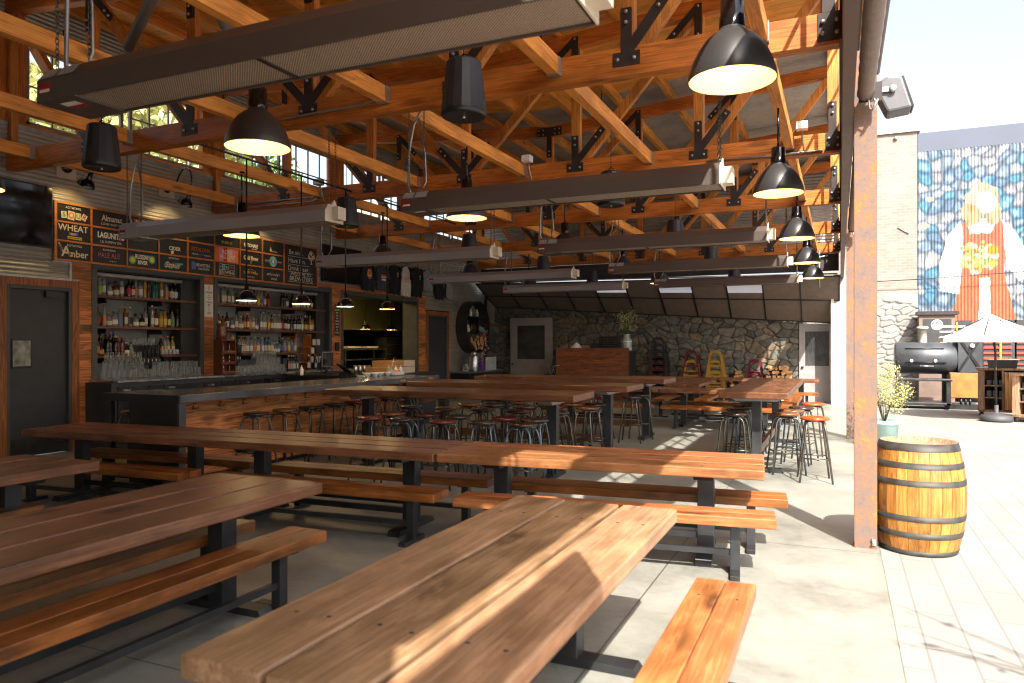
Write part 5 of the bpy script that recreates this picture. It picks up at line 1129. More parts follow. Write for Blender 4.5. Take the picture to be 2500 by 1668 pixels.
def bottle(shape, col, lab, cap, x, y, z, label, group, sc=1.0):
    k = (shape, col, cap)
    if k not in _bm:
        pr = BSH[shape]; top = pr[-1]; m = MB(); m.lathe(pr + [(top[0]+.002, top[1]-.02, 1), (top[0]+.003, top[1]+.012, 1), (0, top[1]+.014, 1)], n=12); _bm[k] = m.mesh('bottle', [BOTC[col], LABM[cap]])
    o = bpy.data.objects.new('bottle', _bm[k]); COL.objects.link(o); o.location = (x, y, z); o.rotation_euler = (0, 0, RN.uniform(-.5, .5)); o.scale = (sc, sc, sc*RN.uniform(.97, 1.03)); tag(o, label, 'bottle', group)
    if lab:
        k2 = (shape, lab)
        if k2 not in _bm:
            r = BSH[shape][2][0]+.0012; a, c = LBH[shape]; m = MB(); n = 12; vs = []
            for i in range(n+1):
                q = -1.25 + 2.5*i/n; vs += [(r*math.cos(q), r*math.sin(q), a), (r*math.cos(q), r*math.sin(q), c)]
            m.add(vs, [(2*i, 2*i+2, 2*i+3, 2*i+1) for i in range(n)], smooth=True); _bm[k2] = m.mesh('label', LABM[lab])
        part('label', _bm[k2], o)
def cname(col, lab): return ('%s bottle with %s label' % (col, lab)) if lab else ('plain %s bottle' % col)
def bottle_row(spec, ys, z, where, x=-11.2):
    items = spec.split()
    for i, (s, y) in enumerate(zip(items, ys)):
        col, lab, shape, cap = (s.split('.') + ['', '', '', ''])[:4]
        col = {'c':'clear','d':'dark','g':'green','a':'amber','r':'red','o':'gold','t':'teal','b':'blue'}[col]; lab = lab if lab and lab != '-' else None
        shape = {'':'std','w':'wide','n':'wine','t':'tall','s':'short'}[shape]
        bottle(shape, col, lab, cap or RN.choice(['black','black','gold','white']), x+RN.uniform(-.02,.02), y, z+.0005, '%s, %s from left %s' % (cname(col, lab), ORD[i], where), 'bottles on the bar shelves', 1.12)
bottle_row('c.yellow..black c.lime..black c.cream.t.gold c.white.s.black a.cream.w.black c.white.t.black d.red..red d.cream.n.black c.orange.t.white c.white..green o.-.t.gold r.-.t.white t.-.t.gold g.-.t.green o.white.t.white c.orange..black d.cream..red d.white..white d.-..white',
  [8.21,8.3,8.39,8.48,8.61,8.71,8.84,8.94,9.0,9.09,9.17,9.25,9.34,9.42,9.52,9.62,9.74,9.83,10.12], Z1, 'on top shelf, left alcove')
bottle_row('a.yellow..red g.red..red c.orange.t.white c.cream.s.gold c.white.w.green c.blue..gold a.cream..gold c.black..white c.white.s.black d.cream.s.black c.cream..red c.cream.t.white r.white..black o.gold..black o.yellow..blue d.cream..red c.green..black d.-..black d.gold.s.black d.-..gold a.orange..gold',
  [8.19,8.28,8.38,8.47,8.57,8.68,8.78,8.88,8.99,9.1,9.19,9.31,9.39,9.49,9.58,9.68,9.76,9.85,9.96,10.06,10.14], Z2, 'on middle shelf, left alcove')
bottle_row('a.orange d.gold.s d.-..red d.- d.- r.- r.- d.white.s c.green.s', [8.21,8.3,8.4,8.47,8.55,8.6,8.68,8.76,8.86], Z3, 'on low shelf, left alcove', -11.15)
bottle_row('d.-.t.purple d.-.t.purple d.-.t.green d.-.t.pink d.-.t.purple d.-.t.blue', [8.25,8.33,8.41,8.5,8.57,8.65], Z3, 'in back of the low shelf, left alcove', -11.32)
bottle_row('d.pink..pink c.gold..red c.cream..gold o.cream..gold', [9.49,9.58,9.66,9.75], Z3, 'right of the taps, left alcove', -11.2)
bottle_row('c.white c.orange..red c.cream c.cream g.cream..green c.white..white c.white d.white c.cream a.white c.blue d.cream o.yellow c.blue a.cream r.red d.-.n.black d.-.n.black d.cream.n.white d.white.n c.white.n d.white.n d.cream.n d.white.n c.white.n d.cream.n d.cream.n',
  [10.75,10.83,10.93,11.02,11.12,11.2,11.4,11.48,11.56,11.65,11.74,11.83,11.93,12.03,12.13,12.23,12.64,12.73,12.83,13.01,13.1,13.19,13.29,13.39,13.49,13.64,13.73], Z1, 'on top shelf, right alcove')
bottle_row('c.cream.s a.cream a.gold.w d.white c.white.s.red c.cream c.cream.w a.gold a.cream c.orange..orange c.cream..orange c.white.s c.white.t.red c.white.t c.yellow.t c.yellow.t a.cream c.white c.white c.white r.red..red d.cream d.white.n d.-.n.red d.white.n.red d.white.n.black d.white.n.red c.white.n d.yellow.n d.gold.n o.white.n o.white.n',
  [10.79,10.87,10.96,11.08,11.21,11.32,11.42,11.52,11.61,11.69,11.77,11.87,12.0,12.08,12.16,12.24,12.32,12.4,12.48,12.57,12.66,12.75,12.84,12.95,13.08,13.17,13.25,13.33,13.41,13.5,13.6,13.7], Z2, 'on middle shelf, right alcove')
bottle_row('c.cream c.cream o.cream c.cream c.white c.white c.orange c.white c.white..white b.cream t.cream c.cream..gold c.white.s c.white.s d.blue g.blue c.pink..red c.yellow..yellow c.blue c.cream..black',
  [11.4,11.45,11.51,11.57,11.63,11.73,11.85,11.95,12.03,12.14,12.26,12.34,12.42,12.5,12.58,12.66,12.76,12.86,12.97,13.07], Z3, 'on low shelf, right alcove')
bottle_row('d.pink d.mint d.white d.cream d.white d.mint.n.gold d.black.n.gold d.mint.n.gold', [12.52,12.6,12.69,12.78,13.2,13.42,13.62,13.82], 1.1005, 'on the back counter, right alcove', -10.9)
# pint glasses: upside down in tiers
def glass_mesh(r0, r1, h, n=10):
    m = MB(); m.lathe([(r1*.9, 0), (r1, .004), (r0, h-.01), (r0*.9, h), (0, h)], n=n); return m
GP = glass_mesh(.034, .043, .145).mesh('pint_glass', TUMBLER); GT = glass_mesh(.03, .034, .12).mesh('tumbler', TUMBLER); GW = glass_mesh(.033, .036, .09).mesh('tumbler', PINT)
def glasses(me, name, x, ys, z, label, group):
    for y in ys:
        o = bpy.data.objects.new(name, me); COL.objects.link(o); o.location = (x+RN.uniform(-.006,.006), y+RN.uniform(-.004,.004), z); tag(o, label, 'glass', group)
fr = lambda a, c, n: [a+(c-a)*i/(n-1) for i in range(n)]
for tier, (a, c, n) in enumerate(((8.2,9.08,10), (8.24,8.93,8), (8.28,8.9,7))): glasses(GP, 'pint_glass', -10.98-.01*tier, fr(a, c, n), 1.1005+tier*.147, 'pint glass in the %s tier at the left of the left alcove' % ['bottom', 'middle', 'top'][tier], 'stacked pint glasses, left alcove, tier %d' % (tier+1))
for tier, (a, c, n) in enumerate(((9.17,10.15,12), (9.2,10.1,11))): glasses(GP if tier == 0 else GT, 'pint_glass', -10.98-.01*tier, fr(a, c, n), 1.1005+tier*.147, 'tall glass in the %s tier at the right of the left alcove' % ['lower', 'upper'][tier], 'stacked tall glasses, left alcove, tier %d' % (tier+1))
for tier, (a, c, n) in enumerate(((11.72,12.45,9), (11.7,12.3,7), (11.62,12.2,7))): glasses(GP, 'pint_glass', -10.98-.01*tier, fr(a, c, n), 1.1005+tier*.147, 'pint glass in the %s tier in the right alcove' % ['bottom', 'middle', 'top'][tier], 'stacked pint glasses, right alcove, tier %d' % (tier+1))
glasses(GP, 'tall_glass', -10.92, fr(10.92,11.62,10), 1.1005, 'tall glass in the front row at the left of the right alcove', 'tall glasses in the right alcove')
glasses(GT, 'tumbler', -11.25, fr(8.9,9.4,9), 1.66, 'clear tumbler lined up above the taps in the left alcove', 'tumblers above the taps')
glasses(GW, 'tumbler', -11.15, fr(9.5,10.14,9), Z3+.0005, 'pale tumbler on the low shelf right of the taps', 'pale tumblers on the low shelf')
def taps(y0, y1, lab):
    t = thing('tap_tower', lab, 'beer taps'); n = 6 if y0 < 10 else 8
    m = MB(); m.box(-11.30, -11.12, y0, y1, 1.30, 1.655); m.obj('tower', BLACK, t, bevel=.004)
    for i in range(n):
        y = y0+.06+(y1-y0-.12)*i/(n-1); m = MB(); m.tube([(-11.12,y,1.44), (-11.07,y,1.44), (-11.05,y,1.40), (-11.05,y,1.35)], .011, 6); m.obj('spout', STAIN, t)
        m = MB(); m.tube([(-11.06,y,1.45), (-11.05,y,1.5), (-11.03,y,1.66)], .012, 6, r2=.017); m.obj('handle', GLOSSBLK, t)
taps(8.9, 9.42, 'black box with six chrome beer taps in the left alcove'); taps(10.75, 11.34, 'black box with eight chrome beer taps in the right alcove')
t = thing('shelf_frame', 'small wooden rack at the back of the right alcove', 'rack'); m = MB(); m.box(-11.42,-11.2,13.1,13.14,1.1,1.9); m.box(-11.42,-11.2,13.6,13.64,1.1,1.9)
for z in (1.25,1.6,1.88): m.box(-11.42,-11.19,13.1,13.64,z,z+.02)
m.obj('rack_body', W_BOARDF, t)
for i, (y, z) in enumerate(((13.6,1.72),(13.75,1.72),(13.55,1.53),(13.52,1.32),(13.68,1.32),(13.82,1.32))):
    t = thing('wall_switch', 'white switch plate, %s on the dark wall of the right alcove' % ORD[i], 'switch', (-11.08, y+.0, z), 0, 'switch plates in the right alcove'); m = MB(); m.box(-.02,0,-.05,.05,-.07,.07); m.obj('plate', CREAM, t); m = MB(); m.box(0,.006,-.02,.02,-.03,.03); m.obj('toggle', PAPER, t)

# wooden cubby rack on the counter between the alcoves
t = thing('cubby_rack', 'tall wooden cubby rack of bar spoons between the alcoves', 'rack', (-10.55, 10.38, 0)); m = MB()
for y in (-.17, .15): m.box(-.11,.11,y,y+.02,1.1,1.74)
m.box(-.115,.115,-.185,.185,1.74,1.762); m.box(-.11,-.1,-.15,.15,1.1,1.74); m.obj('case', W_SHELF, t); m = MB()
for z in (1.12,1.3,1.5): m.box(-.1,.115,-.15,.15,z,z+.05)
m.obj('shelf_board', W_SHELF, t)
for z in (1.35,1.55,1.17):
    for y in (-.08,.06): m = MB(); m.tube([(.05,y,z),(.04,y+.01,z+.14)], .007, 6); m.lathe([(0,.0),(.012,.01),(.012,.03),(0,.035)], (.05,y,z-.01), 8); m.obj('bar_spoon', STAIN, t)
t = thing('wooden_pitcher', 'brown wooden pitcher standing on the cubby rack', 'pitcher', (-10.55,10.3,1.763)); m = MB(); m.lathe([(.0,0),(.1,0),(.095,.1),(.085,.22),(.1,.3),(.09,.3),(.075,.22),(0,.2)], n=16); m.obj('body', W_SEATB, t); m = MB(); m.tube([(0,.09,.25),(0,.16,.22),(0,.15,.1),(0,.09,.06)], .012, 6); m.obj('handle', W_SEATB, t)
t = thing('rubber_duck', 'tiny yellow toy duck on the cubby rack', 'toy', (-10.5,10.52,1.763)); m = MB(); m.lathe([(0,0),(.03,.005),(.034,.025),(.02,.045),(0,.05)], n=10); m.lathe([(0,.04),(.02,.05),(.02,.07),(0,.08)], (.012,0,0), 10); m.obj('body', LABM['yellow'], t); m = MB(); m.lathe([(.008,0),(0,.018)], (.03,0,.06), 6, M=Matrix.Rotation(PI/2,3,'Y')); m.obj('beak', LABM['orange'], t)

# ------------------------------------------------------------------ things on the bar counter
CT = 1.0855
MSTAIN = STAIN
for i, (x, y) in enumerate(((-9.17,12.63), (-9.22,12.8), (-9.27,12.97), (-9.3,13.15), (-9.33,13.3), (-9.36,13.46))): pass
t = thing('service_ledge', 'dark ledge behind the counter end carrying shakers and flat boxes', 'counter'); m = MB(); m.box(-9.9,-7.96,11.2,13.9,1.04,1.0855); m.obj('top', BLACK, t); m = MB(); m.box(-9.85,-8.0,11.3,13.85,0,1.04); m.obj('base', DARKIN, t)
for i in range(8):
    o = None; t = thing('shaker_cup', 'steel shaker cup, %s in the row on the counter' % ORD[i], 'cup', (-8.7+.012*i, 11.92+.13*i, CT), 0, 'steel shaker cups'); m = MB(); m.lathe([(.0,0),(.034,0),(.044,.17 if i < 4 else .14),(.042,.17 if i < 4 else .14),(.03,.02),(0,.02)], n=14); m.obj('body', STAIN, t)
def bowl_mat():
    m, nt, b = newmat('blue_white_porcelain'); tc = N(nt, 'ShaderNodeTexCoord'); v = N(nt, 'ShaderNodeTexVoronoi'); v.inputs['Scale'].default_value = 42; L(nt, tc.outputs['Object'], v.inputs['Vector'])
    L(nt, ramp_from(nt, v.outputs['Distance'], [(.28,(.05,.1,.4)),(.42,(.75,.78,.82))]), b.inputs['Base Color']); b.inputs['Roughness'].default_value = .12; return m
BOWL = bowl_mat()
for i, (x, y) in enumerate(((-8.13,11.0), (-8.08,11.18), (-8.1,11.36), (-8.06,11.56))):
    t = thing('porcelain_bowl', 'small blue and white bowl, %s from the left on the counter' % ORD[i], 'bowl', (x+.35,y,CT), 0, 'blue and white bowls'); m = MB(); m.lathe([(0,0),(.035,0),(.035,.008),(.065,.04),(.08,.075),(.077,.075),(.06,.042),(0,.014)], n=18); m.obj('body', BOWL, t)
t = thing('fruit_box', 'low white box of oranges on the counter', 'box', (-7.66,11.75,CT)); m = MB(); m.box(-.1,.1,-.14,.14,0,.012)
for a in ((-.1,-.09,-.14,.14), (.09,.1,-.14,.14), (-.09,.09,-.14,-.13), (-.09,.09,.13,.14)): m.box(*a,.0,.075)
m.obj('tray', TILEW, t)
ORG = plain('orange_peel', (.75,.26,.02), .5, 0, .1, nscale=30, bmp=.3)
for i, (dx, dy, dz) in enumerate(((0,-.09,.05), (.02,.0,.055), (0,.09,.06))):
    o = MB(); o.lathe([(0,-.042),(.02,-.037),(.036,-.02),(.042,0),(.036,.02),(.02,.037),(0,.04)], n=14); tag(o.obj('orange', ORG, None, loc=(-7.66+dx,11.75+dy,CT+dz+.01)), 'orange fruit in the white box, %s from the left' % ORD[i], 'fruit', 'oranges in the box')
for i, (x, y) in enumerate(((-7.72,12.02), (-7.78,11.94), (-9.05,10.75))):
    t = thing('squeeze_bottle', ['white squeeze bottle right of the oranges', 'white squeeze bottle behind the oranges', 'white squeeze bottle left of the tilted till screen'][i], 'bottle', (x,y,CT if i < 2 else 1.1)); m = MB(); m.lathe([(0,0),(.032,0),(.034,.02),(.034,.11),(.026,.13)], n=12); m.obj('body', WHITE, t); m = MB(); m.lathe([(.026,.13),(.022,.145),(.008,.155),(.004,.19),(0,.19)], n=10); m.obj('nozzle', WHITE, t)
t = thing('bar_caddy', 'caddy of straws and a steel rod behind the oranges', 'caddy', (-7.85,11.85,CT)); m = MB(); m.lathe([(0,0),(.05,0),(.055,.12),(.05,.12),(.045,.01)], n=14); m.obj('cup', PINT, t); m = MB(); m.tube([(0,0,.02),(.03,.1,.34)], .006, 6); m.obj('rod', STAIN, t); m = MB()
for k in range(6): m.tube([(0,0,.05),(RN.uniform(-.04,.04),RN.uniform(-.05,.05),.19)], .004, 5)
m.obj('straws', LABM['cream'], t)
t = thing('till_tablet', 'tilted black till screen on the counter', 'tablet', (-7.95,10.62,CT+.0)); m = MB(); Mr = Matrix.Translation((0,0,.13)) @ Matrix.Rotation(math.radians(-30),4,'X') @ Matrix.Rotation(math.radians(18),4,'Y'); m.box(-.12,.12,-.17,.17,-.012,.012,M=Mr); m.obj('screen', GLOSSBLK, t); m = MB(); m.prism([(-.08,-.1),(.08,-.1),(.05,.06),(-.05,.06)], lambda u,v,q:(u,v,q),0,.1); m.obj('stand', BLACK, t)
t = thing('order_screen', 'upright black order screen behind the counter', 'screen', (-9.6,12.2,1.0855)); m = MB(); m.box(-.02,.02,-.16,.16,.14,.42); m.obj('display', GLOSSBLK, t); m = MB(); m.box(-.022,-.0,-.175,.175,.125,.435); m.obj('bezel', GALV, t); m = MB(); m.tube([(-.03,0,0),(-.03,0,.2)], .02, 8); m.lathe([(0,0),(.09,0),(.09,.012),(0,.014)], n=14); m.obj('stand', BLACK, t)
for i, (x, y, z) in enumerate(((-8.45,12.85,1.0855), (-8.45,12.85,1.1355+.002), (-8.45,12.85,1.19))): pass
def carton(x, y, z, w_, d, h, lab):
    t = thing('pizza_box', lab, 'box', (x,y,z), 0, 'flat cardboard boxes at the bar end'); m = MB(); m.box(-d/2,d/2,-w_/2,w_/2,0,h*.48); m.obj('base', CARD, t, bevel=.003); m = MB(); m.box(-d/2-.003,d/2+.003,-w_/2-.003,w_/2+.003,h*.50,h); m.obj('lid', CARD, t, bevel=.003); m = MB(); m.box(d/2+.0035,d/2+.005,.02,w_/2,.004,h-.006); m.obj('pale_end', CARDL, t)
carton(-8.35,12.62,1.0865,1.05,.5,.13,'lower brown cardboard box at the bar end'); carton(-8.42,12.85,1.218,.9,.45,.125,'upper brown cardboard box at the bar end')
t = thing('napkin_dish', 'small pink dish by the till screen', 'dish', (-7.6,10.55,CT)); m = MB(); m.lathe([(0,0),(.05,0),(.06,.05),(.055,.05),(.045,.01),(0,.01)], n=14); m.obj('body', TUMBLER, t)
for i, (y, z) in enumerate(((15.3,1.53),(16.0,1.53))): 
    t = thing('red_bin', '%s red bin on the kitchen rack' % ('left','right')[i], 'bin', (-13.2,y,z), 0, 'red bins in the kitchen'); m = MB(); m.prism([(-.15,-.28),(.15,-.28),(.15,.28),(-.15,.28)], lambda u,v,q:(u*(1+q*.3),v*(1+q*.3),q),0,.38); m.obj('tub', LABM['red'], t, bevel=.01); m = MB(); m.box(-.18,.18,-.33,.33,.36,.4); m.obj('rim', LABM['red'], t)
for i, (y, z) in enumerate(((16.8,1.54),(17.7,1.54),(18.6,1.54),(17.0,.91),(15.5,.91))):
    t = thing('food_tray', 'pale food tray, %s on the kitchen rack' % ORD[i], 'tray', (-13.15,y,z), 0, 'food trays in the kitchen'); m = MB(); m.box(-.2,.2,-.3,.3,0,.02); m.obj('base', STAIN, t); m = MB(); m.box(-.2,.2,-.3,-.28,.02,.07); m.box(-.2,.2,.28,.3,.02,.07); m.box(.18,.2,-.28,.28,.02,.07); m.obj('rim', CARDL, t)
# ------------------------------------------------------------------ log ring, sideboard
t = thing('log_ring', 'large rusty steel ring on the wall holding logs', 'log holder', (-10.8, 21.1, 2.22)); Rr = .83
m = MB(); n = 56; vs = []
for k in range(n):
    a = 2*PI*k/n
    for r, x in ((Rr,-.2), (Rr,.2), (Rr-.02,.2), (Rr-.02,-.2)): vs.append((x, r*math.cos(a), r*math.sin(a)))
m.add(vs, [(4*k+j, 4*((k+1)%n)+j, 4*((k+1)%n)+(j+1)%4, 4*k+(j+1)%4) for k in range(n) for j in range(4)], smooth=False)
m.obj('ring_band', plain('ring_dark_steel', (.05,.042,.042), .5, .4, .3), t); m = MB(); m.box(-.19,.19,-.70,.70,-.19,-.17); m.box(-.19,.19,-.55,.55,.32,.335); m.box(-.19,.19,.0,.012,-.17,.32); m.obj('ring_shelf', BLACK, t)
END = plain('log_end_grain', (.45,.27,.12), .85, 0, .4, nscale=20)
for k in range(26):
    for _ in range(60):
        y = RN.uniform(-.7,.62); z = RN.uniform(-.74,-.24)
        if math.hypot(y, z) < .72: break
    r = RN.uniform(.045,.085); m = MB(); M_ = Matrix.Rotation(PI/2,3,'Y'); m.lathe([(r,-.2),(r,.2)], n=10, M=M_); m.lathe([(r,.2+.001*k),(0,.2+.001*k)], n=10, M=M_, mi=1)
    tag(m.obj('round_log', [BARK, END], None, loc=(-10.79,21.1+y,2.22+z)), 'cut round log piled in the bottom of the steel ring', 'log', 'logs in the steel ring')
for i, (y, z, col, lab) in enumerate(((-.3,.335,'white','white candle on the upper shelf of the log ring'), (.15,.335,'cream','cream candle on the upper shelf of the log ring'), (-.45,-.17,'white','white jar on the lower shelf of the log ring'))):
    t = thing('candle', lab, 'ornament', (-10.75,21.1+y,2.22+z)); m = MB(); m.lathe([(0,0),(.06,0),(.06,.14),(.04,.16),(.035,.24),(0,.24)], n=12); m.obj('body', LABM[col], t)
t = thing('bronze_clock', 'round bronze wheel ornament in the log ring', 'ornament', (-10.72,20.95,2.06)); m = MB(); pts = [(0,.13*math.cos(2*PI*k/20),.13*math.sin(2*PI*k/20)+.13) for k in range(21)]; m.tube(pts,.016,6); m.tube([(0,0,0),(0,0,.26)],.01,5); m.tube([(0,-.13,.13),(0,.13,.13)],.01,5); m.obj('wheel', plain('bronze', (.3,.16,.05), .4, .7), t)
t = thing('blanket_roll', 'rolled grey-green blanket wedged in the log ring', 'blanket', (-10.75,21.55,2.1)); m = MB(); m.tube([(0,-.25,.14),(0,.3,-.06)], .09, 12); m.obj('roll', plain('blanket_sage', (.2,.3,.3), .95, 0, .2, bmp=.4), t)
t = thing('flower_bunch', 'red and violet dried flowers at the right of the log ring', 'flowers', (-10.72,21.5,1.75)); m = MB()
for k in range(260):
    p = V3((RN.uniform(-.1,.16), RN.gauss(.06,.12), RN.gauss(0,.19))); d = V3((RN.gauss(0,1),RN.gauss(0,1),RN.gauss(0,1))).normalized()*.03; e = d.orthogonal().normalized()*.025; m.add([p-d, p+e, p+d, p-e], [(0,1,2,3)], mi=RN.choice((0,0,1,2,3)))
m.obj('blooms', [LABM['red'], LABM['purple'], LABM['pink'], LABM['white']], t)
t = thing('sideboard', 'dark drawer sideboard with pale top under the log ring', 'sideboard', (-10.65,21.1,0)); m = MB(); m.box(-.34,.34,-1.25,1.25,.78,.83); m.obj('top', plain('sideboard_top', (.14,.17,.17), .4, .2), t, bevel=.004); m = MB(); m.box(-.32,.3,-1.2,1.2,.05,.778); m.obj('carcass', BLACK, t)
for k in range(4):
    m = MB(); m.box(.3,.315,-.1+k*.32,.18+k*.32,.56,.74); d = m.obj('drawer', DARKIN, t); m = MB(); m.lathe([(.018,0),(.02,.02),(0,.024)], (.315,.04+k*.32,.65), 8, M=Matrix.Rotation(PI/2,3,'Y')); m.obj('knob', STAIN, d)
t = thing('water_urn', 'shiny steel water urn on the sideboard', 'urn', (-10.5,20.55,.831)); m = MB(); m.lathe([(0,0),(.17,0),(.175,.02),(.175,.45),(.15,.5),(.09,.52)], n=22); m.obj('body', STAIN, t); m = MB(); m.lathe([(.09,.52),(.095,.53),(.095,.59),(.06,.61),(0,.615)], n=18); m.obj('lid', STAIN, t); m = MB(); m.tube([(.17,0,.06),(.22,0,.06),(.22,0,.03)],.014,6); m.obj('tap', STAIN, t)
t = thing('cup_caddy', 'purple stacked bowls with napkins on the sideboard', 'bowls', (-10.5,21.1,.831)); m = MB()
for k in range(6): m.lathe([(.09,.05*k),(.12,.05*k+.045),(.1,.05*k+.045)], n=16)
m.obj('bowls', LABM['purple'], t); m = MB()
for k in range(12): q = V3((RN.uniform(-.08,.08),RN.uniform(-.08,.08),.3)); m.add([q, q+V3((.06,.02,.05)), q+V3((.02,.08,.03))], [(0,1,2)])
m.obj('napkins', PAPER, t)
for i in range(8):
    t = thing('cup_stack', 'column of stacked white cups, %s from left on the sideboard' % ORD[i], 'cups', (-10.5,21.42+.1*i,.831), 0, 'stacked cup columns'); m = MB()
    for k in range(14): m.lathe([(.034,.03*k),(.042,.03*k+.034),(.038,.03*k+.034)], n=10)
    m.obj('cups', PINT, t)
t = thing('glass_jar', 'pale blue glass jar at the left of the steel urn', 'jar', (-10.5,20.0,.831)); m = MB(); m.lathe([(0,0),(.09,0),(.1,.03),(.1,.16),(.06,.2),(.06,.22)], n=14); m.obj('body', TUMBLER, t); m = MB(); m.lathe([(.065,.22),(.065,.24),(0,.245)], n=12); m.obj('lid', STAIN, t)
# ------------------------------------------------------------------ wood stand and what it holds
t = thing('wood_stand', 'long reclaimed wood host stand before the stone wall', 'stand', (-6.85,21.55,0)); m = MB(); z = 0
while z < 1.46:
    x = -1.15
    while x < 1.15:
        e = min(1.15, x+RN.uniform(.5,1.2)); e = 1.15 if 1.15-e < .2 else e; m.box(x+.001, e-.001, -.3, -.262, z+.001, z+.119); x = e
    z += .12
m.obj('front_boards', wood('stand_boards', (.06,.018,.007), (.17,.052,.018), (.28,.10,.035), 0, rough=.55, var=.5), t); m = MB(); m.box(-1.17,1.17,-.28,.3,1.44,1.475); m.obj('top', W_HIGH, t); m = MB(); m.box(1.152,1.2,-.31,.3,0,1.47); m.obj('steel_side', STEEL, t); m = MB(); m.box(-1.2,-1.152,-.31,.3,0,1.47); m.obj('steel_side', STEEL, t)
TZ = 1.476
t = thing('milk_can', 'pale green milk can of wildflowers on the wood stand', 'milk can', (-5.84,21.5,TZ)); m = MB(); m.lathe([(0,0),(.15,0),(.155,.02),(.155,.3),(.14,.36),(.09,.42),(.09,.46),(.11,.5),(.1,.5),(.08,.46),(0,.44)], n=20); m.obj('can', plain('galvanised_green', (.3,.34,.31), .5, .4, .4, nscale=8), t); m = MB(); m.lathe([(.157,.05),(.16,.06),(.157,.07)], n=20); m.lathe([(.157,.27),(.16,.28),(.157,.29)], n=20); m.obj('band', WHITE, t)
t = thing('wildflowers', 'loose bunch of yellow-green wildflowers in the milk can', 'flowers', (-5.84,21.5,TZ+.44)); m = MB(); st = MB()
for k in range(46):
    a = RN.uniform(0,2*PI); tip = V3((RN.gauss(0,.16), RN.gauss(0,.12), RN.uniform(.2,.78))); st.tube([(0,0,0), tip*.5+V3((0,0,.06)), tip], .003, 4, cap=False)
    for j in range(9):
        p = tip + V3((RN.gauss(0,.045),RN.gauss(0,.045),RN.gauss(-.03,.05))); d = V3((RN.gauss(0,1),RN.gauss(0,1),RN.gauss(0,1))).normalized()*.03; e = d.orthogonal().normalized()*.012; m.add([p-d,p+e,p+d,p-e], [(0,1,2,3)])
st.obj('stems', LEAFG, t); m.obj('foliage', LEAFY, t)  # second mesh holds the blooms clustered on the stem tips
for i, x in enumerate((-6.5,-6.22)):
    t = thing('bus_tub', 'stack of black ribbed tubs on the stand, %s' % ('left one','right one')[i], 'tub', (x,21.5,TZ), 0, 'black tubs on the stand'); m = MB()
    for k in range(8): m.box(-.13,.13,-.2,.2,k*.055,k*.055+.045); m.box(-.135,.135,-.21,.21,k*.055+.036,k*.055+.045)
    m.obj('tubs', BLACK, t)
for i, (x, h) in enumerate(((-6.78,.2),(-7.08,.17))): 
    t = thing('menu_holder', ['dark metal box left of the black tubs', 'olive tin box beside the crumpled napkins'][i], 'box', (x,21.45,TZ)); m = MB(); m.box(-.13,.13,-.1,.1,0,h); m.obj('body', [STEEL, plain('olive_tin', (.2,.19,.14), .5, .3)][i], t, bevel=.01); m = MB(); m.box(-.135,.135,-.105,.105,h,h+.02); m.obj('lid', STEEL, t)
t = thing('napkin_heap', 'heap of crumpled white napkins on the wood stand', 'napkins', (-7.4,21.42,TZ)); m = MB(); nu, nv = 12, 18; vs = []
for i in range(nu+1):
    for j in range(nv): a = 2*PI*j/nv; q = i/nu; vs.append((.27*(1-q**1.4)*math.cos(a)*(1+.25*math.sin(a*5+q*7)), .15*(1-q**1.4)*math.sin(a), .2*q*(1+.3*math.sin(a*3))+.0))
m.add(vs, [(i*nv+j, i*nv+(j+1)%nv, (i+1)*nv+(j+1)%nv, (i+1)*nv+j) for i in range(nu) for j in range(nv)], smooth=False); m.obj('cloth', PAPER, t)
t = thing('waste_bin', 'black lined waste bin left of the wood stand', 'bin', (-8.3,21.7,0)); m = MB(); m.lathe([(.2,0),(.25,.72)], n=18, capb=True); m.obj('barrel', BLACK, t); m = MB(); m.lathe([(.25,.7),(.275,.74),(.26,.6),(.262,.52)], n=18); m.obj('liner', plain('bin_liner', (.02,.02,.025), .3), t)
t = thing('folding_rack', 'grey tubular tray rack left of the wood stand', 'rack', (-8.15,21.2,0)); m = MB()
for y in (0,.4): m.tube([(-.2,y,0),(.1,y,1.0),(.25,y,1.02)],.014,6); m.tube([(.2,y,0),(-.1,y,1.0)],.014,6)
m.tube([(-.1,0,1.0),(-.1,.4,1.0)],.014,6); m.tube([(.25,0,1.02),(.25,.4,1.02)],.014,6); m.obj('frame', GALV, t)
t = thing('wire_shelf', 'wire shelf with black trays in the gap by the slate wall', 'shelf', (-10.9,23.3,0)); m = MB()
for x in (-.35,.35): m.tube([(x,0,0),(x,0,1.35)],.014,6); m.tube([(x,.4,0),(x,.4,1.35)],.014,6)
m.obj('posts', STAIN, t); m = MB()
for z in (.3,.75,1.2): m.box(-.36,.36,-.02,.42,z,z+.02)
m.obj('shelves', STEEL, t); m = MB(); m.box(-.3,.3,.05,.35,1.23,1.45); m.box(-.3,.2,.05,.35,.78,.98); m.obj('trays', BLACK, t)
t = thing('potted_herb', 'small pale leafed plant on the wire shelf by the slate wall', 'plant', (-10.95,23.4,1.46)); m = MB(); m.lathe([(0,0),(.1,0),(.13,.16),(.11,.16),(0,.14)], n=14); m.obj('pot', BLACK, t); m = MB()
for k in range(160): p = V3((RN.gauss(0,.13),RN.gauss(0,.1),.35+RN.gauss(0,.11))); d = V3((RN.gauss(0,1),RN.gauss(0,1),RN.gauss(0,1))).normalized()*.045; e = d.orthogonal().normalized()*.025; m.add([p-d,p+e,p+d,p-e],[(0,1,2,3)])
m.obj('leaves', LEAFG, t)

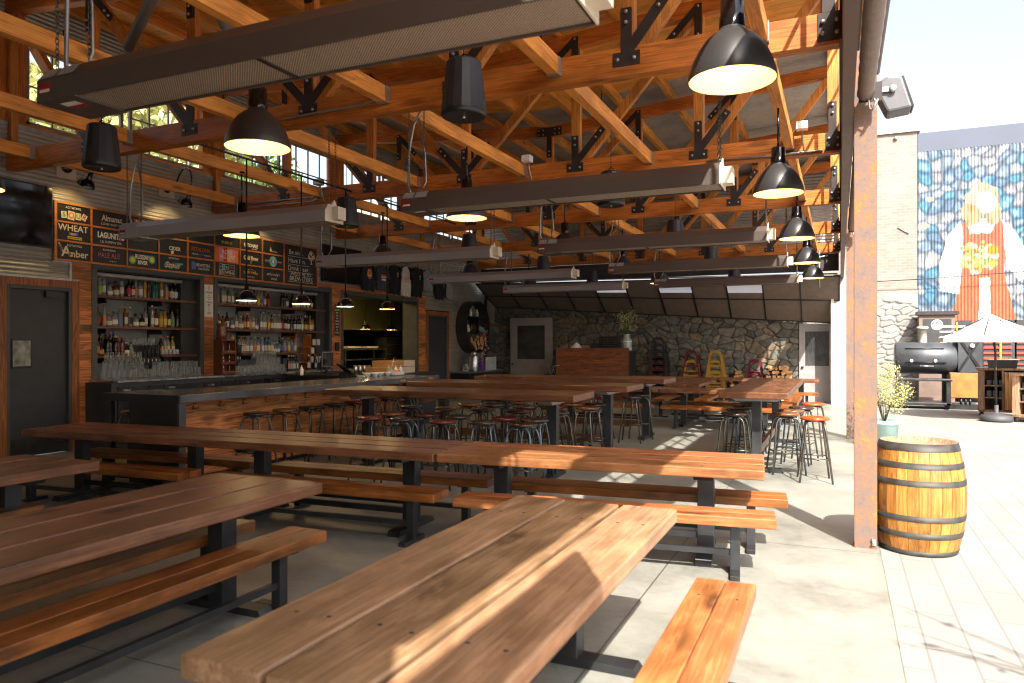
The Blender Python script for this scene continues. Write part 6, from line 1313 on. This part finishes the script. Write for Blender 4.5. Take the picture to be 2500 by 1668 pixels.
# high chairs: tapered frames nested in stacks
HCM = {k: plain('highchair_' + k, c, .35, 0, .12, bmp=.05) for k, c in {'maroon': (.09,.01,.014), 'yellow': (.34,.19,.025), 'black': (.018,.018,.022)}.items()}
def high_chair(col, x, y, z, sc, lab):
    t = thing('high_chair', lab, 'high chair', (x,y,z), 0, 'stacked high chairs'); t.scale = (sc,sc,sc); M_ = HCM[col]
    for sx in (-1,1):
        for sy in (-1,1): m = MB(); m.bar((sx*.27, sy*.24, 0), (sx*.15, sy*.15, .78), .045, .028, up=(0,1,0)); m.obj('leg', M_, t)
    for z_, w_ in ((.22,.235), (.42,.205)): m = MB(); m.box(-w_,w_,-.2,-.17,z_-.02,z_+.03); m.obj('rail', M_, t)
    m = MB(); m.box(-.19,.19,-.17,.17,.50,.52); m.obj('seat', M_, t)
    m = MB(); m.bar((-.17,-.16,.73),(-.17,.17,.76),.04,.05); m.bar((.17,-.16,.73),(.17,.17,.76),.04,.05); m.obj('tray_rail', M_, t)
    m = MB(); m.prism([(-.165,.74),(-.12,.74),(-.10,.80),(.10,.80),(.12,.74),(.165,.74),(.155,.83),(.12,.88),(.0,.905),(-.12,.88),(-.155,.83)], lambda u,v,q:(u,q,v), -.17, -.14); m.obj('backrest', M_, t)
stacks = [(-5.05,22.35, ['maroon','maroon','maroon','black','black','black'], 'leftmost stack by the wood stand'), (-4.05,22.35, ['yellow','yellow','maroon'], 'second stack from left'), (-3.35,22.35, ['yellow','yellow','yellow'], 'all-yellow stack'), (-2.25,22.4, ['maroon','maroon'], 'low stack between the woodpiles')]
for x, y, cl, where in stacks:
    for k, c in enumerate(cl): high_chair(c, x, y, k*(.2 if len(cl) > 4 else .3 if len(cl) == 3 else .34), 1.0, '%s high chair, %s from the bottom of the %s' % (c, ORD[k], where))
    if len(cl) > 4:
        pass
# firewood: split logs, each of its own
def woodpile(x0, x1, y, h, n, where, seed):
    r = random.Random(seed); k = 0; z = .07; row_ = 0
    while z < h and k < n:
        wrow = (x1-x0)*(1-.55*(z/h)); x = (x0+x1)/2-wrow/2+.06
        while x < (x0+x1)/2+wrow/2 and k < n:
            s = r.uniform(.06,.1); m = MB(); a0 = r.uniform(0,2*PI); pr = [(s*math.cos(a0+q)*r.uniform(.8,1.1), s*math.sin(a0+q)*r.uniform(.7,1)) for q in (0,1.6,3.0,4.5)]
            m.prism(pr, lambda u,v,q:(u,q,v), -.2, .2); o = m.obj('split_log', W_LOG, None, loc=(x, y+r.uniform(-.04,.04), z)); o.rotation_euler = (r.uniform(-.1,.1), 0, r.uniform(-.35,.35)); tag(o, 'split log in the woodpile ' + where, 'log', 'split logs ' + where); x += s*1.75; k += 1
        z += .13
woodpile(-3.0,-2.5,22.6,.95,34,'between the yellow and maroon high chairs',1); woodpile(-2.2,-1.1,22.6,1.1,48,'in the sun by the grey gate door',2)
# ------------------------------------------------------------------ yard: barrel, shrub, smoker, cabinets, parasol, walls
t = thing('oak_barrel', 'golden oak barrel with black hoops beside the rusty column', 'barrel', (.59,6.9,0)); t.rotation_euler = (0,0,.3)
HB = .885
def rb(z): q = (z/HB-.5)*2; return .285 + .062*(1-q*q)
m = MB(); ns = 26
for k in range(ns):
    a0 = 2*PI*k/ns+.004; a1 = 2*PI*(k+1)/ns-.004; vs = []; nz = 14
    for j in range(nz+1):
        z = HB*j/nz; r = rb(z)
        for a in (a0, (a0+a1)/2, a1): vs.append((r*math.cos(a), r*math.sin(a), z))
    fs = [(3*j+i, 3*j+i+1, 3*j+i+4, 3*j+i+3) for j in range(nz) for i in (0,1)]
    m.add(vs, fs, smooth=True)
m.obj('staves', W_BARREL, t)
m = MB(); m.lathe([(rb(HB)-.002,HB-.0),(rb(HB)-.02,HB+.0),(rb(HB)-.03,HB-.035),(0,HB-.035)], n=40); m.lathe([(rb(0)-.004,.0),(0,.01)], n=30); m.obj('head', W_WEATH, t)
m = MB(); m.lathe([(rb(z)-.012, z) for z in (0,.2,.44,.66,HB-.01)], n=30); m.obj('liner', BARK, t)
for z0, z1 in ((.0,.035), (.14,.185), (.275,.32), (.555,.60), (.69,.735), (.825,.885)):
    m = MB(); m.lathe([(rb(z0)+.004,z0),(rb(z1)+.004,z1),(rb(z1)-.002,z1)], n=48); m.lathe([(rb(z0)-.002,z0),(rb(z0)+.004,z0)], n=48); m.obj('hoop', plain('hoop_steel', (.045,.043,.038), .6, .4, .4, nscale=12) if z0 == 0 else bpy.data.materials['hoop_steel'], t)

def leaf_cloud(mb, n, cen, rad, size, rnd, flatn=.6):
    for k in range(n):
        d = V3((rnd.gauss(0,1), rnd.gauss(0,1), rnd.gauss(0,1))).normalized(); q = rnd.random()**.45
        p = V3(cen) + V3((d.x*rad[0], d.y*rad[1], d.z*rad[2]))*q
        nrm = (d + V3((rnd.gauss(0,flatn), rnd.gauss(0,flatn), rnd.gauss(0,flatn)))).normalized(); u = nrm.orthogonal().normalized(); a = rnd.uniform(0,2*PI); v = nrm.cross(u); e = (u*math.cos(a)+v*math.sin(a)); g = nrm.cross(e); s = size*rnd.uniform(.6,1.3)
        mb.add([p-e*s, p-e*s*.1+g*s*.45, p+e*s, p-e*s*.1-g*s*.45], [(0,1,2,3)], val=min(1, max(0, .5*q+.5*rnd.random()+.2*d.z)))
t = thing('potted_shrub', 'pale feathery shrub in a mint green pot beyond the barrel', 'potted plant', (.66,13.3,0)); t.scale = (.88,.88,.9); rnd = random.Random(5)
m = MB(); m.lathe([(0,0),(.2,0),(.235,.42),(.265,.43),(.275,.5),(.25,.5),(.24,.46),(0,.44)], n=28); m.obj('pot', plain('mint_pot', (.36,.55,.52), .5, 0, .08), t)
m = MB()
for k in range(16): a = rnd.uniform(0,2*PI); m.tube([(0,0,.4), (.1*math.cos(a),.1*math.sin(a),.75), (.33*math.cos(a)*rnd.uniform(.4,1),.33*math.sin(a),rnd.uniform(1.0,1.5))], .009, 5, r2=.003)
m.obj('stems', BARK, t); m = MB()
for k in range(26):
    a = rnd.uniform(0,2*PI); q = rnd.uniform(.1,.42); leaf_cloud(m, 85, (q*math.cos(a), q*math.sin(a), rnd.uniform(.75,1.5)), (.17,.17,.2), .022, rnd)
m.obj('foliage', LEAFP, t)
# smoker
SMK = plain('smoker_blue_black', (.055,.06,.068), .42, .3, .3, nscale=3); 
t = thing('barrel_smoker', 'long grey barrel smoker on a black cart', 'smoker', (2.08,22.4,0)); Mx = Matrix.Rotation(PI/2,3,'Y'); Lb = .72
m = MB(); m.lathe([(0,-Lb),(.38,-Lb),(.42,-Lb+.03),(.42,Lb-.03),(.38,Lb),(0,Lb)], (0,0,1.3), 32, M=Mx); m.obj('drum', SMK, t)
m = MB(); m.tube([(-.5,-.36,1.56),(.4,-.36,1.56)], .012, 5); m.tube([(-.5,-.43,1.2),(.45,-.43,1.2)], .012, 5); m.obj('lid_seam', BLACK, t)
for x in (-.35,.2): m = MB(); m.lathe([(.05,0),(.05,.03),(.04,.035),(0,.035)], (x,-.42,1.24), 14, M=Matrix.Rotation(PI/2,3,'X')); g = m.obj('gauge', BLACK, t); m = MB(); m.lathe([(.038,.037),(0,.037)], (x,-.42,1.24), 14, M=Matrix.Rotation(PI/2,3,'X')); m.obj('dial', WHITE, g)
m = MB(); m.tube([(-.15,-.41,1.12),(-.15,-.5,1.1),(.15,-.5,1.1),(.15,-.41,1.12)], .014, 6); m.obj('handle', GALV, t)
m = MB(); m.lathe([(.11,1.6),(.11,2.08),(.14,2.08),(.14,2.14),(0,2.16)], (-.05,.1,0), 16); m.obj('chimney', plain('chimney_pale', (.5,.47,.42), .6), t)
m = MB(); m.box(-.75,.55,-.75,-.3,.72,.78); m.box(.42,.52,-.72,-.62,.1,.72); m.box(.42,.52,.2,.3,.1,.9); m.box(-.7,-.6,-.72,-.62,.1,.72); m.box(-.7,-.6,.2,.3,.1,.9); m.box(-.75,.55,-.72,.3,.1,.16); m.obj('cart', STEEL, t, bevel=.01)
for x in (-.6,.45): m = MB(); m.lathe([(0,-.03),(.06,-.03),(.06,.03),(0,.03)], (x,-.6,.06), 14, M=Matrix.Rotation(PI/2,3,'X')); m.obj('caster', BLACK, t)
t = thing('smoker_firebox', 'black X-braced box tower above a rusty orange firebox', 'smoker', (3.06,22.4,0))
m = MB(); m.box(-.27,.27,-.4,.3,.95,1.88); m.obj('black_box', SMK, t, bevel=.01); m = MB(); m.bar((-.25,-.41,.98),(.25,-.41,1.85),.06,.03,up=(0,1,0)); m.bar((.25,-.41,.98),(-.25,-.415,1.85),.06,.03,up=(0,1,0)); m.box(.27,.3,-.38,.28,1.0,1.8); m.obj('brace', BLACK, t); m = MB(); m.lathe([(.055,0),(.055,.03),(0,.035)], (.04,-.43,1.63), 14, M=Matrix.Rotation(PI/2,3,'X')); m.obj('gauge', WHITE, t)
m = MB(); m.box(-.46,.3,-.45,.35,.28,.94); m.obj('firebox', RUST, t, bevel=.01); m = MB(); m.box(-.44,.15,-.47,-.45,.3,.92); d = m.obj('firebox_door', plain('orange_rust', (.42,.13,.03), .75, 0, .35, nscale=5), t); m = MB(); m.tube([(-.42,-.47,.62),(-.5,-.55,.58)],.012,6); m.obj('latch', GALV, d); m = MB()
for x in (-.2,-.1,0): m.tube([(x,-.4,.12),(x,-.4,.28)],.03,8)
m.box(-.5,.2,-.5,.3,.0,.12); m.obj('ash_tray', STEEL, t); m = MB(); m.tube([(-.37,.1,1.2),(-.37,.1,1.95)],.09,12); m.obj('stack', BLACK, t)
def cabinet(name, lab, x0, x1, y0, y1, h, rz):
    t = thing(name, lab, 'cabinet', ((x0+x1)/2,(y0+y1)/2,0), rz, 'wooden yard cabinets'); a = (x1-x0)/2; c = (y1-y0)/2
    m = MB(); m.box(-a-.04,a+.04,-c-.04,c+.04,h-.05,h); m.obj('top', W_WEATH, t, bevel=.005); m = MB(); m.box(-a,-a+.12,-c,c,.1,h-.052); m.box(a-.04,a,-c,c,.1,h-.052); m.box(-a,a,c-.03,c,.1,h-.052); m.box(-a,a,-c,c,.1,.15); m.box(-.02,.02,-c,c,.15,h-.052); m.obj('carcass', W_WEATH, t)
    m = MB()
    for z in (.42,.7): m.box(-a+.12,-.02,-c+.02,c-.03,z,z+.025)
    m.obj('inner_shelf', W_WEATH, t); m = MB()
    for k in range(5): m.box(.03+k*(a-.09)/5,.03+(k+1)*(a-.09)/5-.006,-c-.02,-c,.16,h-.09)
    m.obj('plank_door', wood('cabinet_door_planks', (.2,.09,.03), (.42,.21,.07), (.55,.32,.13), 2, var=.9) if name == 'yard_cabinet' and rz > -.3 else W_BENCH, t)
    for x in (-a+.06,a-.06): m = MB(); m.lathe([(0,-.025),(.05,-.025),(.05,.025),(0,.025)], (x,-c+.05,.05), 12, M=Matrix.Rotation(PI/2,3,'X')); m.obj('caster', BLACK, t)
    m = MB()
    for k in range(3): m.box(-a+.16+k*.12,-a+.25+k*.12,-c+.1,c-.1,.725,.725+.12); m.box(-a+.16+k*.12,-a+.25+k*.12,-c+.1,c-.1,.446,.446+.15)
    m.obj('stored_tins', STEEL, t)
cabinet('yard_cabinet','weathered open cabinet left of the parasol pole',3.0,3.95,20.0,20.7,1.12,-.12); cabinet('yard_cabinet','weathered plank door cabinet right of the parasol pole',3.5,4.6,18.7,19.4,1.04,-.35)
t = thing('dish_tub', 'black tub on the weathered cabinet by the parasol', 'tub', (3.45,20.2,1.121)); m = MB(); m.prism([(-.25,-.18),(.25,-.18),(.25,.18),(-.25,.18)], lambda u,v,q:(u*(1+q*.5),v*(1+q*.5),q),0,.2); m.obj('tub', BLACK, t); m = MB(); m.box(-.3,.3,-.22,.22,.19,.205); m.obj('rim', WHITE, t)
t = thing('cutting_board', 'tilted maroon board lying on the plank door cabinet', 'board', (4.0,19.0,1.041)); m = MB(); m.box(-.3,.25,-.2,.2,.03,.07,M=Matrix.Rotation(-.18,4,'Y')@Matrix.Translation((0,0,.08))); m.obj('slab', plain('maroon_board', (.25,.12,.12), .6), t); m = MB(); m.box(.0,.2,-.1,.1,0,.08); m.obj('foot', BLACK, t)
# parasol
t = thing('market_parasol', 'cream market parasol on a black pole by the cabinets', 'parasol', (3.12,18.9,0))
cv = MB(); ap = V3((-.12,0,2.34)); rim = [V3((1.2*math.cos(2*PI*k/8+PI/8)+.05,1.2*math.sin(2*PI*k/8+PI/8),1.82)) for k in range(8)]; vs = [ap]; fs = []
for k in range(8):
    for j in range(1,7):
        q = j/6; p = ap.lerp(rim[k], q); p.z -= .06*math.sin(q*PI); vs.append(p)
for k in range(8):
    a = 1+6*k; c = 1+6*((k+1)%8); fs.append((0,a,c))
    for j in range(5): fs.append((a+j,a+j+1,c+j+1,c+j))
for k in range(8):
    p, q = rim[k], rim[(k+1)%8]; o = len(vs); vs += [p, q, q-V3((0,0,.1)), p-V3((0,0,.1))]; fs.append((o,o+1,o+2,o+3))
cv.add(vs, fs); cv.obj('canopy', plain('parasol_cream', (.75,.7,.6), .85, 0, .06), t)
m = MB()
for k in range(8): m.tube([ap-V3((0,0,.03)), rim[k]-V3((0,0,.02))], .01, 5); m.tube([V3((-.03,0,1.7)), ap.lerp(rim[k],.55)-V3((0,0,.06))], .008, 5)
m.obj('ribs', STEEL, t); m = MB(); m.tube([(0,0,.05),(-.02,0,1.5),(-.12,0,2.34)], .025, 10); m.obj('pole', BLACK, t); m = MB(); m.lathe([(0,0),(.3,0),(.32,.03),(.3,.12),(.1,.16),(.04,.2),(.04,.35),(0,.35)], n=24); m.obj('base', plain('parasol_base', (.05,.05,.055), .6), t); m = MB(); m.tube([(-.02,-.02,1.12),(-.02,-.1,1.12),(-.02,-.1,1.18)], .01, 6); m.obj('crank', plain('brass2', (.5,.33,.1), .4, .7), t)
# slatted rack with red and yellow bars behind the parasol
for i, (x, c1, lab) in enumerate(((3.0,'white','white barred rack behind the smoker'), (4.05,'red','red barred rack behind the parasol pole'), (4.85,'red','red barred rack at the right edge of the photo'))):
    t = thing('barred_rack', lab, 'rack', (x,24.2,0), 0, 'barred racks in the yard'); m = MB(); m.box(-.42,.42,.02,.05,.8,2.35); m.obj('back', DARKIN, t); m = MB()
    for k in range(9): m.box(-.38,.3,-.02,.02,.95+k*.15,1.0+k*.15)
    m.obj('bar', flat('bar_red', (.75,.05,.02), .5) if c1 == 'red' else WHITE, t); m = MB(); m.box(.02,.06,-.03,.025,.85,2.3); m.box(-.38,.3,-.02,.02,.85,.9); m.obj('yellow_bar', LABM['yellow'], t)
# brick building with stone base
t = thing('brick_building', 'sun bleached brick building with a rough stone base', 'building'); m = MB(); m.box(-.9,2.12,25.0,31,0,8.05); m.obj('brick_wall', BRICK, t); m = MB(); m.box(-1.0,2.2,24.92,31,8.05,8.2); m.obj('coping', plain('coping_stone', (.5,.47,.43), .8), t)
U, Z = np.meshgrid(np.linspace(-.95,2.14,150), np.linspace(0,3.3,150), indexing='ij'); cid, f1, f2 = cells(U+(vnoise(U*5,Z*5,22)-.5)*.15, Z+(vnoise(U*5,Z*5,23)-.5)*.1, .4, .17, 25); edge = np.clip((f2-f1)/.2,0,1); top = np.clip((3.0+.5*(vnoise(U*3,Z*0,3)-.5)-Z)/.15,0,1)
colr = np.array([(.33,.31,.28),(.29,.27,.245),(.35,.33,.30),(.28,.265,.245)])[(cid*997).astype(int)%4]*(.78+.22*edge)[...,None]; P = np.stack([U,24.99-(.02+.045*edge)*top,Z],-1); grid_mesh('stone_base', P, colr, STONEP, t)
m = MB(); m.lathe([(.06,0),(.06,.05),(0,.06)], (1.55,24.99,7.9), 10, M=Matrix.Rotation(PI/2,3,'X')); m.tube([(1.6,24.98,5.2),(1.9,24.97,5.0)],.015,5); m.obj('wall_fitting', GALV, t)
t = thing('cable', 'thin dark cable strung across the brick wall and mural', 'cable'); m = MB(); m.tube([(.3,24.8,3.55),(2.2,24.75,3.6),(5.5,24.7,3.75)], .012, 5); m.obj('wire', BLACK, t)
# painted mural wall on corrugated sheet
t = thing('mural_building', 'building with corrugated mural of a woman in a red dress before blue stones', 'building')
m = MB(); m.box(2.12,8,25.2,31,0,7.5); m.obj('wall_core', DARKIN, t); m = MB(); m.box(2.13,8,25.0,31,7.42,7.98); m.obj('parapet', plain('parapet_grey', (.075,.088,.125), .7, 0, .12, nscale=1.2), t)
nu, nv = 560, 300; U, Z = np.meshgrid(np.linspace(2.13,6.2,nu), np.linspace(.3,7.42,nv), indexing='ij')
cid, f1, f2 = cells(U+(vnoise(U*2,Z*2,33)-.5)*.25, Z+(vnoise(U*2,Z*2,34)-.5)*.25, .30, .31, 31, .36); edge = f2-f1
base = np.array([(.17,.24,.33),(.28,.32,.38),(.11,.18,.27),(.36,.38,.42),(.08,.22,.35),(.24,.25,.29)])[(cid*997).astype(int)%6]
shade = np.clip((edge-.10)/.25,0,1); hl = np.clip((edge-.34)/.3,0,1)*np.clip((vnoise(U*7,Z*7,35)-.4)*4,0,1)
colr = base*1.35*(.5+.5*shade)[...,None] + hl[...,None]*np.array([.3,.31,.32])*(.5+.5*vnoise(U*11,Z*5,36))[...,None]
def inside(poly):
    r = np.zeros(U.shape, bool); n = len(poly); Uj = U+.03*(vnoise(U*9,Z*9,41)-.5); Zj = Z+.03*(vnoise(U*9,Z*9,42)-.5)
    for i in range(n):
        (xa,ya),(xb,yb) = poly[i], poly[(i+1)%n]; c = ((ya>Zj)!=(yb>Zj)); xx = (xb-xa)*(Zj-ya)/((yb-ya)+1e-9)+xa; r ^= c & (Uj<xx)
    return r
def el(cu, cz, ru, rz, w=0): return ((U-cu)/ru)**2+((Z-cz)/rz)**2 < 1 + w*(vnoise(U*9,Z*6,77)-.5) + w*.6*(vnoise(U*22,Z*14,78)-.5)
def setc(mask, col, var=.25, sd=50): colr[mask] = (np.array(col)*(1-var/2+var*vnoise(U*8,Z*5,sd))[...,None])[mask]
def wz(p): return [(3.86+(a-3.86)*.92, c*.92+.02) for a, c in p]
setc(inside(wz([(2.78,.3),(2.84,2.2),(3.2,4.0),(4.35,4.0),(4.75,2.2),(4.95,.3)])), (.68,.17,.08), .2, 51)              # skirt
setc(inside(wz([(3.62,.3),(3.7,3.9),(3.98,3.9),(4.02,.3)])), (.9,.88,.85), .06, 52)                                        # apron
setc(inside(wz([(3.1,4.0),(3.1,5.6),(3.45,5.75),(4.25,5.75),(4.4,5.4),(4.35,4.0)])), (.66,.16,.09), .2, 53)             # bodice
setc(inside(wz([(3.2,5.75),(2.85,5.3),(2.6,4.4),(2.62,3.5),(3.15,3.4),(3.22,4.2),(3.25,5.2)])), (.9,.89,.87), .06, 54)  # left sleeve
setc(inside(wz([(4.3,5.7),(4.65,5.3),(5.0,4.6),(5.15,3.9),(4.75,3.75),(4.4,4.3)])), (.9,.89,.87), .06, 55)              # right sleeve
setc(inside(wz([(3.3,5.75),(3.45,5.3),(4.0,5.3),(4.2,5.75)])), (.9,.87,.84), .05, 56)
setc(el(3.79,5.86,.42,.52,.5), (.62,.44,.26), .8, 57); setc(el(3.53,5.48,.28,.36,.6), (.58,.38,.2), .9, 58); setc(el(4.02,5.45,.22,.34,.6), (.62,.42,.24), .9, 59); setc(el(3.6,6.0,.16,.3,.8), (.72,.58,.4), .4, 60)   # hair
setc(el(3.88,5.78,.23,.33,.35), (.9,.84,.78), .05, 60)                                                                        # face
rnd = random.Random(9)
for k in range(70):
    a = rnd.uniform(0,2*PI); q = math.sqrt(rnd.random()); setc(el(3.66+.46*q*math.cos(a), 4.2+.5*q*math.sin(a), rnd.uniform(.05,.11), rnd.uniform(.05,.1)), rnd.choice([(.75,.5,.1),(.8,.62,.3),(.72,.3,.08),(.85,.75,.4),(.3,.45,.15),(.82,.7,.55)]), .3, 63+k%9)
setc(el(4.05,4.4,.14,.14), (.75,.3,.03), .4, 71)
for k in range(16): setc(el(rnd.uniform(2.3,5.4), rnd.uniform(3.2,6.8), .12, .07) & ~el(3.85,5,1.3,2.4), (.7,.55,.35), .4, 72)
P = np.stack([U, 25.0+.012*np.cos(2*PI*U/.085), Z], -1); grid_mesh('mural_panel', P, np.clip(colr,0,.9)*.64, MURALP, t)
t = thing('yard_entrance', 'brown doorway surround with a round white emblem', 'entrance', (2.55,24.3,0)); m = MB(); m.box(-.45,.45,-.1,.4,0,2.52); m.obj('surround', plain('entrance_brown', (.16,.11,.09), .6), t); m = MB(); m.box(-.5,.55,-.18,.5,2.52,2.62); m.obj('hood', GUSSET, t); m = MB(); m.box(-.36,.36,-.105,-.1,1.3,2.4); d = m.obj('door_panel', DARKIN, t)
m = MB(); fnE = lambda u, v, l=0: (u, -.108-l, 2.23+v); n = 26
m.poly([fnE(.15*math.cos(2*PI*k/n), .15*math.sin(2*PI*k/n)) for k in range(n)], mi=IX['white']); m.poly([fnE(.135*math.cos(2*PI*k/n), .135*math.sin(2*PI*k/n), .002) for k in range(n)], mi=IX['blue'])
m.poly([fnE(u, v, .004) for u, v in ((-.12,-.02),(-.05,.06),(0,.0),(.05,.07),(.12,-.02),(.08,-.1),(-.08,-.1))], mi=IX['white']); rect(m, lambda u,v,l=0: fnE(u,v,.004+l), -.07,.07,.085,.1,'white'); m.obj('emblem', INKM, d)
t = thing('slat_fence', 'pale horizontal slat fence behind the smoker', 'fence', (2.75,24.5,0)); m = MB()
for k in range(15): m.box(-.25,1.0,-.02,.02,.2+k*.12,.3+k*.12)
m.obj('slat_panel', CREAM, t); m = MB(); m.box(-.3,-.22,-.04,.04,0,2.1); m.box(1.0,1.08,-.04,.04,0,2.1); m.obj('post', GUSSET, t)

# ------------------------------------------------------------------ trees and houses beyond the clerestory windows
def tree(x, y, h, r, leaf, lab, seed, n=2600):
    t = thing('tree', lab, 'tree', (x,y,0), 0, 'trees beyond the clerestory windows'); rnd = random.Random(seed); m = MB(); m.tube([(0,0,0),(.1,.05,h*.4),(0,.1,h*.75)], .22, 8, r2=.08)
    for k in range(9): a = rnd.uniform(0,2*PI); z = h*rnd.uniform(.35,.65); m.tube([(.05,.05,z),(r*.6*math.cos(a),r*.6*math.sin(a),z+h*.2)], .07, 5, r2=.02)
    m.obj('trunk', BARK, t); m = MB()
    for k in range(22): a = rnd.uniform(0,2*PI); q = r*math.sqrt(rnd.random())*.85; leaf_cloud(m, n//22, (q*math.cos(a), q*math.sin(a), h*rnd.uniform(.5,1.0)), (r*.42,r*.42,r*.36), .2, rnd)
    m.obj('crown', leaf, t)
tree(-18,12.2,9.6,2.6,LEAFY,'yellow-green tree filling the leftmost clerestory windows',1,3600); tree(-19,16.6,9.4,2.6,LEAFY,'yellow-green tree behind the second group of clerestory windows',2); tree(-18.5,8.2,10,2.6,LEAFG,'tall green tree left of the clerestory windows',3); tree(-21,21.5,9.6,2.2,LEAFG,'distant green tree behind the far clerestory windows',4)
t = thing('town_building', 'pale brick town building seen through the far clerestory windows', 'building', (-27,31,0)); m = MB(); m.box(-4,4,-6,6,0,8.4); m.obj('wall', BRICK, t); m = MB(); m.box(-4.2,4.2,-6.2,6.2,8.4,8.7); m.obj('cornice', CREAM, t)
for k in range(5): m = MB(); m.box(4.0,4.04,-5+k*2.2,-3.8+k*2.2,5.5,7.3); wd = m.obj('window', CREAM, t); m = MB(); m.box(4.04,4.05,-4.9+k*2.2,-3.9+k*2.2,5.6,7.2); m.obj('pane', STEEL, wd)
t = thing('young_tree', 'slender young yard tree beside the camera, out of view', 'tree', (2.7,1.9,0)); rnd = random.Random(21); m = MB(); m.tube([(0,0,0),(.05,.03,1.2),(-.05,.1,2.4),(-.15,.2,3.2)], .05, 8, r2=.015)
lf = MB()
for k in range(13):
    a = rnd.uniform(2.2,4.6); z = rnd.uniform(1.5,3.0); l = rnd.uniform(.6,1.3); e = V3((l*math.cos(a), l*math.sin(a), z+rnd.uniform(.1,.5))); m.tube([(-.05,.08,z), V3((-.05,.08,z)).lerp(e,.5)+V3((0,0,.06)), e], .012, 5, r2=.004)
    for j in range(4): p = V3((-.05,.08,z)).lerp(e, rnd.uniform(.5,1)); leaf_cloud(lf, 1, p, (.06,.06,.06), .05, rnd)
m.obj('trunk', BARK, t); lf.obj('crown', LEAFG, t)
